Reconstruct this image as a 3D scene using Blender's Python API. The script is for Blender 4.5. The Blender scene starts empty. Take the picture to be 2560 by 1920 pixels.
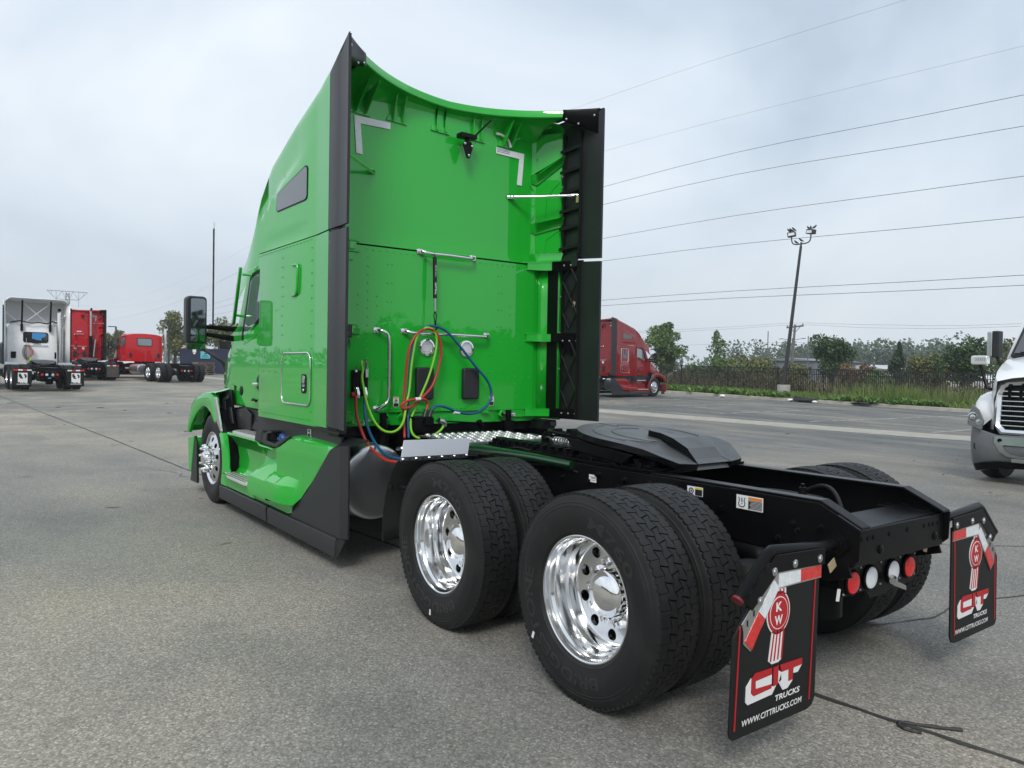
import bpy, bmesh, math, random
from mathutils import Vector, Matrix, Euler, noise as mnoise
R = math.radians
PI = math.pi
random.seed(7)
scene = bpy.context.scene
COL = scene.collection

# ------------------------------------------------------------------ camera
cam_d = bpy.data.cameras.new('camera')
cam = bpy.data.objects.new('camera', cam_d)
COL.objects.link(cam)
scene.camera = cam
YAW, PITCH, ROLL = -0.6395792, -0.0208922, 0.0178340
f_ = Vector((-math.sin(YAW)*math.cos(PITCH), math.cos(YAW)*math.cos(PITCH), math.sin(PITCH)))
r_ = Vector((math.cos(YAW), math.sin(YAW), 0)); u_ = r_.cross(f_)
r2 = r_*math.cos(ROLL)+u_*math.sin(ROLL); u2 = u_*math.cos(ROLL)-r_*math.sin(ROLL)
cam.matrix_world = Matrix(((r2.x, u2.x, -f_.x, -3.615616), (r2.y, u2.y, -f_.y, -2.656066),
                           (r2.z, u2.z, -f_.z, 1.597178), (0, 0, 0, 1)))
cam_d.sensor_width = 36.0
cam_d.lens = 1893.492/2560*36
cam_d.clip_start = 0.05
cam_d.clip_end = 6000

# ------------------------------------------------------------------ world, sun, exposure
SUN_ELEV, SUN_AZ = R(43), R(222)          # azimuth from +Y towards +X: behind the camera on the driver's side
world = bpy.data.worlds.new('World'); scene.world = world
world.use_nodes = True
wn = world.node_tree; wn.nodes.clear()
def WN(t, **k):
    n = wn.nodes.new(t)
    for a, b in k.items(): setattr(n, a, b)
    return n
wl = wn.links.new
wout = WN('ShaderNodeOutputWorld')
sky = WN('ShaderNodeTexSky', sky_type='NISHITA', sun_disc=False, sun_elevation=SUN_ELEV, sun_rotation=SUN_AZ,
         air_density=1.5, dust_density=3.0)
bg_sky = WN('ShaderNodeBackground'); bg_sky.inputs[1].default_value = 0.09
wl(sky.outputs[0], bg_sky.inputs[0])
tc = WN('ShaderNodeTexCoord')
mp = WN('ShaderNodeMapping'); mp.inputs['Scale'].default_value = (1.0, 1.0, 1.5); mp.inputs['Location'].default_value = (3.1, 1.7, 0.35)
wl(tc.outputs['Generated'], mp.inputs[0])
n1 = WN('ShaderNodeTexNoise'); n1.inputs['Scale'].default_value = 1.5; n1.inputs['Detail'].default_value = 5; n1.inputs['Roughness'].default_value = .52
n1.inputs['Distortion'].default_value = .5
wl(mp.outputs[0], n1.inputs[0])
cr = WN('ShaderNodeValToRGB')
e = cr.color_ramp.elements
e[0].position, e[0].color = .36, (.37, .44, .525, 1)
e[1].position, e[1].color = .64, (.645, .69, .735, 1)
m_ = e.new(.50); m_.color = (.51, .575, .65, 1)
wl(n1.outputs[0], cr.inputs[0])
sep = WN('ShaderNodeSeparateXYZ'); wl(tc.outputs['Generated'], sep.inputs[0])
hz = WN('ShaderNodeMapRange'); hz.inputs[1].default_value = -.02; hz.inputs[2].default_value = .34; hz.inputs[3].default_value = .45; hz.inputs[4].default_value = 0
hz.interpolation_type = 'SMOOTHSTEP'
wl(sep.outputs[2], hz.inputs[0])
mixh = WN('ShaderNodeMix', data_type='RGBA'); mixh.inputs[7].default_value = (.58, .625, .665, 1)
wl(hz.outputs[0], mixh.inputs[0]); wl(cr.outputs[0], mixh.inputs[6])
bg_c = WN('ShaderNodeBackground'); bg_c.inputs[1].default_value = 1.0
wl(mixh.outputs[2], bg_c.inputs[0])
wmix = WN('ShaderNodeMixShader'); wmix.inputs[0].default_value = .9
wl(bg_sky.outputs[0], wmix.inputs[1]); wl(bg_c.outputs[0], wmix.inputs[2])
wl(wmix.outputs[0], wout.inputs[0])

sun_d = bpy.data.lights.new('sun', 'SUN'); sun_d.energy = 1.2; sun_d.angle = R(18); sun_d.color = (1, .965, .92)
sun = bpy.data.objects.new('sun', sun_d); COL.objects.link(sun)
sd = Vector((math.sin(SUN_AZ)*math.cos(SUN_ELEV), math.cos(SUN_AZ)*math.cos(SUN_ELEV), math.sin(SUN_ELEV)))
sun.rotation_euler = sd.to_track_quat('Z', 'Y').to_euler()
sun.location = (-20, -20, 60)
vs = scene.view_settings
scene.display_settings.display_device = 'sRGB'
vs.view_transform = 'Standard'; vs.look = 'None'; vs.exposure = 0.64; vs.gamma = 1.0; vs.use_curve_mapping = False
scene.cycles.use_denoising = True
scene.cycles.max_bounces = 8
scene.cycles.diffuse_bounces = 3; scene.cycles.glossy_bounces = 4; scene.cycles.transmission_bounces = 4
scene.cycles.caustics_reflective = False; scene.cycles.caustics_refractive = False
scene.cycles.sample_clamp_indirect = 6

def gz(y):                                   # the lot rises gently away from the truck
    d = max(0.0, min(y-7, 60.0)); return .0085*d+.00014*d*d

# ------------------------------------------------------------------ materials
MATS = {}
def mat(name, col, rough=.5, metal=0.0, coat=0.0, noise=None, bump=None, spec=.5, emit=None, trans=0, tint=None):
    """noise=(scale, second colour, contrast lo, hi); bump=(scale, strength, distance)"""
    m = bpy.data.materials.new(name); m.use_nodes = True
    nt = m.node_tree; b = nt.nodes['Principled BSDF']
    b.inputs['Base Color'].default_value = (*col, 1)
    b.inputs['Roughness'].default_value = rough; b.inputs['Metallic'].default_value = metal
    b.inputs['Coat Weight'].default_value = coat; b.inputs['Coat Roughness'].default_value = .02; b.inputs['Coat IOR'].default_value = 1.6
    b.inputs['Specular IOR Level'].default_value = spec
    if trans: b.inputs['Transmission Weight'].default_value = trans
    if emit:
        b.inputs['Emission Color'].default_value = (*emit[0], 1); b.inputs['Emission Strength'].default_value = emit[1]
    if noise or bump:
        t = nt.nodes.new('ShaderNodeTexCoord')
    if noise:
        n = nt.nodes.new('ShaderNodeTexNoise'); n.inputs['Scale'].default_value = noise[0]; n.inputs['Detail'].default_value = 6
        n.inputs['Roughness'].default_value = .6
        nt.links.new(t.outputs['Object'], n.inputs[0])
        mr = nt.nodes.new('ShaderNodeMapRange'); mr.inputs[1].default_value = noise[2]; mr.inputs[2].default_value = noise[3]
        nt.links.new(n.outputs[0], mr.inputs[0])
        mx = nt.nodes.new('ShaderNodeMix'); mx.data_type = 'RGBA'
        mx.inputs[6].default_value = (*col, 1); mx.inputs[7].default_value = (*noise[1], 1)
        nt.links.new(mr.outputs[0], mx.inputs[0]); nt.links.new(mx.outputs[2], b.inputs['Base Color'])
        mr2 = nt.nodes.new('ShaderNodeMapRange'); mr2.inputs[3].default_value = max(0, rough-.06); mr2.inputs[4].default_value = min(1, rough+.08)
        nt.links.new(n.outputs[0], mr2.inputs[0])
        if rough > .12: nt.links.new(mr2.outputs[0], b.inputs['Roughness'])
    if bump:
        n2 = nt.nodes.new('ShaderNodeTexNoise'); n2.inputs['Scale'].default_value = bump[0]; n2.inputs['Detail'].default_value = 4
        nt.links.new(t.outputs['Object'], n2.inputs[0])
        bp = nt.nodes.new('ShaderNodeBump'); bp.inputs['Strength'].default_value = bump[1]; bp.inputs['Distance'].default_value = bump[2]
        nt.links.new(n2.outputs[0], bp.inputs['Height']); nt.links.new(bp.outputs[0], b.inputs['Normal'])
        if coat: pass
    MATS[name] = m
    return m
GREEN = mat('green_paint', (.012, .44, .030), .42, coat=1.0, spec=.12, bump=(1.6, .25, .004))
RED = mat('red_paint', (.55, .006, .012), .40, coat=.6, spec=.12, bump=(1.6, .25, .004))
DRED = mat('dark_red_paint', (.24, .008, .011), .40, coat=.7, spec=.12, bump=(1.6, .25, .004))
WHITE = mat('white_paint', (.90, .905, .91), .35, coat=.8, noise=(2.2, (.84, .84, .83), .45, .75))
BLUEP = mat('navy_paint', (.012, .022, .075), .4, coat=.6)
TRIM = mat('charcoal_plastic', (.017, .018, .021), .42, spec=.45, noise=(3, (.024, .024, .027), .4, .7), bump=(220, .12, .001))
BLACK = mat('black_chassis_paint', (.003, .003, .004), .32, spec=.10, noise=(6, (.010, .0095, .009), .45, .8))
SATIN = mat('satin_black_steel', (.004, .004, .005), .30, spec=.14, noise=(5, (.008, .0075, .007), .45, .8))
RUBBER = mat('tyre_rubber', (.0125, .0125, .013), .55, spec=.30, noise=(9, (.022, .0215, .021), .45, .75))
LETTER = mat('moulded_lettering', (.020, .020, .021), .42)
BRONZE = mat('grey_cast_plate', (.075, .082, .086), .45, noise=(5, (.050, .056, .058), .4, .7), spec=.6)
CHROME = mat('chrome', (.90, .90, .90), .035, metal=1.0)
POLISH = mat('polished_aluminium', (.80, .805, .81), .13, metal=1.0)
BRUSHED = mat('brushed_aluminium', (.60, .605, .61), .33, metal=1.0, noise=(3, (.50, .505, .51), .4, .7))
STEEL = mat('zinc_steel', (.55, .56, .57), .35, metal=1.0)
STAIN = mat('filmed_stainless', (.80, .85, .93), .25, metal=.0, coat=.4)
DECK = mat('treadplate_aluminium', (.62, .62, .60), .42, metal=.85)
GLASSD = mat('tinted_glass', (.012, .014, .016), .04, coat=1.0, spec=.8)
GLASSG = mat('grey_vent_pane', (.085, .088, .095), .12, coat=.6)
GLASSL = mat('door_glass', (.20, .26, .27), .03, coat=1.0, spec=1.0, metal=.25)
MIRR = mat('mirror_glass', (.22, .25, .26), .02, metal=1.0)
TREAD = mat('step_aluminium', (.74, .74, .72), .5, metal=.55)
RHOSE = mat('red_hose', (.42, .035, .022), .42)
BHOSE = mat('blue_hose', (.010, .09, .20), .42)
GHOSE = mat('lime_hose', (.22, .58, .03), .42)
WTAPE = mat('white_tape', (.82, .84, .86), .5, noise=(60, (.74, .76, .78), .4, .7))
WLAB = mat('white_label', (.80, .80, .79), .45)
BLAB = mat('label_black', (.015, .015, .016), .5)
YLAB = mat('label_yellow', (.75, .55, .02), .5)
OLAB = mat('label_orange', (.80, .22, .02), .5)
REFR = mat('reflective_red', (.62, .008, .010), .30, coat=.6, noise=(38, (.75, .03, .02), .45, .6))
REFW = mat('reflective_white', (.72, .77, .80), .30, coat=.6, noise=(38, (.84, .87, .88), .45, .6))
PRED = mat('print_red', (.45, .012, .018), .5)
LENSR = mat('red_lens', (.62, .004, .008), .22, coat=.25, noise=(90, (.80, .012, .016), .42, .6))
LENSW = mat('clear_lens', (.78, .81, .85), .16, coat=1.0, noise=(40, (.85, .88, .92), .42, .6))
ENDRED = mat('dark_red_cap', (.16, .008, .012), .35)
BLUECAP = mat('blue_cap', (.03, .09, .32), .4)
FLAP = mat('flap_rubber', (.008, .0085, .0085), .5, spec=.3, bump=(60, .08, .002))
TAN = mat('kraft_tag', (.45, .36, .22), .7)
GREENPIPE = mat('dark_green_pipe', (.004, .035, .012), .25, coat=.6)
CONC = mat('pale_concrete', (.40, .375, .32), .85, noise=(3, (.28, .265, .225), .4, .7), bump=(30, .3, .01))

# ------------------------------------------------------------------ mesh builder
EACH = {'bolts': 'bolt', 'screws': 'screw', 'bolt_holes': 'bolt_hole', 'slots': 'slot', 'lens_ribs': 'lens_rib', 'rivets': 'rivet', 'emblem_bars': 'emblem_bar',
        'handle_feet': 'handle_foot', 'radiator_ribs': 'radiator_rib', 'hose_sleeves': 'hose_sleeve', 'tow_holes': 'tow_hole', 'pressed_seams': 'pressed_seam', 'couplings': 'coupling',
        'tape_print': 'tape_line', 'wipers': 'wiper', 'lamp_reflectors': 'lamp_reflector', 'air_lines': 'air_line', 'air_cleaners': 'air_cleaner', 'grease_tracks': 'grease_track', 'globes': 'globe'}
class MB:
    def __init__(s): s.v = []; s.f = []; s.m = []
    def add(s, vs_, fs, mi=0):
        o = len(s.v); s.v += [tuple(p) for p in vs_]
        for f in fs: s.f.append([i+o for i in f]); s.m.append(mi)
        return s
    def box(s, x0, x1, y0, y1, z0, z1, mi=0):
        return s.add([(x0,y0,z0),(x1,y0,z0),(x1,y1,z0),(x0,y1,z0),(x0,y0,z1),(x1,y0,z1),(x1,y1,z1),(x0,y1,z1)],
                     [(0,3,2,1),(4,5,6,7),(0,1,5,4),(1,2,6,5),(2,3,7,6),(3,0,4,7)], mi)
    def cbox(s, c, size, mi=0, rot=None):
        hx, hy, hz_ = size[0]/2, size[1]/2, size[2]/2
        P = [Vector((a*hx, b*hy, d*hz_)) for d in (-1,1) for a, b in ((-1,-1),(1,-1),(1,1),(-1,1))]
        if rot is not None: P = [rot @ p for p in P]
        c = Vector(c)
        return s.add([c+p for p in P], [(0,3,2,1),(4,5,6,7),(0,1,5,4),(1,2,6,5),(2,3,7,6),(3,0,4,7)], mi)
    def prism(s, poly, axis, a, b, mi=0):
        def P(p, t): return (t, p[0], p[1]) if axis == 'x' else (p[0], t, p[1]) if axis == 'y' else (p[0], p[1], t)
        n = len(poly)
        return s.add([P(p, a) for p in poly]+[P(p, b) for p in poly],
                     [list(range(n))[::-1], [n+i for i in range(n)]]+[(i, (i+1) % n, n+(i+1) % n, n+i) for i in range(n)], mi)
    def slab(s, poly, d, mi=0):              # planar 3D polygon thickened by vector d
        d = Vector(d); n = len(poly); A = [Vector(p) for p in poly]
        return s.add(A+[p+d for p in A], [list(range(n))[::-1], [n+i for i in range(n)]]+[(i, (i+1) % n, n+(i+1) % n, n+i) for i in range(n)], mi)
    def grid(s, P, mi=0, closed=False):
        nu, nv = len(P), len(P[0]); vs_ = [p for row in P for p in row]; fs = []
        for i in range(nu-1):
            for j in range(nv if closed else nv-1):
                k = (j+1) % nv
                fs.append((i*nv+j, i*nv+k, (i+1)*nv+k, (i+1)*nv+j))
        return s.add(vs_, fs, mi)
    def tube(s, path, r, n=8, mi=0, caps=True):
        path = [Vector(p) for p in path]; L = len(path); rs = r if isinstance(r, (list, tuple)) else [r]*L
        rings = []; up = None
        for i, p in enumerate(path):
            t = (path[min(i+1, L-1)]-path[max(i-1, 0)])
            if t.length < 1e-9: t = Vector((0,0,1))
            t.normalize()
            if up is None:
                up = Vector((0,0,1)) if abs(t.z) < .9 else Vector((1,0,0))
            a = t.cross(up)
            if a.length < 1e-6: a = t.orthogonal()
            a.normalize(); b = a.cross(t).normalized(); up = b
            rings.append([p+(a*math.cos(q)+b*math.sin(q))*rs[i] for q in [2*PI*k/n for k in range(n)]])
        s.grid(rings, mi, True)
        if caps:
            o = len(s.v); s.add(rings[0], [list(range(n))], mi); s.add(rings[-1], [list(range(n))[::-1]], mi)
        return s
    def lathe(s, prof, c, axis='x', n=48, mi=0, sgn=1):   # prof: (radius, offset along axis)
        rows = []
        for r, a in prof:
            row = []
            for k in range(n):
                q = 2*PI*k/n; u, w = r*math.cos(q), r*math.sin(q); a_ = a*sgn
                row.append((c[0]+a_, c[1]+u, c[2]+w) if axis == 'x' else (c[0]+u, c[1]+a_, c[2]+w) if axis == 'y' else (c[0]+u, c[1]+w, c[2]+a_))
            rows.append(row)
        return s.grid(rows, mi, True)
    def ball(s, c, r, n=8, m=6, mi=0, sc=(1,1,1)):
        rows = [[(c[0]+r*sc[0]*math.sin(PI*i/m)*math.cos(2*PI*k/n), c[1]+r*sc[1]*math.sin(PI*i/m)*math.sin(2*PI*k/n), c[2]+r*sc[2]*math.cos(PI*i/m)) for k in range(n)] for i in range(m+1)]
        return s.grid(rows, mi, True)
    def mesh(s, name, mats, smooth=38, weld=True, recalc=True):
        me = bpy.data.meshes.new(name); me.from_pydata(s.v, [], s.f)
        for m in (mats if isinstance(mats, (list, tuple)) else [mats]): me.materials.append(m)
        me.polygons.foreach_set('material_index', s.m)
        bm = bmesh.new(); bm.from_mesh(me)
        if weld: bmesh.ops.remove_doubles(bm, verts=bm.verts, dist=1e-5)
        if recalc: bmesh.ops.recalc_face_normals(bm, faces=bm.faces)
        bm.to_mesh(me); bm.free()
        if smooth:
            me.shade_smooth(); me.set_sharp_from_angle(angle=R(smooth))
        return me
    def islands(s):
        key, par = {}, list(range(len(s.v)))
        def find(i):
            while par[i] != i: par[i] = par[par[i]]; i = par[i]
            return i
        for i, p in enumerate(s.v):
            k = (round(p[0], 5), round(p[1], 5), round(p[2], 5)); j = key.setdefault(k, i); par[find(i)] = find(j)
        for f in s.f:
            for i in f[1:]: par[find(f[0])] = find(i)
        out = {}
        for f, m in zip(s.f, s.m):
            q = out.setdefault(find(f[0]), MB()); o = len(q.v); q.v += [s.v[i] for i in f]; q.f.append(list(range(o, o+len(f)))); q.m.append(m)
        return list(out.values())
    def build(s, name, mats, parent=None, smooth=38, bevel=0, seg=2, solid=0, off=-1, weld=True, label=None, kind=None):
        if name in EACH and kind is None:
            for q in s.islands(): o = q.build(EACH[name], mats, parent, smooth, bevel, seg, solid, off, True, label)
            return o
        me = s.mesh(name, mats, smooth, weld)
        o = bpy.data.objects.new(name, me); COL.objects.link(o)
        if parent: o.parent = parent
        if solid:
            md = o.modifiers.new('solid', 'SOLIDIFY'); md.thickness = solid; md.offset = off
        if bevel:
            md = o.modifiers.new('bevel', 'BEVEL'); md.width = bevel; md.segments = seg; md.limit_method = 'ANGLE'; md.angle_limit = R(40)
            md.harden_normals = True
        if label: o['label'] = label
        if kind: o['kind'] = kind
        return o

def taper(m, s):                             # side details drawn on a plane at 1.12 m, moved out to the sleeper's real side at 1.19 m
    k = .972; m.v = [(x+s*.067, -2.656+k*(y+2.656), 1.597+k*(z-1.597)) for x, y, z in m.v]; return m
def tag(o, label=None, cat=None, group=None, kind=None):
    if label: o['label'] = label
    if cat: o['category'] = cat
    if group: o['group'] = group
    if kind: o['kind'] = kind
    return o
def empty(name, loc=(0,0,0), rz=0, parent=None, **k):
    o = bpy.data.objects.new(name, None); COL.objects.link(o); o.location = loc; o.rotation_euler = (0,0,rz)
    o.empty_display_size = .2
    if parent: o.parent = parent
    return tag(o, **k)
def kids(o): return [c for c in bpy.data.objects if c.parent == o]
def index_children():
    d = {}
    for c in bpy.data.objects:
        if c.parent: d.setdefault(c.parent, []).append(c)
    return d
def copy_tree(o, idx, parent=None, remap=None, skip=()):
    c = o.copy(); COL.objects.link(c)
    if parent: c.parent = parent; c.matrix_parent_inverse = o.matrix_parent_inverse
    if remap and c.type == 'MESH':
        for sl in c.material_slots:
            if sl.material in remap:
                m = remap[sl.material]; sl.link = 'OBJECT'; sl.material = m
    for k in idx.get(o, []):
        if k.name.split('.')[0] not in skip: copy_tree(k, idx, c, remap, skip)
    return c
def text_geo(txt, size=1.0, bold=0.0, shear=0.0, align='CENTER'):
    cu = bpy.data.curves.new('t', 'FONT'); cu.body = txt; cu.size = size; cu.offset = bold; cu.shear = shear; cu.align_x = align
    cu.resolution_u = 2; cu.fill_mode = 'FRONT'
    o = bpy.data.objects.new('t', cu); COL.objects.link(o)
    bpy.context.view_layer.update()
    me = o.evaluated_get(bpy.context.evaluated_depsgraph_get()).to_mesh()
    vs_ = [tuple(v.co) for v in me.vertices]; fs = [list(p.vertices) for p in me.polygons]
    o.to_mesh_clear(); bpy.data.objects.remove(o); bpy.data.curves.remove(cu)
    return vs_, fs
def fit(geo, u0, u1, v0, v1):                # scale text geometry into a rectangle
    vs_, fs = geo
    a, b = min(v[0] for v in vs_), max(v[0] for v in vs_); c, d = min(v[1] for v in vs_), max(v[1] for v in vs_)
    return [(u0+(v[0]-a)/(b-a)*(u1-u0), v0+(v[1]-c)/(d-c)*(v1-v0)) for v in vs_], fs
def lerp(tab, x):
    if x <= tab[0][0]: return tab[0][1]
    for (a, b), (c, d) in zip(tab, tab[1:]):
        if x <= c: return b+(d-b)*(x-a)/(c-a)
    return tab[-1][1]
def spline(P, n=8):
    P = [Vector(p) for p in P]; out = []
    for i in range(len(P)-1):
        p0 = P[max(i-1, 0)]; p1 = P[i]; p2 = P[i+1]; p3 = P[min(i+2, len(P)-1)]
        for k in range(n):
            t = k/n
            out.append(.5*((2*p1)+(p2-p0)*t+(2*p0-5*p1+4*p2-p3)*t*t+(3*p1-p0-3*p2+p3)*t**3))
    out.append(P[-1]); return out
def rrect(u0, u1, v0, v1, r, n=4):
    P = []
    for cx, cy, a0 in ((u1-r, v1-r, 0), (u0+r, v1-r, 90), (u0+r, v0+r, 180), (u1-r, v0+r, 270)):
        for k in range(n+1):
            a = R(a0+90*k/n); P.append((cx+r*math.cos(a), cy+r*math.sin(a)))
    return P
# ================================================================== THE TRACTOR
# ---- shared wheel meshes (axle along x, outer face towards -x)
def tyre_profile(drive):
    rt = .494 if drive else .500
    s = [(.290,-.098),(.300,-.112),(.312,-.120),(.316,-.125),(.331,-.1285),(.345,-.1335),(.372,-.1400),(.398,-.1420),(.424,-.1405),(.4395,-.1375),
         (.4425,-.1388),(.4465,-.1362),(.4550,-.1335),(.4580,-.1347),(.4620,-.1312),(.4700,-.1275),(.4800,-.1240),(.4900,-.1190),(rt+.001,-.1135),(rt,-.111)]
    return s
def tyre_mesh(drive=True):
    mb = MB(); s = tyre_profile(drive)
    if drive:
        prof = s+[(.4945,-.05),(.4945,.05)]+[(r, -a) for r, a in s[::-1]]
        mb.lathe(prof, (0,0,0), 'x', 72)
        N = 44; p = 2*PI/N; vb = [-.1125,-.0660,-.0225,.0225,.0660,.1125]; Rr = .508; rb = .490
        A = .0078; g = .0024
        def tri(t):                              # smoothed zigzag
            t = t % 1.0
            return (4*t-1) if t < .5 else (3-4*t)
        def edge(j, t):
            if j in (0, 5): return vb[j]
            return vb[j]+A*math.sin(2*PI*(t+.25*(j % 2)))*(1 if j in (2, 3) else .8)
        for j in range(5):
            sh = j in (0, 4)
            ph = .5*(j % 2)
            gl = .0014 if sh else .0036
            for k in range(N):
                t0, t1 = k+ph+gl/.0725, k+1+ph-gl/.0725
                L, Rg = [], []
                for q in (0,.22,.5,.78,1):
                    t = t0+(t1-t0)*q
                    L.append((t, edge(j, t)+(g if not sh or j else 0))); Rg.append((t, edge(j+1, t)-(g if j < 4 else 0)))
                vm = (vb[j]+vb[j+1])/2; sl = 0 if sh else (.17 if j % 2 else -.17)
                poly = [(t+sl*(v-vm)/.0445, v) for t, v in L]+[(t+sl*(v-vm)/.0445, v) for t, v in Rg[::-1]]
                top, bot = [], []
                for t, v in poly:
                    a = t*p; rr = Rr-.0055*(v/.1125)**2
                    top.append((v, rr*math.cos(a), rr*math.sin(a))); bot.append((v, rb*math.cos(a), rb*math.sin(a)))
                n = len(poly); o = len(mb.v)
                fs = [[0,1,8,9],[1,2,7,8],[2,3,6,7],[3,4,5,6]]+[(i, (i+1) % n, n+(i+1) % n, n+i) for i in range(n)]
                mb.add(top+bot, fs)
        # side scallops of the shoulder ribs
        for sg in (-1, 1):
            for k in range(88):
                a = 2*PI*(k+.5)/88
                c = Vector((sg*.1145, .4935*math.cos(a), .4935*math.sin(a)))
                mb.cbox(c, (.008, .020, .024), rot=Matrix.Rotation(a, 3, 'X'))
    else:
        tr = []
        for v0, v1 in ((-.110,-.070),(-.060,-.022),(-.012,.012),(.022,.060),(.070,.110)):
            tr += [(.494, v0),(.507-.004*(v0/.11)**2, v0),(.507-.004*(v1/.11)**2, v1),(.494, v1)]
        mb.lathe(s+tr+[(r, -a) for r, a in s[::-1]], (0,0,0), 'x', 72)
    return mb.mesh('tyre', RUBBER, 32)
def arc_letters(mb, txt, r0, h, ang0, ang1, xoff, flip=1):
    """lettering around the sidewall between two angles (0 = up, clockwise seen from outside at -x)"""
    vs_, fs = fit(text_geo(txt, 1, .02), 0, 1, 0, 1)
    # subdivide is not needed: letters are small next to the radius
    P = []
    for u, v in vs_:
        a = ang0+(ang1-ang0)*u; r = r0+h*v
        xx = lerp([(.316,-.125),(.345,-.1335),(.372,-.1400),(.398,-.1420),(.424,-.1405),(.44,-.1378)], r)
        # seen from outside (-x) with +z up, +y runs to the left
        P.append((xx-.0022, -r*math.sin(a), r*math.cos(a)))
    mb.add(P, fs)
def disc_with_holes(mb, r0, r1, d0, d1, rh, hr, n=10, depth=.025, mi=0, hi=0, sub=20):
    """annular disc (radius r0..r1, depth d0..d1 along +x) pierced by n round hand holes"""
    for k in range(n):
        a0, a1 = 2*PI*(k-.5)/n, 2*PI*(k+.5)/n; ac = 2*PI*k/n
        out = []
        for i in range(sub):                     # square outline of the sector, matched with the circle
            q = i/sub*4; e_, t = int(q), q-int(q)
            if e_ == 0: a, r = a0+(a1-a0)*t, r1
            elif e_ == 1: a, r = a1, r1+(r0-r1)*t
            elif e_ == 2: a, r = a1+(a0-a1)*t, r0
            else: a, r = a0, r0+(r1-r0)*t
            out.append((a, r))
        hole = []
        for a, r in out:
            dx, dy = (a-ac)*rh, r-rh
            l = math.hypot(dx, dy); hole.append((ac+dx/l*hr/rh, rh+dy/l*hr))
        def P(a, r, dd=0):
            return (d0+(d1-d0)*(r-r0)/(r1-r0)+dd, r*math.sin(a), r*math.cos(a))
        mb.grid([[P(*p) for p in out], [P(*p) for p in hole]], mi, True)
        mb.grid([[P(*p) for p in hole], [P(*p, depth) for p in hole]], hi, True)
def rim_outer_mesh():                            # deep dish of an outer dual; flange at x = 0
    mb = MB()
    prof = [(.292,.030),(.302,.016),(.304,.006),(.301,.0005),(.296,-.0005),(.290,.003),(.2865,.012),(.285,.032),(.2825,.040),(.274,.050),(.2715,.060),(.2700,.118),(.2685,.126),
            (.262,.136),(.2595,.146),(.2585,.172),(.2555,.186),(.250,.194),(.246,.197)]
    mb.lathe(prof, (0,0,0), 'x', 96)
    disc_with_holes(mb, .128, .246, .207, .197, .2105, .0285)
    mb.lathe([(.128,.207),(.120,.205),(.02,.205)], (0,0,0), 'x', 48)
    return mb.mesh('rim', [POLISH], 30)
def rim_inner_mesh():
    mb = MB()
    mb.lathe([(.292,.03),(.303,.012),(.303,.002),(.298,0),(.288,.006),(.284,.03),(.272,.05),(.268,.13),(.24,.16),(.1,.165)], (0,0,0), 'x', 48)
    return mb.mesh('rim', [POLISH], 30)
def rim_steer_mesh():
    mb = MB()
    prof = [(.292,.030),(.302,.016),(.304,.006),(.301,.0005),(.296,-.0005),(.290,.003),(.285,.012),(.280,.020),(.272,.022),(.262,.010)]
    mb.lathe(prof, (0,0,0), 'x', 96)
    disc_with_holes(mb, .168, .262, -.022, .010, .218, .028, depth=.03)
    mb.lathe([(.168,-.022),(.155,-.028),(.05,-.028),(.0,-.028)], (0,0,0), 'x', 48)
    return mb.mesh('rim', [POLISH], 30)
def hubcap_mesh(drive):
    mb = MB()
    if drive:
        mb.lathe([(.112,.207),(.114,.150),(.112,.142),(.106,.139),(.1,.133),(.086,.120),(.064,.110),(.036,.104),(.0,.102)], (0,0,0), 'x', 48, 0)
        for k in range(20):                      # slots round the cap's skirt
            a = 2*PI*k/20
            mb.cbox((.172, .1135*math.sin(a), .1135*math.cos(a)), (.034, .014, .004), 1, Matrix.Rotation(-a, 3, 'X'))
    else:
        mb.lathe([(.098,-.028),(.096,-.075),(.092,-.082),(.078,-.086),(.074,-.100),(.055,-.110),(.0,-.113)], (0,0,0), 'x', 40, 0)
    return mb.mesh('hub_cap', [CHROME, BLACK], 35)
def nut_mesh(long):
    mb = MB()
    if long: pr = [(.026,0),(.026,-.008),(.0205,-.012),(.0205,-.058),(.0165,-.066),(.0165,-.075),(.012,-.083),(.0,-.086)]
    else: pr = [(.024,0),(.024,-.006),(.019,-.010),(.019,-.034),(.014,-.041),(.0,-.043)]
    mb.lathe(pr, (0,0,0), 'x', 6 if not long else 8)
    return mb.mesh('lug_nut', CHROME, 30)
ME_DT, ME_ST = tyre_mesh(True), tyre_mesh(False)
ME_RO, ME_RI, ME_RS = rim_outer_mesh(), rim_inner_mesh(), rim_steer_mesh()
ME_HD, ME_HS, ME_ND, ME_NS = hubcap_mesh(True), hubcap_mesh(False), nut_mesh(False), nut_mesh(True)
def obj(name, me, parent, loc=(0,0,0), rot=None, **k):
    o = bpy.data.objects.new(name, me); COL.objects.link(o); o.parent = parent; o.location = loc
    if rot is not None: o.rotation_euler = rot
    for a, b in k.items(): o[a] = b
    return o
def word_mesh(*w):
    q = MB(); arc_letters(q, *w); return q.mesh('lettering', LETTER, 0, weld=False, recalc=False)
ME_TL = [word_mesh('M760', .352, .062, R(8), R(62), 0), word_mesh('BRIDGESTONE', .352, .058, R(158), R(282), 0)]
ME_TLS = [word_mesh('BRIDGESTONE', .352, .052, R(200), R(300), 0), word_mesh('R283A', .352, .050, R(30), R(80), 0)]
ZW = .508
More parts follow.
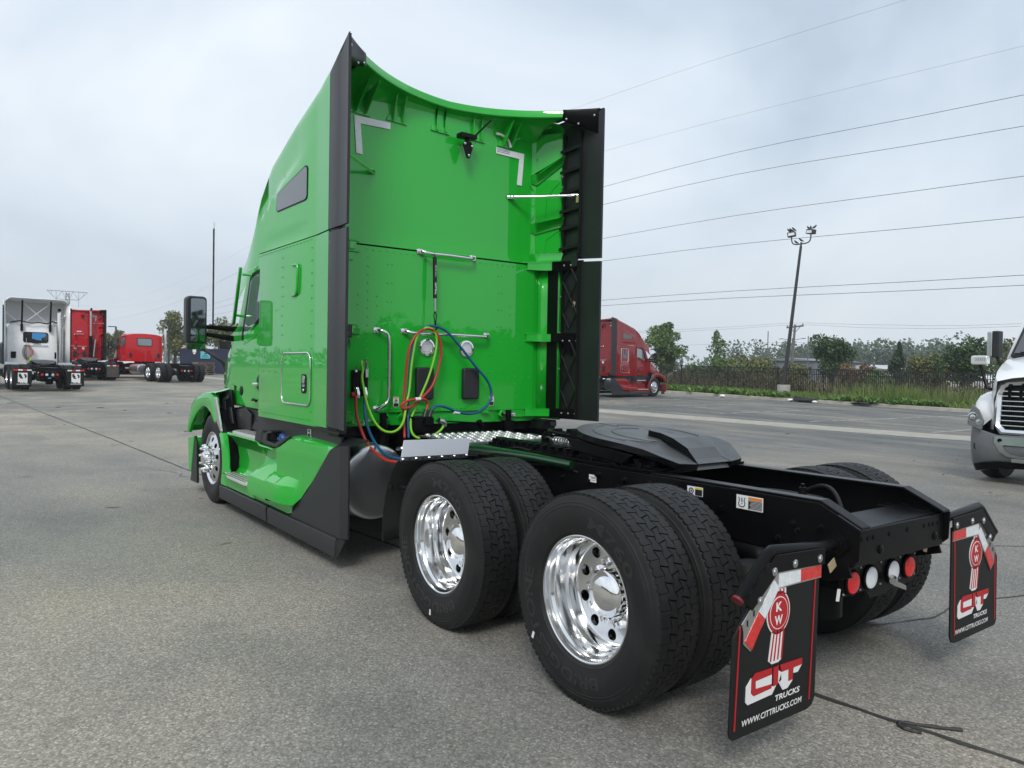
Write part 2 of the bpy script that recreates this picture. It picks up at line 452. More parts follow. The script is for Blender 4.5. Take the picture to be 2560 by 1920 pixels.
def wheel(root, kind, s, y, spin=0.0):
    """kind: outer, inner or steer; s = -1 driver's side, +1 passenger's"""
    xf = {'outer': 1.085, 'inner': .742, 'steer': 1.075}[kind]
    w = bpy.data.objects.new('wheel', None); COL.objects.link(w); w.parent = root
    w.location = (s*xf, y, ZW); w.rotation_euler = (spin if s < 0 else -spin, 0, 0 if s < 0 else PI)
    w.empty_display_size = .1
    obj('tyre', ME_ST if kind == 'steer' else ME_DT, w)
    fx = -.115
    if kind == 'outer':
        obj('rim', ME_RO, w, (fx,0,0)); obj('hub_cap', ME_HD, w, (fx,0,0))
        for k in range(10):
            a = 2*PI*(k+.5)/10
            obj('lug_nut', ME_ND, w, (fx+.205, .151*math.sin(a), .151*math.cos(a)))
        for q in ME_TL: obj('lettering', q, w)
    elif kind == 'inner':
        obj('rim', ME_RI, w, (fx,0,0))
    else:
        fx = -.122
        obj('rim', ME_RS, w, (fx,0,0)); obj('hub_cap', ME_HS, w, (fx,0,0))
        for k in range(10):
            a = 2*PI*(k+.5)/10
            obj('lug_nut', ME_NS, w, (fx-.026, .1425*math.sin(a), .1425*math.cos(a)))
        for q in ME_TLS: obj('lettering', q, w)
    return w

T = empty('semi_truck', (0,0,0), label='bright green high-roof semi truck without trailer, coloured air hoses looped on its back wall', cat='truck')
for s in (-1, 1):
    for y, sp in ((0, 0.0), (1.32, R(-14))):
        w = wheel(T, 'outer', s, y, sp); wheel(T, 'inner', s, y, .3)
        if s < 0:                                # white paint dab on the sidewall
            a = R(232) if y == 0 else R(200)
            m = MB(); r0 = .43
            m.box(-.1415, -.1385, -.0075, .0075, -.018, .018)
            o = m.build('paint_mark', WLAB, w, 0); o.location = (0, -r0*math.sin(a), r0*math.cos(a)); o.rotation_euler = (a, 0, 0)
            o.rotation_euler = (R(20), 0, 0)
    wheel(T, 'steer', s, 6.315, R(9))

# ---- chassis
def rail(s):
    mb = MB(); x0, x1 = .352, .43
    side = [(-.90,.752),(-.93,.78),(-.935,.915),(-.735,1.008),(5.9,1.008),(7.2,.93),(7.2,.74),(5.9,.742)]
    mb.prism([(y, z) for y, z in side], 'x', s*.420, s*.430)
    top = [(-.935,.915),(-.735,1.008),(5.9,1.008)]
    for (ya, za), (yb, zb) in zip(top, top[1:]):
        mb.slab([(s*.421,ya,za),(s*.345,ya,za),(s*.345,yb,zb),(s*.421,yb,zb)], (0,0,.012 if ya > -.8 else .012))
    mb.box(min(s*.345, s*.421), max(s*.345, s*.421), -.90, 5.9, .742, .753)
    return mb.build('frame_rail', SATIN, T, 30, bevel=.012, seg=3)
for s in (-1, 1): rail(s)
m = MB()                                         # end cross member of the frame
m.box(-.418,.418,-.905,-.885,.745,.905); m.slab([(-.418,-.885,.905),(.418,-.885,.905),(.418,-.70,.925),(-.418,-.70,.925)], (0,0,-.012))
cm = m.build('end_cross_member', SATIN, T, 30, bevel=.008)
m = MB()
for x in (-.36,-.31,-.26,-.12,.05,.22,.27,.31,.36): m.tube([(x,-.9035,.862),(x,-.9085,.862)], .011, 10)
m.build('bolt_holes', BLACK, cm)
m = MB()
for x in (-.20, .33): m.lathe([(.021,0),(.021,-.006),(.014,-.010),(.0,-.012)], (x,-.905,.80), 'y', 10)
m.build('bolts', SATIN, cm)
for y in (.62, 1.9, 2.6, 3.6, 4.6, 5.6):
    m = MB(); m.box(-.42,.42,y-.06,y+.06,.77,.95); m.build('cross_member', BLACK, T, 30, bevel=.01)
for s in (-1, 1):                                # gusset behind the rail end
    m = MB(); m.slab([(s*.43,-.88,.76),(s*.43,-.50,.76),(s*.43,-.50,.70),(s*.43,-.78,.66),(s*.43,-.90,.70)], (-s*.012,0,0))
    m.prism([(s*.30,-.62),(s*.415,-.62),(s*.415,-.86),(s*.34,-.86)], 'z', .905, .917)
    m.build('rail_gusset', SATIN, T, 30, bevel=.004)
# bolts along the rails
m = MB()
random.seed(3)
for s in (-1, 1):
    X = s*.43
    for y, z in ((-.61,.89),(-.75,.893),(-.53,.81),(-.63,.86),(-.67,.80),(-.2,.90),(.05,.93),(.10,.86),(.3,.955),(.5,.95),(.55,.90),(.72,.955),(.8,.91),(.95,.96),(1.05,.90),
                 (1.2,.955),(1.3,.92),(1.5,.96),(1.62,.90),(1.75,.95),(2.0,.94),(2.2,.95),(2.4,.92),(.62,.84),(1.15,.83),(1.4,.84),(.35,.85)):
        m.lathe([(.020,0),(.020,s*.004),(.013,s*.006),(.013,s*.020),(.007,s*.021),(.007,s*.032),(.0,s*.032)], (X,y,z), 'x', 8)
m.build('rail_bolts', SATIN, T, 30, kind='stuff')
# axles, differentials, suspension
for y in (0, 1.32, ):
    m = MB()
    m.tube([(-1.0,y,ZW),(-.6,y,ZW),(-.3,y,ZW),(.3,y,ZW),(.6,y,ZW),(1.0,y,ZW)], [.10,.085,.085,.085,.085,.10], 14)
    m.ball((.08,y-.05,ZW), .235, 16, 10, 0, (1,1,.95))
    m.tube([(.08,y+.12,ZW+.02),(.08,y+.42,ZW+.08)], [.13,.075], 14)
    m.build('drive_axle', BLACK, T, 40)
    for s in (-1, 1):
        m = MB(); m.tube([(s*.62,y,ZW),(s*.50,y,ZW)], .205, 24); m.build('brake_drum', BLACK, T, 40)
        m = MB(); m.lathe([(.0,.0),(.09,.0),(.115,.03),(.12,.07),(.1,.09),(.12,.12),(.115,.17),(.09,.2),(0,.2)], (s*.30,y-.30,.42), 'z', 18); m.build('air_spring', RUBBER, T, 40)
        m = MB(); m.prism([(y+.55,.70),(y+.45,.60),(y+.05,.40),(y-.42,.36),(y-.42,.42),(y+.05,.47),(y+.38,.70)], 'x', s*.26, s*.36); m.build('trailing_arm', BLACK, T, 30, bevel=.008)
        m = MB(); m.tube([(s*.36,y-.22,.45),(s*.38,y-.12,.70)], .034, 10); m.tube([(s*.38,y-.12,.70),(s*.40,y-.06,.88)], .042, 10); m.build('shock_absorber', SATIN, T, 40)
        m = MB(); m.lathe([(.0,-.11),(.075,-.11),(.082,-.08),(.082,-.01),(.088,0),(.082,.01),(.082,.08),(.06,.1),(0,.1)], (s*.44,y+.25,.66), 'y', 16); m.build('brake_chamber', SATIN, T, 40)
# valve with a stud inside the open frame end
m = MB(); m.lathe([(.0,0),(.072,0),(.075,.03),(.06,.045),(.042,.055),(.042,.075),(.024,.08),(.02,.13),(.010,.132),(.010,.15),(0,.15)], (.16,-.28,.84), 'z', 18); m.build('suspension_valve', SATIN, T, 35)
m = MB(); m.tube(spline([(.36,-.1,.88),(.30,-.30,.97),(.18,-.46,.96),(.10,-.56,.84),(.05,-.6,.70)], 6), .011, 8); m.build('air_line', RUBBER, T)
m = MB(); m.tube(spline([(-.35,.3,.9),(-.1,.0,.94),(.15,-.1,.93),(.33,-.3,.9)], 6), .009, 8); m.build('air_line', RUBBER, T)
m = MB(); m.lathe([(.0,-.42),(.10,-.42),(.12,-.38),(.12,.38),(.10,.42),(0,.42)], (0,.45,.72), 'x', 18); m.build('air_tank', BLACK, T, 40)
m = MB(); m.tube([(0.05,.6,.60),(0.05,1.0,.62)], .06, 12); m.tube([(.05,1.75,.62),(.05,4.6,.74)], .07, 12); m.build('drive_shaft', BLACK, T)
m = MB(); m.box(-.36,.36,4.2,6.9,.46,.98); m.build('engine', BLACK, T, 30, bevel=.04)
m = MB(); m.tube([(-1.0,6.315,ZW),(-.45,6.315,.42),(.45,6.315,.42),(1.0,6.315,ZW)], .06, 10); m.build('front_axle', BLACK, T)

# light panel under the frame end
m = MB()
poly = [(-.325,.708),(.352,.708),(.352,.558),(.30,.545),(.12,.545),(.075,.528),(-.085,.528),(-.12,.572),(-.325,.572)]
m.prism(poly, 'y', -.80, -.788)
lp = m.build('light_panel', SATIN, T, 30, bevel=.003)
for x, red in ((-.255,1),(-.095,0),(.115,0),(.277,1)):
    m = MB()
    m.lathe([(.060,.0),(.062,-.010),(.055,-.016),(.052,-.013)], (x,-.80,.632), 'y', 28, 1)
    m.lathe([(.053,-.012),(.049,-.017),(.03,-.021),(0,-.023)], (x,-.80,.632), 'y', 28, 0)
    m.build('tail_light' if red else 'reversing_light', [LENSR if red else LENSW, BLACK], lp, 35)
m = MB()
for x in (-.175,.01,.195,-.32,.345):
    for z in (.69,.585): m.lathe([(.006,0),(.005,-.005),(0,-.006)], (x,-.80,z), 'y', 8)
m.build('screws', STEEL, lp)
m = MB(); m.tube(spline([(.10,-.80,.60),(.08,-.83,.605),(.05,-.845,.60)], 4), .018, 8); m.slab([(.075,-.84,.60),(.14,-.86,.57),(.15,-.855,.545),(.07,-.835,.575)], (0,-.004,0)); m.build('plate_lamp', STEEL, lp, 35)
m = MB(); m.box(-.34,.36,-.79,-.70,.708,.722); m.box(-.34,-.30,-.79,-.62,.60,.74); m.box(.32,.36,-.79,-.62,.60,.74); m.build('light_bracket', BLACK, T, 30, bevel=.003)
m = MB(); m.lathe([(0,0),(.10,0),(.10,.16),(0,.16)], (-.17,-.60,.42), 'z', 20); m.build('rear_air_tank', BLACK, T, 40)
m = MB(); m.cbox((-.47,-.83,.748), (.055,.003,.045), rot=Euler((0,R(-28),0)).to_matrix()); m.build('paper_tag', TAN, T, 0)
m = MB(); m.cbox((.335,-.86,.735), (.04,.003,.05), rot=Euler((0,R(15),0)).to_matrix()); m.build('paper_tag', TAN, T, 0)
m = MB(); m.cbox((-.395,-.82,.60), (.022,.004,.055), rot=Euler((0,R(12),0)).to_matrix()); m.build('cable_label', WLAB, T, 0)

# mud flap hangers and flaps
YF = -.85
def flap(s):
    X = lambda a: s*a
    m = MB(); path = [(X(.43),YF+.015,.842),(X(.60),YF+.01,.850),(X(.955),YF,.880),(X(.985),YF,.868),(X(1.165),YF,.718)]
    m.tube(path, .0235, 14)
    m.tube([(X(.425),YF+.015,.842),(X(.455),YF+.015,.843)], .050, 16); m.tube([(X(.455),YF+.015,.843),(X(.475),YF+.015,.844)], .036, 16)
    h = m.build('flap_hanger', SATIN, T, 40)
    m = MB(); m.tube([(X(1.163),YF,.7195),(X(1.172),YF,.712)], .0245, 14); m.build('end_cap', ENDRED, h)
    m = MB()                                     # clamp plate that holds the flap
    pl = [(X(.60),.853),(X(.955),.868),(X(1.150),.708),(X(1.105),.668),(X(.938),.795),(X(.605),.782)]
    m.prism(pl, 'y', YF-.026, YF-.018); m.build('clamp_plate', SATIN, h, 30, bevel=.004)
    m = MB()
    for bx, bz in ((.968,.803),(.827,.816),(.645,.812),(1.058,.701)):
        m.lathe([(.0175,0),(.0175,-.003),(.012,-.005),(.011,-.003),(.009,-.007),(0,-.008)], (X(bx),YF-.026,bz), 'y', 14)
    m.build('bolts', STEEL, h)
    m = MB()
    out = [(.619,.80),(.93,.80),(1.10,.685),(1.165,.618),(1.203,.572),(1.216,.210),(1.210,.190),(1.193,.176),(.690,.172),(.655,.182),(.634,.214)]
    m.prism([(X(a), b) for a, b in out], 'y', YF-.012, YF-.003)
    F = m.build('mud_flap', FLAP, T, 30, bevel=.003)
    y0 = YF-.0135
    def flat(name, polys, mt, dy=0.0, parent=F, **k):
        q = MB()
        for p_ in polys: q.prism([(a, b) for a, b in p_], 'y', y0-dy-.0012, y0-dy+.0016)
        return q.build(name, mt, parent, 0, **k)
    flat('red_stripe', [[(X(1.161),.617),(X(1.168),.617),(X(1.190),.213),(X(1.183),.213)]], PRED)
    flat('red_stripe', [[(X(.650),.735),(X(.657),.735),(X(.684),.214),(X(.677),.214)]], PRED)
    # conspicuity strips on a bare backing plate
    q = MB()
    q.prism([(X(.617),.784),(X(.945),.792),(X(1.105),.672),(X(1.158),.622),(X(1.148),.590),(X(1.148),.545),(X(1.100),.506),(X(.922),.726),(X(.617),.726)], 'y', YF-.0172, YF-.0132)
    bp = q.build('backing_plate', BRUSHED, h, 30)
    y0 = YF-.0186
    flat('reflective_strip', [[(X(.622),.780),(X(.771),.783),(X(.771),.733),(X(.622),.731)]], REFR, 0, bp)
    flat('reflective_strip', [[(X(.773),.783),(X(.926),.787),(X(.926),.731),(X(.773),.733)]], REFW, 0, bp)
    flat('reflective_strip', [[(X(.955),.765),(X(1.053),.655),(X(1.014),.621),(X(.922),.731)]], REFW, 0, bp)
    flat('reflective_strip', [[(X(1.0545),.6535),(X(1.139),.553),(X(1.096),.511),(X(1.0155),.6195)]], REFR, 0, bp)
    q = MB()
    for a, b in ((1.085,.655),(1.125,.622)): q.cbox((X(a),YF-.0178,b), (.006,.002,.024))
    q.build('slots', BLACK, bp, 0)
    y0 = YF-.0135
    # emblem: shield with ribbed tail
    ec = (.917, .627)
    M = lambda u, v: (u if s > 0 else u, v)
    def U(u): return -u if s < 0 else (1.83-u)   # print reads the same way on both flaps (not mirrored)
    def ell(cx, cz, rx, rz, n=36): return [(U(cx)+rx*math.cos(2*PI*k/n), cz+rz*math.sin(2*PI*k/n)) for k in range(n)]
    emb = [ell(ec[0], ec[1], .079, .088), [(U(.947),.700),(U(.947),.722),(U(.930),.729),(U(.895),.729),(U(.868),.722),(U(.868),.695)],
           [(U(.955),.570),(U(.875),.565),(U(.889),.434),(U(.910),.424),(U(.955),.424),(U(.978),.440)]]
    E_ = flat('emblem', emb, WLAB)
    flat('emblem_field', [ell(ec[0], ec[1], .073, .082)], PRED, .0012, E_)
    flat('emblem_ring', [ell(ec[0], ec[1], .061, .0665)], WLAB, .0024, E_)
    flat('emblem_disc', [ell(ec[0], ec[1], .057, .0625)], PRED, .0036, E_)
    bars = []
    for i in range(4):
        a = .948-.0215*i; b = .970-.0245*i
        bars.append([(U(a),.556),(U(a-.0085),.556),(U(b-.0095),.436),(U(b),.436)])
    for i in range(3):
        a = .938-.024*i
        bars.append([(U(a),.722),(U(a-.009),.722),(U(a-.009),.702),(U(a),.702)])
    flat('emblem_bars', bars, PRED, .0012, E_)
    def words(name, txt, u0, u1, v0, v1, mt, parent, dy, bold=.02, shear=.0):
        q = MB(); vs_, fs = fit(text_geo(txt, 1, bold, shear), U(u0), U(u1), v0, v1)
        q.add([(a, YF-.0150-dy, b) for a, b in vs_], fs)
        return q.build(name, mt, parent, 0, weld=False)
    words('emblem_letters', 'K', .940, .899, .634, .672, WLAB, E_, .004, .035)
    words('emblem_letters', 'W', .948, .894, .580, .618, WLAB, E_, .004, .035)
    # slanted block letters with a white drop shape
    cw = [[(1.087,.397),(1.119,.369),(1.121,.309),(1.107,.296),(.975,.300),(.949,.300),(.921,.331),(.921,.334),(1.07,.322),(1.089,.338)],
          [(1.06,.380),(.952,.383),(.952,.343),(1.058,.349)],
          [(.912,.392),(.888,.378),(.886,.345),(.914,.335)],
          [(.905,.340),(.875,.301),(.841,.301),(.808,.325),(.808,.329),(.838,.329),(.838,.376),(.884,.378)],
          [(.803,.376),(.741,.378),(.770,.352),(.801,.354)]]
    sg = flat('logo', [[(U(a), b) for a, b in p_] for p_ in cw], WLAB)
    crd = [[(.953,.409),(1.062,.412),(1.087,.392),(1.060,.380)], [(.953,.409),(1.060,.380),(.952,.383)], [(1.087,.392),(1.087,.337),(1.058,.349),(1.060,.380)],
           [(1.087,.337),(1.069,.323),(.954,.327),(.953,.344),(1.058,.349)],
           [(.942,.408),(.908,.409),(.910,.334),(.942,.331)], [(.898,.409),(.742,.405),(.741,.378),(.886,.378)], [(.836,.378),(.802,.378),(.808,.330),(.838,.329)]]
    flat('logo_letters', [[(U(a), b) for a, b in p_] for p_ in crd], PRED, .0012, sg)
    words('lettering', 'TRUCKS', .927, .754, .266, .290, WLAB, F, 0, .03, .12)
    words('lettering', 'WWW.CITTRUCKS.COM', 1.143, .738, .218, .243, WLAB, F, 0, .02, .12)
for s in (-1, 1): flap(s)

# decals on the rail
def decal(name, y0, y1, z0, z1, head, parent, X=-.4375):
    m = MB(); m.box(X-.0012, X+.0012, y0, y1, z0, z1); d = m.build(name, WLAB, parent, 0)
    def q(n, a0, a1, b0, b1, mt, dx=.0016):
        k = MB(); k.box(X-dx-.0008, X-.001, y1-(y1-y0)*a1, y1-(y1-y0)*a0, z0+(z1-z0)*b0, z0+(z1-z0)*b1); k.build(n, mt, d, 0)
    return d, q
d, q = decal('warning_label', -.446, -.292, .9165, .985, 1, T)
q('label_text_block', .46, .97, .06, .70, BLAB); q('label_header', .46, .97, .74, .94, OLAB)
m = MB()
m.tube([(-.4400,-.306,.974),(-.4400,-.312,.960),(-.4400,-.306,.945),(-.4400,-.308,.935),(-.4400,-.316,.928)], .0022, 6)
m.tube([(-.4400,-.344,.974),(-.4400,-.338,.960),(-.4400,-.344,.945),(-.4400,-.342,.935),(-.4400,-.334,.928)], .0022, 6)
m.tube([(-.4400,-.314,.928),(-.4400,-.336,.928)], .0022, 6); m.box(-.4400,-.4385,-.3275,-.3225,.950,.972); m.box(-.4400,-.4385,-.3275,-.3225,.940,.945)
m.build('tyre_pressure_symbol', BLAB, d)
m = MB()
for i in range(7): m.box(-.4402,-.4386,-.440,-.370-.004*(i % 3),.922+.0062*i,.9235+.0062*i)
m.build('label_text', WLAB, d, 0)
d, q = decal('caution_label', -.079, .024, .9385, .986, 1, T)
q('label_text_block', .52, .97, .06, .72, BLAB); q('label_header', .52, .97, .76, .94, YLAB)
m = MB(); m.lathe([(.017,-.0015),(.017,-.0022),(.011,-.0022),(.011,-.0015)], (-.4375,-.003,.962), 'x', 20); m.lathe([(.006,-.0015),(.006,-.0022),(0,-.0022)], (-.4375,-.003,.962), 'x', 12); m.build('wheel_symbol', BLAB, d)
d, q = decal('white_label', .735, .80, .905, .951, 0, T)
q('label_text', .2, .85, .66, .72, BLAB); q('label_text', .3, .75, .52, .58, BLAB); q('label_text', .2, .85, .26, .31, PRED)

# fifth wheel
FW = bpy.data.objects.new('fifth_wheel', None); COL.objects.link(FW); FW.parent = T; FW.location = (0, .72, 1.185); FW.rotation_euler = (R(5.6), 0, 0)
half = [(.045,-.14),(.112,-.29),(.126,-.42),(.150,-.535),(.283,-.515),(.335,-.44),(.40,-.33),(.44,-.21)]
P = half+[(.462*math.cos(R(q)), .462*math.sin(R(q))) for q in range(-14, 195, 8)]+[(-x, y) for x, y in half[::-1]]+[(.045*math.cos(R(q)), -.055+.045*math.sin(R(q))) for q in range(180, -1, -20)]
def fw_z(y): return -.30*max(0, -.30-y)
bm = bmesh.new(); vv = [bm.verts.new((x, y, fw_z(y))) for x, y in P]
fc = bm.faces.new(vv); bmesh.ops.triangulate(bm, faces=[fc])
me = bpy.data.meshes.new('top_plate'); bm.to_mesh(me); bm.free(); me.materials.append(BRONZE); me.materials.append(SATIN)
tp = obj('top_plate', me, FW); md = tp.modifiers.new('solid', 'SOLIDIFY'); md.thickness = .038; md.offset = -1; md.material_offset_rim = 1  # rim in black: the shade inside the slot is put into its colour
md = tp.modifiers.new('bevel', 'BEVEL'); md.width = .007; md.segments = 2; md.limit_method = 'ANGLE'; md.angle_limit = R(50)
m = MB()                                         # raised grease tracks on the plate
for rr, a0, a1 in ((.36, 100, 200), (.36, -20, 80), (.235, 60, 235), (.235, -55, 50)):
    m.tube([(rr*math.cos(R(a)), rr*math.sin(R(a)), .0005) for a in range(a0, a1+1, 5)], .005, 6)
m.tube([(-.36,.05,.0),(-.33,-.08,.0),(-.20,-.20,-.0)], .004, 6); m.tube([(-.02,.45,.0),(.02,.30,.0)], .005, 6)
m.build('grease_tracks', BRONZE, FW)
m = MB()
for s in (-1, 1):
    m.box(min(s*.30, s*.42), max(s*.30, s*.42), -.16, .16, -.15, -.04)
    m.prism([(-.30,-.05),(.30,-.05),(.22,-.12),(-.22,-.12)], 'x', s*.445, s*.43)
m.box(-.30,.30,-.10,.34,-.12,-.045)
m.build('pivot_bracket', BLACK, FW, 30, bevel=.006)
m = MB(); m.box(-.18,.10,.42,.60,-.10,-.06); m.tube([(-.28,.44,-.075),(-.34,.58,-.07),(-.30,.64,-.07),(-.20,.62,-.07)], .012, 8); m.build('release_handle', SATIN, FW, 30, bevel=.004)
# slide base and toothed racks
m = MB(); m.box(-.43,.43,.30,1.95,1.020,1.034); m.box(-.36,.36,.34,1.0,1.034,1.07); m.build('slide_base', BLACK, T, 30, bevel=.004)
for s in (-1, 1):
    m = MB(); a, b = s*.40, s*.33
    m.box(min(a,b), max(a,b), .34, 1.95, 1.034, 1.05)
    for k in range(19): m.box(min(s*.405,s*.345), max(s*.405,s*.345), .42+.08*k, .455+.08*k, 1.05, 1.082)
    m.box(min(s*.30,s*.335), max(s*.30,s*.335), .34, 1.95, 1.05, 1.085)
    m.build('slide_rack', BLACK, T, 30, bevel=.003)
    m = MB()
    for k in range(8): m.lathe([(.016,0),(.016,.012),(.009,.013),(.009,.03),(0,.03)], (s*.415,.40+.2*k,1.034), 'z', 8)
    m.build('bolts', SATIN, T)
m = MB(); pts = []
for k in range(12*10+1):
    a = 2*PI*k/10; t = k/120
    pts.append((-.20+.024*math.cos(a), 1.42-.32*t, 1.095+.024*math.sin(a)))
m.tube([(-.2,1.56,1.09),(-.2,1.5,1.115),(-.2,1.44,1.10)]+pts, .0055, 6); m.build('coil_spring', STEEL, T)
m = MB(); m.slab([(-.235,1.52,1.03),(-.165,1.52,1.03),(-.165,1.52,1.12),(-.19,1.52,1.15),(-.21,1.52,1.15),(-.235,1.52,1.12)], (0,.008,0)); m.build('spring_bracket', SATIN, T, 30)
m = MB(); m.tube([(-.53,2.15,.985),(-.50,1.9,1.0),(-.47,1.3,1.0),(-.45,.95,.99)], [.038,.038,.032,.026], 12); m.build('green_pipe', GREENPIPE, T)
m = MB(); m.tube(spline([(-.44,1.75,1.0),(-.43,1.55,1.045),(-.40,1.35,1.03),(-.36,1.1,1.05)], 5), .006, 6); m.tube(spline([(-.47,1.4,.95),(-.45,1.1,.965),(-.44,.9,.95)], 5), .006, 6); m.build('air_line', RUBBER, T)

# deck plate behind the sleeper
m = MB(); m.box(-.56,.29,2.03,2.72,1.028,1.040); m.box(-.56,.29,2.03,2.04,.985,1.030)
dk = m.build('deck_plate', BRUSHED, T, 30, bevel=.002)
m = MB()
for i in range(9):
    for j in range(14):
        x = -.525+.06*j+(.0 if i % 2 else .03); y = 2.075+.075*i
        if x < .27:
            c = (x, y, 1.0415); rot = Matrix.Rotation(R(35 if (i+j) % 2 else -35), 3, 'Z')
            P = [Vector((math.cos(2*PI*k/10)*.027, math.sin(2*PI*k/10)*.017, 0)) for k in range(10)]
            top = [p*.62+Vector((0,0,.011)) for p in P]
            m.add([Vector(c)+rot @ p for p in P+top], [(k, (k+1) % 10, 10+(k+1) % 10, 10+k) for k in range(10)]+[list(range(10, 20))])
m.build('tread_studs', DECK, dk, 45, kind='stuff')
m = MB(); m.box(-.5,.5,2.75,3.15,1.0,1.02); m.build('frame_cover', BLACK, T)

# quarter fender with its stainless top plate (driver's side)
def quarter_fender(s):
    X = lambda a: s*a
    m = MB()
    arc = [(1.76,.985),(1.82,.955),(1.885,.89),(1.935,.80),(1.972,.70),(1.995,.60),(2.005,.50),(2.008,.40)]
    m.grid([[(X(.62),y,z) for y, z in arc], [(X(1.225),y,z) for y, z in arc]])
    F = m.build('quarter_fender', FLAP, T, 40, solid=.012)
    m = MB(); m.tube([(X(1.225),y,z) for y, z in arc], .009, 8); m.build('fender_edge', FLAP, F)
    m = MB(); m.slab([(X(1.228),1.765,.976),(X(.705),1.765,.971),(X(.702),1.735,1.105),(X(1.222),1.735,1.112)], (0,.006,0))
    pl = m.build('top_plate', STAIN, F, 0, bevel=.001)
    m = MB(); m.slab([(X(1.233),1.756,.972),(X(.706),1.756,.968),(X(.706),1.752,.996),(X(1.232),1.752,1.000)], (0,.004,0)); m.build('bolt_strip', BRUSHED, F, 0)
    m = MB()
    for k in range(6):
        x = 1.218-.1*k; m.lathe([(.010,0),(.010,-.004),(.006,-.008),(0,-.010)], (X(x),1.753,.984), 'y', 10)
    m.build('bolts', CHROME, F)
    m = MB()
    for k in range(5): m.lathe([(.0045,0),(.0045,-.0012),(0,-.0012)], (X(1.168-.1*k),1.7525,.984), 'y', 10)
    m.build('bolt_holes', BLACK, F)
    m = MB(); m.tube([(X(.43),1.95,.80),(X(1.2),1.95,.79)], .02, 10); m.tube([(X(1.18),1.88,.795),(X(1.18),1.62,.79)], .008, 8); m.tube([(X(1.18),1.88,.765),(X(1.18),1.62,.76)], .008, 8)
    m.lathe([(.016,0),(.016,s*.014),(0,s*.016)], (X(1.215),1.90,.785), 'x', 8); m.build('fender_bracket', SATIN, T)
for s in (-1, 1): quarter_fender(s)

# fuel tanks
for s in (-1, 1):
    m = MB(); prof = [(0,2.822),(.12,2.824),(.22,2.828),(.27,2.833),(.288,2.839),(.296,2.848),(.300,2.862),(.300,4.04),(.26,4.09),(0,4.11)]
    m.lathe([(r, y) for r, y in prof], (s*.872,0,.665), 'y', 64)
    m.build('fuel_tank', BRUSHED, T, 30)
    for y in (3.1, 3.9):
        m = MB(); m.lathe([(.302,-.03),(.306,-.03),(.306,.03),(.302,.03)], (s*.872,y,.665), 'y', 48); m.build('tank_strap', STEEL, T)
    m = MB(); m.tube([(s*.60,2.75,.93),(s*.66,2.8,.93),(s*.67,2.86,.92)], .016, 8); m.build('tank_fitting', STEEL, T)
# ---- body: roof, sleeper, extenders
ZS = 2.668
W_T = [(2.55,1.28),(3.03,1.214),(3.33,1.19),(3.9,1.165),(4.3,1.142),(4.6,1.118),(4.78,1.10),(5.15,1.06),(5.48,1.02),(5.83,.98),(6.2,.94)]
Z_T = [(2.55,4.035),(2.8,4.006),(3.15,3.955),(3.48,3.875),(3.95,3.76),(4.345,3.65),(4.677,3.573),(4.9,3.47),(5.15,3.345),(5.48,3.065),(5.83,2.83),(6.2,2.70)]
R_T = [(2.55,.012),(3.04,.085),(3.3,.11),(6.3,.12)]
C_T = [(3.376,3.50),(3.62,3.403),(4.008,3.311),(4.474,3.170),(4.79,3.03)]
def y_tr(x): return 3.22-.64*min(1, abs(x)/1.28)**2.2
def z_tr(x): return 3.985+.048*(abs(x)/1.28)**2
def sect(y, c):
    """half section of the roof shell at y; c in 0..1 side, 1..2 shoulder, 2..3 roof. returns (|x|, z)"""
    w, zt, r = lerp(W_T, y), lerp(Z_T, y), lerp(R_T, y)
    wl = max(w, 1.1885) if y > 3.33 else w
    if c <= 1:
        zc = lerp(C_T, y); z = ZS+(zt-r-ZS)*c
        if y <= 3.33: return w, z
        k = min(1, max(0, (z-(zc-.03))/.06)); k = k*k*(3-2*k)
        k = k*min(1, (y-3.33)/.5)
        x = wl+(w-wl)*k
        # long soft dent under the window and the scoop over it
        d1 = math.exp(-((z-2.742)/.030)**2)*max(0, 1-abs((y-4.06)/.60)**4)*.016
        return x-d1, z
    if c <= 2:
        a = (c-1)*PI/2; return w-r+r*math.cos(a), zt-r+r*math.sin(a)
    t = c-2; xr = w-r; x = xr*(1-t)
    zt2 = zt if y > 3.3 else zt+(z_tr(x)-zt)*min(1, (3.3-y)/.5) if False else zt
    return x, zt2+(.012+.008*max(0, min(1, (3.6-y)/.4)))*(1-(x/xr)**2)
CS = [i/16 for i in range(16)]+[1+i/6 for i in range(6)]+[2+i/14 for i in range(15)]
def shell(y0f, y1f, cs, ny):
    """grid of one half; y0f/y1f give the start and end along y for a column"""
    rows = []
    for c in cs:
        a, b = y0f(c), y1f(c); rows.append([(lambda q: (q[0], a+(b-a)*j/ny, q[1]))(sect(a+(b-a)*j/ny, c)) for j in range(ny+1)])
    return rows
def xcol(c, y=3.0): return sect(y, c)[0]
m = MB()
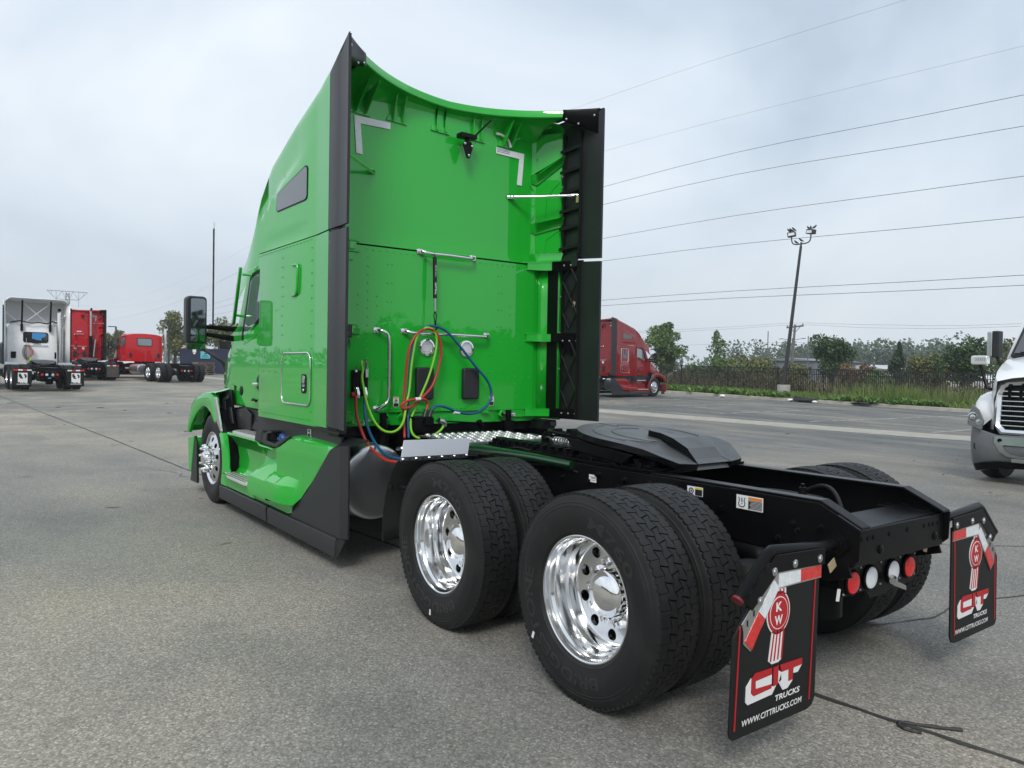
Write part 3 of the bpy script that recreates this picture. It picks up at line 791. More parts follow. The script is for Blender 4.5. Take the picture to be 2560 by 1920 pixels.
for s in (-1, 1):
    cs = [c for c in CS if c <= 2.001]
    m.grid([[(s*x, y, z) for x, y, z in row] for row in shell(lambda c: 3.04, lambda c: 4.785, cs, 44)])
    cs2 = [2+i/14 for i in range(15)]
    def y0(c):
        x = sect(3.0, c)[0]
        return 3.04 if x > 1.02 else y_tr(x)+.003
    rows = []
    for row in shell(y0, lambda c: 4.785, cs2, 60):
        q = []; ye = row[0][1]
        for x, y, z in row:
            k = max(0, min(1, (3.75-y)/(3.75-ye))); k = k*k*(3-2*k); q.append((s*x, y, z+(3.988+.045*x/1.28-z)*k if x < 1.03 else z))
        rows.append(q)
    m.grid(rows)
    # lower sleeper-wide front corner, folded round to the cab
    fr = [i/16 for i in range(12)]; m.grid([[(s*sect(4.785, c)[0], 4.785, sect(4.785, c)[1]) for c in fr], [(s*(sect(4.785, c)[0]-.02), 4.80, sect(4.785, c)[1]) for c in fr], [(s*.95, 4.82, sect(4.785, c)[1]) for c in fr]])
roof = m.build('roof_fairing', GREEN, T, 32)
# green lip along the concave trailing edge with its underside
m = MB(); rows = []
for i in range(-30, 31):
    x = 1.03*i/30; y = y_tr(x); z = 3.99+.045*(abs(x)/1.28)
    f = max(0, 3.285-y)
    zi = 3.862-.05*(abs(x)/1.03)**4
    rows.append([(x, y, z), (x, y-.004, z-.006), (x, y-.004, z-.060), (x, y+.004, z-.068), (x, y+.022, z-.064), (x, y+.25*f+.02, z-.068), (x, y+.6*f+.02, z-.09), (x, 3.287, zi)])
m.grid(rows)
m.build('roof_lip', GREEN, T, 32)
# black corner caps of the roof and the black rubber edges below them
def edge_piece(s):
    m = MB()
    xr = lambda y: lerp(W_T, y)-lerp(R_T, y)
    rows = []
    for k in range(9):
        y = 2.553+(3.04-2.553)*k/8; w, zt, r = lerp(W_T, y), lerp(Z_T, y), lerp(R_T, y)
        rows.append([(s*(w-r+r*math.cos(q*PI/12)), y, zt-r+r*math.sin(q*PI/12)) for q in range(7)])
    m.grid(rows)
    rows = []
    for k in range(13):
        x = 1.012+(1.266-1.012)*k/12; ya = y_tr(x)
        yi = 3.04 if x < 1.115 else 3.04-(x-1.115)/(1.268-1.115)*.487
        yi = max(yi, ya+.004); rows.append([(s*x, ya+(yi-ya)*q/4, lerp([(ya, 3.995+.045*x/1.28), (3.04, lerp(Z_T, 3.04)+.004)], ya+(yi-ya)*q/4) if q else 3.995+.045*x/1.28) for q in range(5)])
    m.grid(rows)
    cap = m.build('corner_cap', TRIM, T, 40)
    m = MB(); rows = []                          # dark lining under the corner with pale rivets
    for k in range(9):
        x = 1.012+.252*k/8; y = y_tr(x); z = 3.995+.045*x/1.28
        rows.append([(s*x, y, z), (s*x, y-.003, z-.012), (s*(x-.004), y+.004, lerp([(1.012,3.93),(1.12,3.88),(1.265,3.80)], x))])
    m.grid(rows); m.build('cap_lining', SATIN, cap, 35, solid=.006)
    m = MB()
    for x, z in ((1.035,3.945),(1.12,3.90),(1.225,3.975)): m.ball((s*x,y_tr(x)-.004,z), .012, 8, 5)
    m.build('rivets', STEEL, cap)
    # upper and lower rubber edge
    zlo = ZS-.035
    for nm, z0, z1 in (('upper_edge_trim', 2.668, 3.90), ('lower_edge_trim', 1.112, 2.640)):
        m = MB(); cols = [(3.03,1.2145),(2.80,1.2475),(2.775,1.2445),(2.55,1.2805)]
        def zz(z, y, top): return z+(.0 if not top else 0)
        up = nm[0] == 'u'
        a = []
        for y, x in cols:
            dz = (3.04-y)*(-.055 if up else .0)
            za = z0+(.03*(3.04-y)/.49 if not up and False else 0)-(.028*(3.04-y)/.49 if up or True else 0)*(1 if up else 0)
            zb = z1-(.028*(3.04-y)/.49 if not up else 0)
            if up: zb = lerp(Z_T, y)-lerp(R_T, y)
            a.append([(s*x, y, za+(zb-za)*k/6) for k in range(7)])
        m.grid(a); m.grid([[(s*(x-.022), y, p[2]) for p in row] for (y, x), row in zip(cols, a)])
        m.grid([a[-1], [(s*(cols[-1][1]-.022), cols[-1][0], p[2]) for p in a[-1]]])
        for e_ in (0, -1): m.grid([[r_[e_] for r_ in a], [(s*(x-.022), y, r_[e_][2]) for (y, x), r_ in zip(cols, a)]])
        if not up: m.box(min(s*1.178,s*1.205), max(s*1.178,s*1.205), 2.80, 3.02, 2.58, 2.70)
        tr_ = m.build(nm, TRIM, T, 25)
        # lattice or shelves moulded on the inside
        m = MB(); xi = lambda y: lerp([(2.55,1.258),(2.78,1.224),(3.04,1.190)], y)
        if not up:
            for zb in (1.22, 1.99):
                z = zb; hh = .34 if zb < 1.5 else .30
                for k in range(2):
                    c0, c1, c2, c3 = (2.98,z+hh/2), (2.89,z), (2.80,z+hh/2), (2.89,z+hh)
                    for (ya,za),(yb,zb2) in ((c0,c1),(c1,c2),(c2,c3),(c3,c0)):
                        m.tube([(s*(xi(ya)-.024),ya,za),(s*(xi(yb)-.024),yb,zb2)], .009, 6)
                    z += hh
            for y in (2.99, 2.79): m.box(min(s*(xi(y)-.03),s*xi(y)), max(s*(xi(y)-.03),s*xi(y)), y-.008, y+.008, 1.13, 2.62)
        else:
            for z in (2.76,2.95,3.12,3.30,3.50,3.70): m.slab([(s*(xi(3.02)),3.02,z),(s*xi(2.79),2.79,z+.02),(s*(xi(2.79)-.03),2.79,z+.01),(s*(xi(3.02)-.05),3.02,z-.02)], (0,0,.03))
            for y in (2.99, 2.79): m.box(min(s*(xi(y)-.03),s*xi(y)), max(s*(xi(y)-.03),s*xi(y)), y-.008, y+.008, 2.68, 3.86)
        m.build('inner_ribs', FLAP, tr_, 30)
        m = MB()
        for z in ([2.72,2.96,3.1,3.36,3.46,3.7] if up else [1.16,1.6,1.95,2.3]): m.ball((s*(xi(3.0)-.034),3.0,z), .009, 6, 4)
        m.build('rivets', STEEL, tr_)
    m = MB(); z = 3.22; m.cbox((s*1.196,2.82,z), (.004,.035,.06)); m.cbox((s*1.196,2.84,2.22), (.004,.03,.055), rot=Matrix.Rotation(R(20),3,'X')); m.build('paper_label', TAN, T, 0)
for s in (-1, 1): edge_piece(s)

# sleeper box
m = MB()
plan = [(1.0,3.225),(1.12,3.235),(1.165,3.262),(1.183,3.30),(1.187,3.34),(1.187,4.74),(1.182,4.768),(1.15,4.785)]
loop = [(x,y) for x, y in plan]+[(-x,y) for x, y in plan[::-1]]
zs_ = [1.085,1.10,2.63,2.660]
m.grid([[(x,y,z) for x, y in loop] for z in zs_], 0, True)
m.add([(x,y,1.085) for x, y in loop], [list(range(len(loop)))]); m.add([(x,y,2.660) for x, y in loop], [list(range(len(loop)))])
m.build('sleeper', GREEN, T, 32)
# plates over the rear corners (side extenders, painted)
for s in (-1, 1):
    m = MB()
    pl = [(s*1.1905,3.345),(s*1.2145,3.032)]
    m.grid([[(x,y,z) for z in (1.098,1.8,2.5,2.656)] for x, y in pl])
    m.build('extender_panel', GREEN, T, 0, solid=.012)
    m = MB()                                     # inside face between the back wall and the rubber edge
    pl = [(s*1.06,3.225),(s*1.10,3.20),(s*1.145,3.13),(s*1.178,3.03)]
    m.grid([[(x,y,z) for z in (1.12,1.8,2.3,2.575)] for x, y in pl])
    m.build('extender_inner_panel', GREEN, T, 30, solid=.008)
    m = MB(); m.box(min(s*1.128,s*1.122), max(s*1.128,s*1.122), 3.0, 3.2, 1.13, 2.57); m.tube([(s*1.128,3.145,1.14),(s*1.128,3.145,2.57)], .008, 6); m.build('hinge_rod', SATIN, T)
    for z in (2.595, 1.90, 1.17):                # curved horizontal brackets
        m = MB()
        out = [(s*.86,3.215),(s*.90,3.19),(s*1.02,3.15),(s*1.16,3.02),(s*1.22,2.98),(s*1.22,3.0),(s*1.12,3.2)]
        m.prism(out, 'z', z-.038, z-.030); m.prism(out, 'z', z+.030, z+.038)
        m.grid([[(x,y+.004,zz) for zz in (z-.034,z+.034)] for x, y in out[1:4]])
        m.build('extender_bracket', GREEN, T, 30)
        m = MB(); m.slab([(s*1.10,3.06,z-.045),(s*1.24,2.76,z-.045),(s*1.24,2.76,z+.045),(s*1.10,3.06,z+.045)], (-s*.006,-.003,0))
        if z == 1.90: m.slab([(s*1.15,2.96,z-.045),(s*1.235,2.77,z-.045),(s*1.20,2.86,z-.18)], (-s*.006,-.003,0))
        b_ = m.build('bracket_arm', BLACK, T, 30)
        m = MB()
        for k in range(3): m.ball((s*(1.155+.03*k)-s*.010,2.942-.064*k-.006,z-(.03 if z == 1.9 else 0)), .0095, 8, 5)
        m.build('rivets', STEEL, b_)
# back walls
m = MB(); m.box(-1.0,1.0,3.205,3.222,1.195,2.622)
m.box(-.965,-.62,3.205,3.222,1.125,1.194); m.box(.62,.985,3.205,3.222,1.125,1.194)
m.slab([(-1.06,3.205,2.600),(1.06,3.205,2.600),(1.06,3.205,2.626),(-1.06,3.205,2.626)], (0,.07,0))
bw = m.build('rear_wall', GREEN, T, 30, bevel=.004)
m = MB()
plan2 = [(-1.180,3.035),(-1.175,3.045),(-1.035,3.262),(-1.02,3.275),(-1.0,3.283),(-.985,3.285),(-.97,3.285),(-.5,3.285),(0,3.285),(.5,3.285),(.97,3.285),(.985,3.285),(1.0,3.283),(1.02,3.275),(1.035,3.262),(1.175,3.045),(1.180,3.035)]
zs2 = [2.598,2.70,3.0,3.4,3.7,3.80,3.86,3.90,3.93]
def up_y(x, y, z): return y
m.grid([[(x,y,z if abs(x) < 1.0 or z < 3.85 else 3.85+(z-3.85)*.6) for z in zs2] for x, y in plan2])
uw = m.build('upper_rear_wall', GREEN, T, 12)
# embossed seams on the right-hand inner corner (both sides)
for s in (-1, 1):
    m = MB()
    m.tube([(s*.99,3.278,2.72),(s*1.03,3.268,2.80),(s*1.03,3.268,2.93),(s*.985,3.278,3.00)], .005, 5)
    m.tube([(s*1.0,3.278,3.06),(s*1.03,3.268,3.10),(s*1.03,3.268,3.34),(s*.975,3.280,3.40),(s*.97,3.28,3.50)], .005, 5)
    m.tube([(s*1.09,3.17,3.08),(s*1.095,3.165,3.28),(s*1.165,3.055,3.42)], .005, 5)
    m.tube([(s*1.09,3.17,2.74),(s*1.095,3.165,2.86),(s*1.165,3.055,2.95)], .005, 5)
    m.build('pressed_seams', GREEN, uw, 40)
    for z, dz in ((3.50,.17),(3.02,.05),(2.72,.0)):
        m = MB()                                 # wedge shaped shelf in the corner
        A = [(s*.985,3.225,z),(s*1.02,3.17,z+.005),(s*1.165,2.97,z+dz),(s*1.20,3.03,z+dz),(s*1.06,3.285,z),(s*.985,3.285,z)]
        B = [(s*1.0,3.27,z-.085),(s*1.035,3.24,z-.10),(s*1.175,3.02,z+dz-.09),(s*1.20,3.03,z+dz-.09),(s*1.06,3.285,z-.10),(s*.99,3.285,z-.085)]
        n = 6; m.add(A+B, [list(range(n)), list(range(n))[::-1]]+[(i, (i+1) % n, n+(i+1) % n, n+i) for i in range(n)])
        m.build('corner_shelf', GREEN, T, 30, bevel=.008)
# pairs of struts under the roof lip
for x in (-.85,-.50,-.06,.33,.68):
    for dx in (-.045, .045):
        m = MB(); y = y_tr(x); f = 3.287-y
        m.slab([(x+dx,3.285,3.72),(x+dx,3.25,3.72),(x+dx,y+.06,3.90),(x+dx,y+.04,3.925),(x+dx,3.285,3.88)], (.012,0,0))
        m.build('lip_strut', GREEN, T, 30, bevel=.003)
    m = MB(); m.prism([(x-.10,3.715),(x+.10,3.705),(x+.075,3.76),(x-.075,3.765)], 'y', 3.272, 3.284); m.lathe([(.009,0),(.007,-.004),(0,-.005)], (x,3.272,3.735), 'y', 8); m.build('strut_foot', GREEN, T, 30, bevel=.003)
m = MB(); m.tube(spline([(.55,3.262,3.82),(.62,3.262,3.815),(.69,3.262,3.78),(.72,3.262,3.72)], 5), .013, 8); m.build('white_conduit', WLAB, T)
# camera bracket
m = MB(); m.cbox((.17,3.19,3.70), (.17,.09,.04)); m.tube([(.17,3.19,3.70),(.17,3.18,3.62)], .022, 8); m.prism([(.115,3.62),(.145,3.655),(.20,3.655),(.23,3.62),(.19,3.50),(.16,3.50)], 'y', 3.165, 3.178)
m.tube([(.24,3.2,3.70),(.36,3.08,3.86)], .009, 6); cb = m.build('camera_bracket', SATIN, T, 30, bevel=.004)
m = MB()
for x, z in ((.135,3.625),(.21,3.612),(.178,3.525)): m.ball((x,3.163,z), .014, 8, 5)
m.build('bolts', STEEL, cb)
# white tape corners on the upper wall
YT = 3.279
for s, pts in ((-1, 0), (1, 0)):
    m = MB(); X = lambda a: s*a
    m.prism([(X(.897),3.692),(X(.56),3.696),(X(.56),3.640),(X(.838),3.634),(X(.815),3.38),(X(.873),3.38)], 'y', YT-.003, YT)
    m.build('tape_corner', WTAPE, uw, 0)
m = MB()
for z in (3.658, 3.672, 3.684): m.box(.57,.72,YT-.0042,YT-.0031,z,z+.004)
m.build('tape_print', LETTER, uw, 0)
# rivets on the back wall
m = MB()
def rv(x, z, y=3.205): m.lathe([(.0085,0),(.0075,-.003),(.004,-.0045),(0,-.005)], (x,y,z), 'y', 7)
for s in (-1, 1):
    for k in range(18): rv(s*.785, 1.30+.071*k)
    for x in (.965,.875): 
        for z in (1.505,1.58,2.11,2.19): rv(s*x, z)
    for z in (2.11,2.19): rv(s*.70, z)
    for z in (1.505,1.58): rv(s*.70, z); rv(s*.60, z); rv(s*.56, z) if s < 0 else None
    for z in (2.47,2.31,2.15,1.99,1.84): rv(s*.60, z); rv(s*.56, z)
    for z in (1.72,1.56,1.42,1.30): rv(s*.50, z) if s > 0 else None; rv(s*.46, z) if s > 0 else None
for k in range(30): rv(-.93+.064*k, 2.575)
for k in range(27): rv(-.60+.045*k, 1.225)
for k in range(14): rv(-.30+.055*k, 1.905)
m.build('rivets', GREEN, bw, 40, kind='stuff')
# grab handles
def handle(pts, r=.0145, ends=True):
    m = MB(); m.tube(spline(pts, 6), r, 12); h = m.build('grab_handle', POLISH, T, 40)
    m = MB()
    for p in (pts[0], pts[-1]): m.prism(rrect(p[0]-.032, p[0]+.032, p[2]-.024, p[2]+.024, .012), 'y', 3.197, 3.2045); m.tube([(p[0],3.197,p[2]),(p[0],3.17,p[2])], .02, 10)
    m.build('handle_feet', POLISH, h, 35, bevel=.002)
def bar(x0, x1, z):
    P = [(x0,3.20,z+.012),(x0+.005,3.17,z+.010),(x0+.05,3.14,z-.002),(x0+.1,3.135,z-.005),((x0+x1)/2,3.135,z-.003),(x1-.1,3.135,z-.005),(x1-.04,3.14,z-.003),(x1-.004,3.17,z+.008),(x1,3.20,z+.012)]
    handle(P)
bar(-.292, .262, 2.625-.03); bar(-.437, .432, 1.89)
handle([(-.70,3.20,1.90),(-.695,3.17,1.898),(-.655,3.14,1.885),(-.622,3.135,1.845),(-.615,3.135,1.70),(-.612,3.135,1.40),(-.615,3.135,1.315),(-.648,3.14,1.265),(-.69,3.17,1.235),(-.695,3.20,1.232)])
# round load lamps, pads, decals
for x in (-.209, .209):
    m = MB(); m.lathe([(.082,0),(.082,-.006),(.074,-.016),(.062,-.017),(.056,-.008),(.054,.001)], (x,3.2045,1.768), 'y', 36); l_ = m.build('work_lamp', CHROME, T, 40)
    m = MB(); m.lathe([(.055,-.006),(.03,-.010),(0,-.011)], (x,3.2045,1.768), 'y', 28); m.build('lens', LENSW, l_)
    m = MB()
    for k in range(4): m.box(x-.045,x+.045,3.190,3.1935,1.735+.02*k,1.7395+.02*k)
    m.build('lens_ribs', WLAB, l_, 0)
for x in (-.24, .246):
    m = MB(); m.prism(rrect(x-.088,x+.088,1.305,1.592,.022), 'y', 3.155, 3.204); m.build('cab_vent_pad', TRIM, T, 30, bevel=.016, seg=3)
for x in (-.505, .505):
    m = MB(); m.box(x-.027,x+.027,3.2030,3.2046,1.243,1.330); d = m.build('pinch_label', WLAB, T, 0)
    m = MB(); m.box(x-.023,x+.023,3.2022,3.2032,1.318,1.327); m.build('label_header', OLAB, d, 0)
    m = MB(); m.box(x-.023,x+.023,3.2022,3.2032,1.246,1.276); m.cbox((x,3.2026,1.302),(.008,.001,.022)); m.cbox((x-.008,3.2026,1.298),(.005,.001,.024),rot=Matrix.Rotation(R(35),3,'Y')); m.cbox((x+.008,3.2026,1.298),(.005,.001,.024),rot=Matrix.Rotation(R(-35),3,'Y')); m.cbox((x-.004,3.2026,1.284),(.02,.001,.006)); m.build('label_figure', BLAB, d, 0)
m = MB(); m.prism([(-1.02,2.54),(-.87,2.54),(-.87,2.60),(-1.02,2.60)], 'y', 3.185, 3.204); m.prism([(-1.02,2.47),(-.93,2.47),(-.90,2.535),(-1.02,2.535)], 'y', 3.19, 3.2)
m.build('side_bracket', GREEN, T, 30, bevel=.003)
m = MB(); m.cbox((-.965,3.18,1.88),(.05,.03,.11)); m.tube([(-.965,3.17,1.81),(-.975,3.17,1.77),(-.965,3.17,1.73),(-.955,3.17,1.77),(-.965,3.17,1.81)], .004, 6); m.build('corner_latch', TRIM, T, 30, bevel=.006)
m = MB(); m.cbox((-.89,3.195,1.885),(.07,.016,.055)); m.build('latch_plate', GREEN, T, 30, bevel=.003)
# bottom flange, lugs and cab dampers
for s in (-1, 1):
    m = MB(); m.prism([(s*.60,1.194),(s*.645,1.194),(s*.645,1.150),(s*.635,1.135),(s*.60,1.13),(s*.575,1.15)], 'y', 3.17, 3.20); m.prism([(s*.36,1.194),(s*.46,1.194),(s*.50,1.155),(s*.40,1.175)], 'y', 3.19, 3.2)
    l_ = m.build('lifting_lug', GREEN, T, 30, bevel=.004)
    m = MB(); m.lathe([(.016,0),(.016,-.002),(0,-.002)], (s*.612,3.168,1.158), 'y', 14); m.build('lug_hole', BLACK, l_)
    m = MB(); m.tube([(s*.66,3.14,.80),(s*.66,3.14,1.10)], .06, 16); m.tube([(s*.66,3.14,1.10),(s*.66,3.14,1.2)], .03, 10); m.build('cab_damper', BLACK, T, 40)
m = MB(); m.tube([(.62,3.17,1.165),(.72,3.15,1.158)], .016, 10); m.tube([(.72,3.15,1.158),(.735,3.147,1.157)], .022, 10); m.build('hatch_pin', STEEL, T)
m = MB(); m.box(-1.0,1.0,3.25,4.9,1.0,1.08); m.build('sleeper_floor', BLACK, T)
for s in (-1, 1): m = MB(); m.prism([(s*.95,1.02),(s*1.12,1.02),(s*1.14,1.10),(s*1.0,1.10)], 'y', 3.0, 3.2); m.build('floor_corner', SATIN, T, 30)
# support struts from the back wall to the rubber edges
for s in (-1, 1):
    m = MB(); a, b = Vector((s*.73,3.265,3.247)), Vector((s*1.192,2.85,3.26)); d = (b-a).normalized()
    m.tube([a-d*.03, a+d*.035], .02, 10); m.tube([a+d*.03, a+d*.09, b-d*.09, b-d*.03], [.02,.013,.013,.02], 10); m.tube([b-d*.035, b+d*.03], .02, 10)
    st = m.build('support_strut', POLISH, T, 40)
    m = MB()
    for q in (a-d*.01+Vector((0,-.02,0)), a+d*.02+Vector((0,-.02,0)), b+Vector((-s*.012,-.016,0))): m.ball(q, .009, 8, 5)
    m.build('bolts', BLACK, st)

# ---- hose tender and hoses
m = MB(); m.tube([(-.19,3.125,2.60),(-.19,3.12,2.555)], .004, 6); m.tube([(-.19,3.12,2.56),(-.187,3.11,2.20)], .0175, 12); tnd = m.build('hose_tender', RUBBER, T)
m = MB(); m.tube([(-.187,3.11,2.20),(-.186,3.108,2.085)], .010, 10); m.build('tender_spring', STEEL, tnd)
m = MB(); vs_, fs = text_geo('PHILLIPS', 1, .02); vs_, fs = fit((vs_, fs), 0, 1, 0, 1)
m.add([(-.198+.017*(1-v), 3.094, 2.235+.10*u) for u, v in vs_], fs)
vs_, fs = fit(text_geo('HOSE TENDER', 1, .0), 0, 1, 0, 1); m.add([(-.196+.012*(1-v), 3.0965, 2.39+.10*u) for u, v in vs_], fs)
m.build('lettering', WLAB, tnd, 0, weld=False)
m = MB(); m.tube([(-.186,3.108,2.085),(-.172,3.105,2.05),(-.18,3.1,2.0),(-.192,3.1,2.0),(-.20,3.105,2.05),(-.186,3.108,2.085)], .0045, 6); m.tube([(-.186,3.10,2.0),(-.186,3.10,1.97),(-.17,3.10,1.935),(-.20,3.10,1.91)], .008, 6); m.build('hose_clip', BLACK, tnd)
def hose(pts, r, mt, label, n=7):
    m = MB(); m.tube(spline(pts, n), r, 12); return m.build('air_hose', mt, T, 60, label=label)
hose([(-.861,3.14,1.589),(-.874,3.1,1.625),(-.889,3.09,1.62),(-.880,3.085,1.56),(-.887,3.08,1.50),(-.887,3.05,1.42),(-.878,3.0,1.286),(-.843,2.95,1.158),(-.786,2.92,1.081),(-.716,2.9,1.055),(-.633,2.92,1.075),(-.55,2.98,1.142),
      (-.491,3.05,1.269),(-.446,3.08,1.391),(-.414,3.1,1.628),(-.368,3.1,1.854),(-.298,3.1,1.925),(-.247,3.1,1.937),(-.188,3.1,1.899),(-.168,3.1,1.81),(-.198,3.09,1.67),(-.268,3.08,1.479),(-.376,3.07,1.266),
      (-.457,3.02,1.147),(-.515,2.9,1.048),(-.502,2.8,1.007),(-.379,2.8,1.02),(-.265,2.85,1.061),(-.203,2.9,1.100)], .0102, GHOSE, 'lime green cable draped in long loops')
hose([(-.921,3.12,1.346),(-.929,3.1,1.249),(-.926,3.08,1.171),(-.927,3.0,1.073),(-.914,2.9,.965),(-.929,2.7,.903),(-.923,2.55,.875),(-.907,2.45,.873),(-.80,2.2,.86)], .0125, RHOSE, 'red hose hanging from the coupling to the tank')
hose([(-.84,3.12,1.332),(-.852,3.1,1.247),(-.862,3.05,1.145),(-.863,2.95,1.029),(-.872,2.8,.947),(-.879,2.65,.905),(-.881,2.5,.896),(-.85,2.35,.897),(-.78,2.2,.88)], .0125, BHOSE, 'blue hose hanging from the coupling to the tank')
hose([(-.555,2.95,.997),(-.511,3.05,1.171),(-.48,3.1,1.391),(-.45,3.1,1.701),(-.396,3.1,1.84),(-.319,3.1,1.912),(-.24,3.1,1.928),(-.165,3.1,1.887),(-.123,3.1,1.774),(-.131,3.1,1.646),(-.209,3.085,1.441),(-.332,3.06,1.329),
      (-.446,3.03,1.257),(-.535,3.02,1.241),(-.549,3.02,1.272),(-.496,3.01,1.305),(-.405,3.0,1.319),(-.327,3.01,1.312),(-.296,3.02,1.274),(-.315,3.01,1.225)], .0120, RHOSE, 'red hose looped once round itself')
hose([(-.517,2.95,.995),(-.465,3.06,1.17),(-.432,3.11,1.453),(-.408,3.11,1.727),(-.361,3.11,1.866),(-.276,3.11,1.943),(-.189,3.1,1.954),(-.069,3.1,1.914),(.055,3.1,1.805),(.23,3.1,1.626),(.378,3.1,1.482),(.429,3.1,1.361),
      (.385,3.08,1.268),(.269,3.05,1.199),(.13,3.03,1.181),(0,3.02,1.205),(-.121,3.02,1.248),(-.209,3.02,1.254),(-.262,3.01,1.222)], .0120, BHOSE, 'blue hose in a wide loop to the side')
m = MB(); m.tube([(-.315,3.01,1.225),(-.335,3.0,1.185),(-.35,2.99,1.15)], .019, 10); m.tube([(-.262,3.01,1.222),(-.285,3.0,1.186),(-.30,2.99,1.15)], .019, 10); m.build('hose_sleeves', LETTER, T)
m = MB(); m.tube([(-.203,2.9,1.088),(-.205,2.895,1.12),(-.225,2.89,1.135),(-.26,2.89,1.14)], .026, 12); m.build('cable_plug', BRUSHED, T)
m = MB(); m.tube([(-.861,3.14,1.589),(-.868,3.12,1.61),(-.853,3.10,1.640),(-.825,3.12,1.615),(-.818,3.14,1.56)], .012, 8); m.tube([(-.818,3.14,1.58),(-.818,3.14,1.50)], .016, 8); m.build('cable_elbow', STEEL, T)
for (x, z), p2 in (((-.43,1.319),(-.38,1.320)), ((-.03,1.197),(.03,1.190))):
    m = MB(); m.tube([(x,3.003 if x < -.2 else 3.02,z),(p2[0],3.0 if x < -.2 else 3.023,p2[1])], .0155, 10); m.build('hose_label', WLAB, T)
# coupling block on the back wall
m = MB()
m.cbox((-.895,3.185,1.46),(.075,.035,.18)); m.cbox((-.875,3.18,1.545),(.12,.03,.03)); m.cbox((-.825,3.16,1.46),(.04,.05,.17)); m.cbox((-.86,3.18,1.37),(.13,.04,.06))
gb = m.build('coupling_block', SATIN, T, 30, bevel=.006)
m = MB(); m.ball((-.905,3.16,1.548), .014, 8, 6)
for x in (-.905, -.835):
    m.tube([(x,3.14,1.41),(x,3.12,1.37),(x+.006,3.12,1.33)], [.018,.022,.014], 10); m.lathe([(.02,-.01),(.024,0),(.02,.01)], (x,3.14,1.405), 'z', 10)
m.build('couplings', CHROME, gb, 40)
m = MB(); m.tube([(-.955,3.14,1.352),(-.92,3.14,1.352)], .026, 12); m.build('red_knob', PRED, gb, 40)
m = MB(); m.box(-.46,-.27,2.97,3.12,1.03,1.17); m.cbox((-.32,2.96,1.13),(.08,.05,.06)); m.tube([(-.24,2.98,1.13),(.20,2.98,1.10)], .008, 6); m.tube([(.20,2.97,1.12),(.24,2.97,1.05)], .03, 8); m.build('valve_box', BLACK, T, 30, bevel=.012)

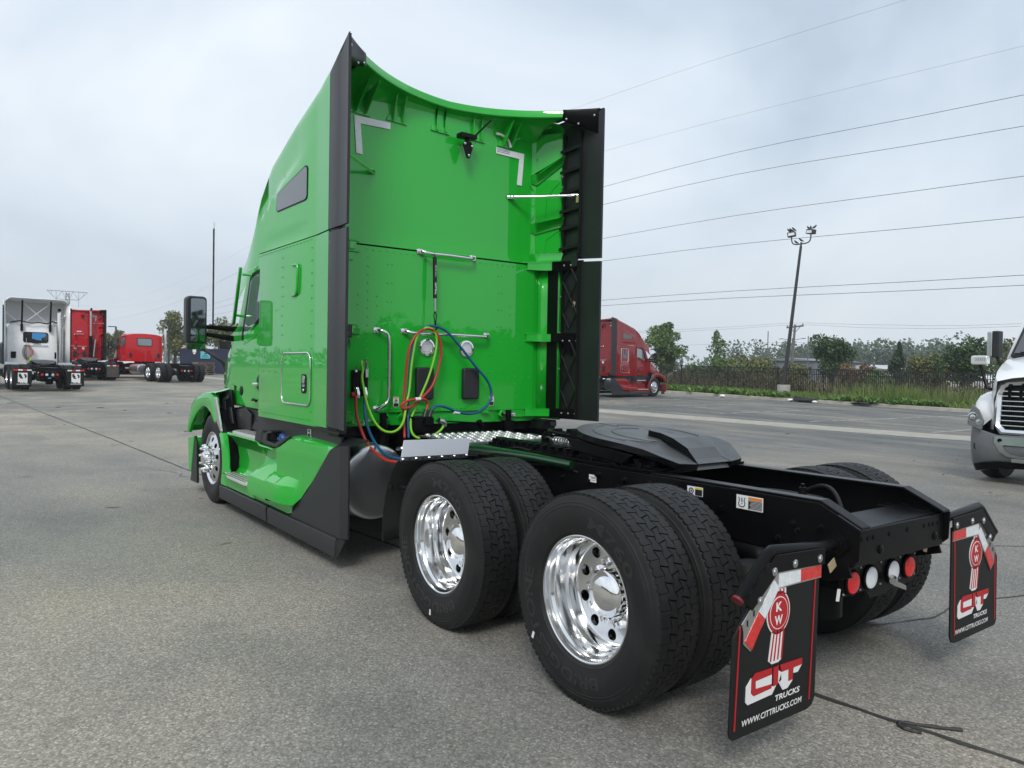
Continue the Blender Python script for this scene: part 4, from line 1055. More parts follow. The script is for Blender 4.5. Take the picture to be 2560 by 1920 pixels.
# ---- sides: steps, fairings, skirts, fender (both sides)
def side(s):
    X = lambda a: s*a
    def P(x, y, z): return (X(x), y, z)
    # rear tank fairing, green
    m = MB(); rows = []
    ys = [4.215,4.214,4.10,4.0,3.9,3.8,3.7,3.64,3.58,3.5,3.4,3.3,3.2,3.1,3.0,2.955]
    for y in ys:
        zb = .27 if y >= 3.83 else .27+(3.83-y)/(3.83-2.975)*.63
        zt = .955 if y < 3.86 else .955-(y-3.86)/.36*.125
        zt = zt-.022*max(0, (3.86-y)/.9)
        k = max(0, min(1, (y-3.58)/.32))
        prof = [(1.195,.27),(1.200,.345),(1.2+.105*k,.375),(1.2+.112*k,.47-.02*(1-k)),(1.2+.095*k,.535),(1.198-.008*k,.600),(1.190,.70),(1.196,.80),(1.196,.85)]
        row = []
        if y == 4.215: prof = [(1.10, z) if z > .56 else (x-.05, z) for x, z in prof]
        for x, z in prof:
            z2 = max(z, zb); x2 = x if z >= zb else lerp([(b, a) for a, b in prof], zb)
            row.append(P(x2, y, min(z2, zt-.004)))
        row += [P(1.188, y, zt-.012 if zt-.012 > zb else zb+.002), P(1.16, y, zt+.012), P(1.05, y, zt+.035)]
        rows.append(row)
    m.grid([[P(1.19,y,.275) for y in (3.85,4.5,5.7)], [P(1.10,y,.275) for y in (3.85,4.5,5.7)]])
    m.grid(rows); m.build('tank_fairing', GREEN, T, 22)
    # forward step fairing, green
    m = MB(); rows = []
    for y in (4.19,4.30,4.4,4.5,4.6,4.70,4.775,4.80):
        k = 1.0 if y < 4.70 else max(.0, 1-(y-4.70)/.09)
        zt = .825 if y < 4.3 else .80 if y < 4.75 else .835
        zi = min(.62, .575+.03*(y-4.2)*3)
        rows.append([P(1.195,y,.27),P(1.205,y,.335),P(1.20+.10*k,y,.355),P(1.20+.105*k,y,.43),P(1.20+.085*k if k > 0 else 1.15,y,.52),P(1.12+.03*k,y,zi),P(1.085,y,.68),P(1.09,y,.76),P(1.14,y,.805),P(1.195,y,zt),P(1.185,y,zt+.012),P(1.10,y,zt+.03)])
    for y in (4.805,5.0,5.2,5.4,5.6,5.72):
        c = max(0, (y-5.2)/.52)
        rows.append([P(1.205,y,.27),P(1.215,y,.34),P(1.222,y,.365),P(1.222,y,.395),P(1.11,y,.40),P(1.075,y,.47),P(1.07,y,.58),P(1.09,y,.70),P(1.15,y,.79),P(1.205,y,.835),P(1.20,y,.855),P(1.10,y,.862)])
    m.grid(rows); m.build('step_fairing', GREEN, T, 22)
    # treads
    for nm, y0, y1, x0, x1, z in (('upper', 4.79, 5.62, 1.0, 1.205, .882), ('lower', 4.90, 5.78, 1.08, 1.262, .412)):
        m = MB()
        if nm == 'upper': pl = [(x0,y0),(x1,y0),(x1,y1-.10),(x1-.06,y1),(x0,y1)]
        else: pl = [(x0,y0),(x1-.02,y0),(x1,y0+.06),(x1-.01,y1-.25),(x1-.055,y1),(x0,y1)]
        m.prism([(X(a), b) for a, b in pl], 'z', z-.03, z)
        stp = m.build('step_tread', TREAD, T, 30, bevel=.004)
        m = MB()
        for i in range(4 if nm == 'lower' else 4):
            for j in range(12):
                x = x0+.025+i*.042; y = y0+.05+j*(y1-y0-.12)/11.5+(.012 if i % 2 else 0)
                if x < x1-.03: m.box(min(X(x),X(x+.02)), max(X(x),X(x+.02)), y, y+.038, z-.001, z+.0012)
        m.build('tread_slots', BLACK, stp, 0, kind='stuff')
    # black plastic: skirts, rear panel, cup with the blue cap, sill under the sleeper, grille behind the fender
    for y0, y1, cut in ((4.395,5.92,0), (2.80,4.355,1)):
        m = MB()
        pr = [(1.175,.262),(1.222,.258),(1.228,.235),(1.222,.112),(1.205,.108),(1.20,.235),(1.17,.245)]
        ys2 = [y0,y1]
        m.grid([[P(x,y,z) for x, z in pr]+[P(pr[0][0],y,pr[0][1])] for y in ys2])
        for y in ys2: m.add([P(x,y,z) for x, z in pr], [list(range(len(pr)))])
        if cut: m.slab([P(1.228,2.80,.24),P(1.222,2.80,.112),P(1.20,2.79,.14),P(1.19,2.70,.262),P(1.19,2.80,.262)], (X(-.012),0,0))
        m.build('side_skirt', TRIM, T, 30, bevel=.006)
    m = MB()
    m.slab([P(1.199,2.985,.925),P(1.205,2.86,.958),P(1.205,2.775,.974),P(1.205,2.775,.262),P(1.199,3.845,.262),P(1.199,3.45,.535)], (X(-.014),0,0))
    m.slab([P(1.205,2.775,.974),P(1.19,2.66,.985),P(1.19,2.655,.275),P(1.205,2.775,.262)], (X(-.014),0,0))
    m.slab([P(1.19,2.66,.985),P(1.05,2.67,1.0),P(1.05,2.67,.90),P(1.17,2.655,.275)], (0,.012,0)) if False else None
    m.slab([P(1.205,2.775,.972),P(1.19,2.66,.985),P(1.00,2.70,1.02),P(1.02,3.0,1.02),P(1.199,2.985,.925)], (0,0,-.012))
    m.build('rear_fairing_panel', TRIM, T, 30, bevel=.006)
    m = MB()                                     # cup around the filler
    out = [(1.212,4.79,.845),(1.212,4.76,.93),(1.205,4.64,.955),(1.205,4.60,.945),(1.205,4.60,.84)]
    m.slab([P(*p) for p in out], (X(-.16),0,0))
    m.slab([P(1.207,4.59,.845),P(1.207,4.57,.942),P(1.2,4.50,.955),P(1.2,4.36,.972),P(1.205,4.34,.955),P(1.207,4.44,.935),P(1.207,4.46,.87),P(1.21,4.22,.862),P(1.21,4.17,.885),P(1.205,3.93,.958),P(1.2,3.84,.968),P(1.208,4.19,.828),P(1.208,4.54,.832)], (X(-.03),0,0))
    m.slab([P(1.18,4.46,.865),P(1.18,4.22,.857),P(1.02,4.22,.857),P(1.02,4.46,.865)], (0,0,-.02)); m.slab([P(1.05,4.56,.84),P(1.05,3.9,.84),P(1.05,3.9,1.02),P(1.05,4.56,1.02)], (X(-.02),0,0))
    m.slab([P(1.2,4.50,.955),P(1.2,4.36,.972),P(1.06,4.36,.972),P(1.06,4.50,.955)], (0,0,-.02))
    m.build('filler_cup', TRIM, T, 30, bevel=.01, seg=3)
    m = MB(); m.lathe([(0,.035),(.045,.03),(.055,.015),(.055,-.01)], (X(1.10),4.30,.895), 'x', 18, 0, s); m.cbox((X(1.135),4.30,.90),(.02,.08,.022)); m.build('filler_cap', BLUECAP, T, 35)
    m = MB()
    m.box(min(X(1.10),X(1.07)), max(X(1.10),X(1.07)), 3.0, 5.05, .93, 1.084); m.box(min(X(1.13),X(1.06)), max(X(1.13),X(1.06)), 2.98, 3.9, 1.04, 1.085)
    m.box(min(X(1.105),X(1.0)), max(X(1.105),X(1.0)), 4.76, 5.9, .895, .93) if False else None; m.box(min(X(1.015),X(.95)), max(X(1.015),X(.95)), 4.6, 5.95, .86, 1.115)
    m.slab([P(1.035,5.45,.90),P(1.035,4.8,.90),P(1.035,4.76,.985),P(1.035,5.35,.99)], (X(-.03),0,0))
    m.slab([P(1.045,5.88,.88),P(1.045,5.45,.88),P(1.045,5.42,1.06),P(1.045,5.62,1.11),P(1.045,6.02,1.08)], (X(-.02),0,0))
    m.build('sill_panel', TRIM, T, 30, bevel=.01)
    m = MB(); m.box(X(1.102)-.0012, X(1.102)+.0012, 3.62, 3.70, .965, 1.055) if s < 0 else None
    if s < 0:
        d = m.build('side_label', WLAB, T, 0); m = MB(); m.box(-1.1045,-1.1035,3.63,3.69,.972,.998); m.box(-1.1045,-1.1035,3.64,3.66,1.005,1.03); m.box(-1.1045,-1.1035,3.667,3.685,1.012,1.03); m.build('label_figure', BLAB, d, 0)
        m = MB(); m.box(-1.1046,-1.1036,3.63,3.69,1.042,1.052); m.build('label_header', OLAB, d, 0)
    m = MB()                                     # dark side behind the front wheel arch
    m.slab([P(1.085,6.46,1.235),P(1.085,5.98,1.30),P(1.085,5.93,1.06),P(1.085,5.70,.47),P(1.085,5.72,.38),P(1.085,6.2,.38)], (X(-.02),0,0)); m.build('inner_fender_panel', SATIN, T, 30)
    m = MB()
    for k in range(26):
        z = .84+.0155*k; y0_ = 6.27+.19*(z-.84)/.4; m.box(min(X(1.086),X(1.094)), max(X(1.086),X(1.094)), y0_-.15, y0_-.01, z, z+.006)
    m.build('mesh_grille', TRIM, T, 0)
    m = MB(); m.slab([P(1.10,6.30,1.19),P(1.10,6.05,1.24),P(1.10,6.04,1.20),P(1.10,6.18,1.17),P(1.10,6.10,.84),P(1.10,6.14,.84)], (X(-.012),0,0)); m.slab([P(1.10,6.04,1.10),P(1.10,5.95,1.11),P(1.10,5.86,.93),P(1.10,5.95,.93)], (X(-.012),0,0)); m.build('grille_frame', TRIM, T, 30, bevel=.004)
    # wheel arch band
    pair = [((7.35,.725),(7.42,.724)),((7.26,.82),(7.40,.84)),((7.144,.906),(7.335,.95)),((7.03,.975),(7.24,1.07)),((6.912,1.025),(7.11,1.14)),((6.80,1.065),(6.95,1.19)),((6.704,1.088),(6.80,1.217)),((6.60,1.085),(6.62,1.240)),
            ((6.50,1.065),(6.40,1.252)),((6.39,1.02),(6.275,1.21)),((6.287,.961),(6.20,1.06)),((6.20,.90),(6.14,.945)),((6.12,.82),(6.075,.835)),((6.075,.75),(5.895,.828)),((6.017,.64),(5.825,.66)),((5.985,.45),(5.765,.43)),((5.978,.268),(5.68,.268))]
    m = MB()
    m.grid([[P(1.165,a[0]-.0,a[1]-.0),P(1.198,a[0],a[1]),P(1.212,a[0]+(b[0]-a[0])*.25,a[1]+(b[1]-a[1])*.25),P(1.212,a[0]+(b[0]-a[0])*.7,a[1]+(b[1]-a[1])*.7),P(1.198,b[0],b[1]),P(1.15,b[0]-.01,b[1]+.012 if b[1] > .9 else b[1])] for a, b in pair])
    m.build('front_fender', GREEN, T, 40)
    m = MB()                                     # top of the fender sweeping up to the door
    edge = [(7.42,.724),(7.40,.84),(7.335,.95),(7.24,1.07),(7.11,1.14),(6.95,1.19),(6.80,1.217),(6.62,1.240),(6.40,1.252),(6.275,1.258),(6.21,1.252)]
    hw = lambda y: lerp([(6.1,1.03),(6.3,1.02),(6.5,.99),(6.75,.93),(7.0,.86),(7.3,.76),(7.5,.68)], y)
    m.grid([[P(1.198,y,z),P(1.186,y-.003,z+.010),P(1.186-.45*(1.186-hw(y)),y-.012,z+.028),P(hw(y)+.015,y-.02,z+.052),P(hw(y)-.02,y-.02,z+.10)] for y, z in edge])
    m.build('fender_top', GREEN, T, 40)
    m = MB(); m.slab([P(1.205,6.268,1.205),P(1.205,6.165,1.212),P(1.205,5.92,.842),P(1.205,6.07,.836)], (X(-.02),0,0)); m.build('fender_strip', POLISH, T, 0, bevel=.004)
    m = MB(); m.grid([[P(x,6.315+.60*math.cos(a),.50+.585*math.sin(a)) for x in (.70,1.17)] for a in [R(-5+190*k/16) for k in range(17)]]); m.build('wheel_liner', BLACK, T, 60)
    m = MB(); m.slab([P(1.20,7.40,.655),P(1.20,7.11,.70),P(1.20,7.25,.246),P(1.20,7.35,.243)], (X(-.03),0,0)); m.build('bumper_end', GREEN, T, 30, bevel=.008)
    m = MB(); m.slab([P(1.19,7.12,.70),P(1.19,7.05,.62),P(1.19,7.0,.13),P(1.19,7.31,.125),P(1.19,7.26,.25)], (X(-.03),0,0)); m.build('air_dam', TRIM, T, 30, bevel=.006)
    # roof side vent pane
    m = MB(); pane = [(4.492,3.062),(4.478,3.195),(4.455,3.212),(3.77,3.333),(3.735,3.325),(3.718,3.295),(3.722,3.06),(3.735,3.04),(3.777,3.030),(4.462,3.034)]
    m.prism(pane, 'x', X(1.120), X(1.1275)); taper(m, s); m.build('vent_pane', BLACK, T, 30)
    m = MB(); cy = sum(p[0] for p in pane)/len(pane); cz = sum(p[1] for p in pane)/len(pane)
    m.prism([(cy+(a-cy)*.975, cz+(b-cz)*.93) for a, b in pane], 'x', X(1.121), X(1.1295)); taper(m, s); m.build('vent_glass', GLASSG, T, 30)
    # pressed grip on the sleeper side, baggage door with lock, rivets
    m = MB(); m.tube([P(1.125,4.04,2.49),P(1.13,3.95,2.488),P(1.135,3.905,2.475),P(1.135,3.90,2.44),P(1.135,3.912,2.27),P(1.135,3.925,2.235),P(1.13,3.955,2.22),P(1.125,4.04,2.216)], .013, 8); taper(m, s); m.build('side_grip', GREEN, T, 50)
    dr = rrect(3.598, 4.290, 1.242, 1.70, .075, 6)
    m = MB(); m.prism(dr, 'x', X(1.119), X(1.1275)); taper(m, s); bd = m.build('baggage_door', GREEN, T, 30)
    m = MB(); m.tube([P(1.1285,y,z) for y, z in dr+dr[:1]], .0075, 8); taper(m, s); m.build('door_seal', POLISH, bd, 50)
    m = MB(); m.prism(rrect(3.675, 3.795, 1.345, 1.512, .03), 'x', X(1.125), X(1.131)); taper(m, s); lk = m.build('door_lock', BLACK, bd, 30)
    m = MB(); m.prism(rrect(3.705, 3.765, 1.43, 1.50, .02), 'x', X(1.130), X(1.138)); m.box(min(X(1.130),X(1.136)), max(X(1.130),X(1.136)), 3.71, 3.76, 1.40, 1.422); m.ball(P(1.132,3.735,1.372), .014, 8, 6); taper(m, s); m.build('lock_handle', STEEL, lk, 30, bevel=.003)
    m = MB()
    def rs(y, z): m.lathe([(.008,0),(.007,.003),(.004,.0045),(0,.005)], P(1.125,y,z), 'x', 6, 0, s)
    for k in range(17): rs(4.97-.084*k, 2.672-.0*k)
    for k in range(14): rs(3.60, 2.60-.108*k)
    for k in range(9): rs(4.318, 2.588-.09*k)
    for k in range(9): rs(4.318, 1.70-.0*k) if k == 0 else None
    for y in (4.874,4.68,4.48): rs(y,2.108); rs(y,1.522)
    for k in range(20): rs(4.95-.07*k, 1.118)
    taper(m, s); m.build('rivets', GREEN, T, 40, kind='stuff')
    # cab side: door with window, handle
    m = MB(); m.prism([(4.79,1.125),(5.56,1.125),(5.87,1.335),(6.12,1.38),(6.10,1.92),(5.72,2.06),(5.40,2.60),(4.79,2.66)], 'x', X(1.02), X(1.062)); dd = m.build('cab_door', GREEN, T, 30, bevel=.012, seg=3)
    m = MB(); m.prism([(4.80,2.02),(5.10,2.03),(5.46,1.90),(5.68,1.84),(5.71,1.88),(5.44,2.50),(5.35,2.545),(4.80,2.60)], 'x', X(1.058), X(1.068)); m.build('window_frame', BLACK, dd, 30, bevel=.003)
    m = MB(); m.prism([(4.81,2.06),(5.12,2.065),(5.45,1.945),(5.62,1.90),(5.40,2.46),(5.33,2.50),(4.81,2.555)], 'x', X(1.064), X(1.0705)); m.build('window_glass', GLASSL, dd, 0)
    m = MB(); m.slab([P(1.064,5.04,2.06),P(1.064,5.20,2.04),P(1.074,5.50,1.93),P(1.074,5.60,1.90),P(1.066,5.64,1.80),P(1.066,5.3,1.86),P(1.066,5.04,1.95)], (X(-.01),0,0)); m.build('door_shoulder', GREEN, dd, 50)
    m = MB(); m.lathe([(0,0),(.075,.004),(.082,0)], P(1.062,5.12,1.40), 'x', 20, 0, s); m.build('handle_pocket', BLACK, dd, 40)
    m = MB(); m.tube([P(1.085,5.22,1.385),P(1.09,5.05,1.39)], .018, 8); m.build('door_handle', CHROME, dd, 40)
    m = MB(); m.lathe([(.052,0),(.05,.008),(.035,.012),(0,.012)], P(1.062,5.70,1.30), 'x', 20, 0, s); m.build('badge', SATIN, dd, 40)
    m = MB(); m.tube([P(1.09,5.12,1.215),P(1.10,5.18,1.23),P(1.09,5.24,1.22)], .014, 8); m.build('lower_latch', BLACK, dd, 40)
    # green air deflector standing off the windscreen pillar
    m = MB(); m.slab([P(1.13,5.49,2.61),P(1.185,5.40,2.595),P(1.185,5.62,2.03),P(1.16,5.73,2.0),P(1.125,5.73,2.02)], (0,.03,.01)); df = m.build('pillar_deflector', GREEN, T, 30, bevel=.004)
    m = MB(); m.tube([P(1.02,5.36,2.52),P(1.15,5.42,2.53)], .014, 8); m.tube([P(1.03,5.60,2.10),P(1.15,5.62,2.11)], .014, 8); m.build('standoff', GREEN, df)
    # mirror
    m = MB(); pr = rrect(1.352, 1.568, 1.80, 2.318, .045, 5)
    m.prism([(X(a), b) for a, b in pr], 'y', 5.985, 6.12); mi = m.build('mirror', TRIM, T, 30, bevel=.02, seg=3)
    m = MB(); m.slab([(X(a), 5.964+.022*(a-1.374)/.154, b) for a, b in rrect(1.374,1.528,1.985,2.292,.03)], (0,.006,0)); m.build('mirror_glass', MIRR, mi, 0)
    m = MB(); pts = [[(X(1.376+.145*i/6), 5.981-.012*math.sin(PI*i/6)*math.sin(PI*j/6), 1.825+.14*j/6) for j in range(7)] for i in range(7)]; m.grid(pts); m.build('convex_glass', MIRR, mi, 60)
    m = MB(); m.tube([P(1.36,6.03,1.99),P(1.2,6.03,1.985),P(1.0,6.02,1.975)], [.022,.030,.036], 10); m.tube([P(1.36,6.03,1.91),P(1.2,6.03,1.888),P(1.0,6.02,1.865)], [.022,.030,.036], 10); m.build('mirror_arm', SATIN, mi, 50)
    m = MB(); m.prism([(X(a), b) for a, b in rrect(1.115,1.325,1.755,1.83,.018)], 'y', 6.95, 7.02); hm = m.build('hood_mirror', TRIM, T, 30, bevel=.008)
    m = MB(); m.prism([(X(a), b) for a, b in rrect(1.125,1.315,1.762,1.822,.012)], 'y', 6.944, 6.951); m.build('mirror_glass', MIRR, hm, 0)
    m = MB(); m.tube(spline([P(1.13,6.98,1.76),P(1.06,6.94,1.71),P(.99,6.90,1.655),P(.93,6.88,1.60),P(.90,6.87,1.53),P(.885,6.86,1.45)], 4), .022, 8); m.lathe([(0,.075),(.05,.06),(.07,.03),(.07,0)], P(.84,6.86,1.45), 'x', 14, 0, s); m.build('mirror_arm', TRIM, hm, 50)
for s in (-1, 1): side(s)
# whip antenna with a coiled black sleeve
m = MB(); N_ = 110
m.tube([(-1.30+.004*math.cos(k*1.9),5.95+.004*math.sin(k*1.9),2.0+1.06*k/N_) for k in range(N_+1)], .0085, 6); an = m.build('antenna', BLACK, T, 60)
m = MB(); m.tube([(-1.30,5.95,3.06),(-1.30,5.95,3.125)], .010, 8); m.build('antenna_tip', WLAB, an)
# cab core, roof and hood
m = MB(); prof = [(4.79,1.12),(6.2,1.12),(6.2,1.90),(5.98,2.02),(5.62,2.62),(4.79,2.66)]
m.prism(prof, 'x', -1.03, 1.03); m.build('cab_shell', GREEN, T, 30, bevel=.03, seg=3)
m = MB()
for s in (-1, 1):
    rows = []
    for i in range(13):
        y = 4.79+1.33*i/12; w, zt = lerp(W_T, y), lerp(Z_T, y); z0 = 2.62 if y < 5.4 else max(2.0, 2.62-(y-5.4)*.55)
        z0 = min(z0, zt-.1)
        row = [(s*(w+.005*0+.0), y, z0+(zt-.12-z0)*k/5) for k in range(6)]
        row = [(s*(min(1.03, w+(1.03-w)*(1-k/5)*.8)), y, p[2]) for k, p in enumerate(row)]
        for k in range(1, 7):
            a = k/6*PI/2; row.append((s*(w-.12+.12*math.cos(a)), y, zt-.12+.12*math.sin(a)))
        for k in range(1, 7): row.append((s*(w-.12)*(1-k/6), y, zt+.03*(1-(1-k/6)**2)))
        rows.append(row)
    m.grid(rows)
m.build('cab_roof', GREEN, T, 40)
m = MB(); m.slab([(-.88,5.66,2.60),(.88,5.66,2.60),(.95,6.03,2.03),(-.95,6.03,2.03)], (0,.03,.02)); m.build('windscreen', GLASSD, T, 0)
m = MB(); rows = []
for y, ws, wt, zs0, zt in ((6.02,1.045,.92,1.80,2.0),(6.15,1.045,.90,1.78,1.97),(6.30,1.035,.88,1.70,1.93),(6.50,1.01,.84,1.56,1.87),(6.75,.95,.78,1.45,1.79),(7.0,.88,.72,1.38,1.70),(7.3,.78,.64,1.28,1.58),(7.55,.68,.55,1.15,1.42),(7.68,.60,.48,1.0,1.25)):
    half = [(ws,.62),(ws,1.0),(ws,1.30),(ws,zs0),(wt+.05,zt-.06),(wt-.04,zt-.005),(wt*.5,zt+.02),(0,zt+.03)]
    rows.append([(x,y,z) for x, z in half]+[(-x,y,z) for x, z in half[-2::-1]])
m.grid(rows); m.add([p for p in rows[-1]], [list(range(len(rows[-1])))]); m.build('hood', GREEN, T, 40)
m = MB(); m.prism([(-.50,.68),(.50,.68),(.42,1.22),(-.42,1.22)], 'y', 7.66, 7.70); m.build('radiator_grille', CHROME, T, 30, bevel=.01)
m = MB(); m.box(-1.15,1.15,7.32,7.56,.26,.66); m.build('front_bumper', GREEN, T, 30, bevel=.06, seg=3)
for s in (-1, 1):
    m = MB(); m.slab([(s*.98,7.44,.80),(s*1.16,7.32,.82),(s*1.13,7.12,1.08),(s*.90,7.36,1.10)], (0,.03,.0)); m.build('headlamp', LENSW, T, 30, bevel=.01)
# ================================================================== GROUND
def nodes_of(name):
    m = bpy.data.materials.new(name); m.use_nodes = True; return m, m.node_tree, m.node_tree.nodes['Principled BSDF']
def ramp(nt, src, stops):
    r = nt.nodes.new('ShaderNodeValToRGB'); el = r.color_ramp.elements
    el[0].position, el[0].color = stops[0][0], (*stops[0][1], 1); el[1].position, el[1].color = stops[-1][0], (*stops[-1][1], 1)
    for p, c in stops[1:-1]: e_ = el.new(p); e_.color = (*c, 1)
    nt.links.new(src, r.inputs[0]); return r.outputs[0]
def nz(nt, vec, scale, detail=4, rough=.55, dist=0.0):
    n = nt.nodes.new('ShaderNodeTexNoise'); n.inputs['Scale'].default_value = scale; n.inputs['Detail'].default_value = detail
    n.inputs['Roughness'].default_value = rough; n.inputs['Distortion'].default_value = dist; nt.links.new(vec, n.inputs[0]); return n.outputs[0]
def mixc(nt, kind, fac, a, b):
    x = nt.nodes.new('ShaderNodeMix'); x.data_type = 'RGBA'; x.blend_type = kind
    if isinstance(fac, float): x.inputs[0].default_value = fac
    else: nt.links.new(fac, x.inputs[0])
    for i, v in ((6, a), (7, b)):
        if isinstance(v, tuple): x.inputs[i].default_value = (*v, 1)
        else: nt.links.new(v, x.inputs[i])
    return x.outputs[2]
def mapr(nt, src, a, b, c, d):
    r = nt.nodes.new('ShaderNodeMapRange'); r.inputs[1].default_value = a; r.inputs[2].default_value = b; r.inputs[3].default_value = c; r.inputs[4].default_value = d
    nt.links.new(src, r.inputs[0]); return r.outputs[0]
ASPH, nt, bs = nodes_of('worn_asphalt')
t_ = nt.nodes.new('ShaderNodeTexCoord'); ob = t_.outputs['Object']
def scaled(sx, sy, rz=0):
    mp_ = nt.nodes.new('ShaderNodeMapping'); mp_.inputs['Scale'].default_value = (sx, sy, 1); mp_.inputs['Rotation'].default_value = (0, 0, rz); nt.links.new(ob, mp_.inputs[0]); return mp_.outputs[0]
vo = nt.nodes.new('ShaderNodeTexVoronoi'); vo.inputs['Scale'].default_value = 95; nt.links.new(ob, vo.inputs[0])
stones = ramp(nt, vo.outputs['Color'], [(.0, (.165,.159,.147)), (.35, (.262,.252,.232)), (.7, (.345,.332,.305)), (1, (.54,.52,.475))])
gapm = mapr(nt, vo.outputs['Distance'], .30, .62, 1.0, .60)
fine = nz(nt, ob, 260, 3, .7)
c1 = mixc(nt, 'MULTIPLY', .8, stones, mixc(nt, 'MIX', gapm, (.35,.35,.35), (1.0,1.0,1.0)))
c1 = mixc(nt, 'OVERLAY', .6, c1, ramp(nt, fine, [(.3, (.25,.25,.25)), (.7, (.75,.75,.74))]))
big = nz(nt, scaled(.16, .10), 1.0, 5, .6, .6)
tone = ramp(nt, big, [(.30, (.62,.65,.665)), (.45, (.88,.88,.86)), (.58, (1.14,1.09,1.0)), (.72, (1.32,1.25,1.12))])
c2 = mixc(nt, 'MULTIPLY', 1.0, c1, tone)
patch = nz(nt, scaled(.7, .35, .4), 1.0, 6, .62, .3)
c2 = mixc(nt, 'MULTIPLY', .75, c2, ramp(nt, patch, [(.34, (.70,.72,.73)), (.5, (1,1,1)), (.68, (1.14,1.11,1.05))]))
# drive lanes polished darker, streaked along the lot, beyond the gutter bluish
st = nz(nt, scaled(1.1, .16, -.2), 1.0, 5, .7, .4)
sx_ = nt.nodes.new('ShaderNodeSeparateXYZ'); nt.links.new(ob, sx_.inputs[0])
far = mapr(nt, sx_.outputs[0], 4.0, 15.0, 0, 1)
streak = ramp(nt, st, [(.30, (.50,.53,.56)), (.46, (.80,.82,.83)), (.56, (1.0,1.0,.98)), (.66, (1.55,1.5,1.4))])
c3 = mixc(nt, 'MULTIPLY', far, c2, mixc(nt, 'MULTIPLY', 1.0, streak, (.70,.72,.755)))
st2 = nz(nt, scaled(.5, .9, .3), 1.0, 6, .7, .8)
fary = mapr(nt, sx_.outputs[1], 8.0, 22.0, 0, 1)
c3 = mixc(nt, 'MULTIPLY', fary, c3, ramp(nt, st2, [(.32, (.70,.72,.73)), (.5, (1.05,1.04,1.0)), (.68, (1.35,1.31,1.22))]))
spots = nz(nt, scaled(2.2, 2.2), 1.0, 2, .5, .2)
c3 = mixc(nt, 'MULTIPLY', 1.0, c3, ramp(nt, spots, [(.255, (.42,.41,.40)), (.285, (1,1,1)), (1, (1,1,1))]))
drip = nz(nt, scaled(.9, .9), 1.0, 4, .6, .9)
c3 = mixc(nt, 'MULTIPLY', .8, c3, ramp(nt, drip, [(.27, (.58,.57,.56)), (.36, (1,1,1)), (1, (1,1,1))]))
nt.links.new(c3, bs.inputs['Base Color'])
bs.inputs['Specular IOR Level'].default_value = .35
rr_ = mapr(nt, patch, .3, .7, .62, .82); nt.links.new(rr_, bs.inputs['Roughness'])
bp = nt.nodes.new('ShaderNodeBump'); bp.inputs['Strength'].default_value = .55; bp.inputs['Distance'].default_value = .004
hsum = nt.nodes.new('ShaderNodeMath'); hsum.operation = 'MULTIPLY_ADD'; nt.links.new(vo.outputs['Distance'], hsum.inputs[0]); hsum.inputs[1].default_value = -1.0; nt.links.new(fine, hsum.inputs[2])
nt.links.new(hsum.outputs[0], bp.inputs['Height']); nt.links.new(bp.outputs[0], bs.inputs['Normal'])

YS = [-140,-60,-20,0,7]+[7+4*k for k in range(1, 16)]+[75,90,110]
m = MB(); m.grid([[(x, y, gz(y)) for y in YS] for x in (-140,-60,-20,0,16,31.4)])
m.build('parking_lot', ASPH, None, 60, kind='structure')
TERR = mat('rough_field', (.060, .075, .030), .95, noise=(.35, (.10, .085, .05), .4, .62))
m = MB(); ty = [-1500,-300,-140,0,7]+[7+8*k for k in range(1, 8)]+[75,200,600,2500]
m.grid([[(x, y, gz(y)-.35) for y in ty] for x in (-1500,-300,-140,0,40,140,600,2500)])
m.build('terrain', TERR, None, 60, kind='structure')
# gutter strip and parking lines (each a thin sheet above the asphalt)
def strip(name, pts, w, mt, dz=.004, seg=2.0, wob=0.0, kind='structure', label=None, parent=None):
    m = MB(); L = [Vector((a, b, 0)) for a, b in pts]; dense = []
    for a, b in zip(L, L[1:]):
        n = max(1, int((b-a).length/seg))
        dense += [a+(b-a)*k/n for k in range(n)]
    dense.append(L[-1]); rows = []
    for i, p in enumerate(dense):
        t = (dense[min(i+1, len(dense)-1)]-dense[max(i-1, 0)]).normalized(); nrm = Vector((-t.y, t.x, 0))
        w1 = w/2*(1+wob*random.uniform(-1, 1)); w2 = w/2*(1+wob*random.uniform(-1, 1)); q = nrm*(wob*w*.25*random.uniform(-1, 1))
        a, b = p+q+nrm*w1, p+q-nrm*w2
        rows.append([(a.x, a.y, gz(a.y)+dz), (b.x, b.y, gz(b.y)+dz)])
    m.grid(rows); return m.build(name, mt, parent, 0, kind=kind, label=label)
PAINTW = mat('worn_white_line', (.55,.55,.53), .8, noise=(4, (.19,.19,.18), .42, .62))
m = MB(); rows = []
for k in range(30):
    y = -20+3*k
    rows.append([(16.55-.165*(y-6)+random.uniform(-.04,.04), y, gz(y)+.004), (18.25-.175*(y-6.2)+random.uniform(-.04,.04), y, gz(y)+.004)])
m.grid(rows); m.build('concrete_gutter', CONC, None, 0, kind='structure')
for pts in ([(18.9,14.9),(25.2,15.1)],[(18.7,11.2),(28.9,10.6)],[(18.5,7.3),(30.5,7.1)],[(18.8,3.5),(30.5,3.3)],[(18.6,18.8),(26.5,19.0)],[(18.5,22.6),(26,22.9)]):
    strip('parking_line', pts, .11, PAINTW, .008, .35, .35)
SEAL = mat('crack_sealant', (.028,.027,.026), .6, noise=(8, (.05,.048,.045), .4, .7))
cpts = [(-2.6,36),(-2.0,28),(-1.45,20),(-1.05,14),(-.8,9.1),(-.62,6.5),(-.42,3),(-.25,.5),(-.155,-.57),(-.11,-1.0),(-.045,-1.45),(.05,-3),(.2,-8)]
strip('pavement_crack', cpts, .030, SEAL, .004, .10, .45)
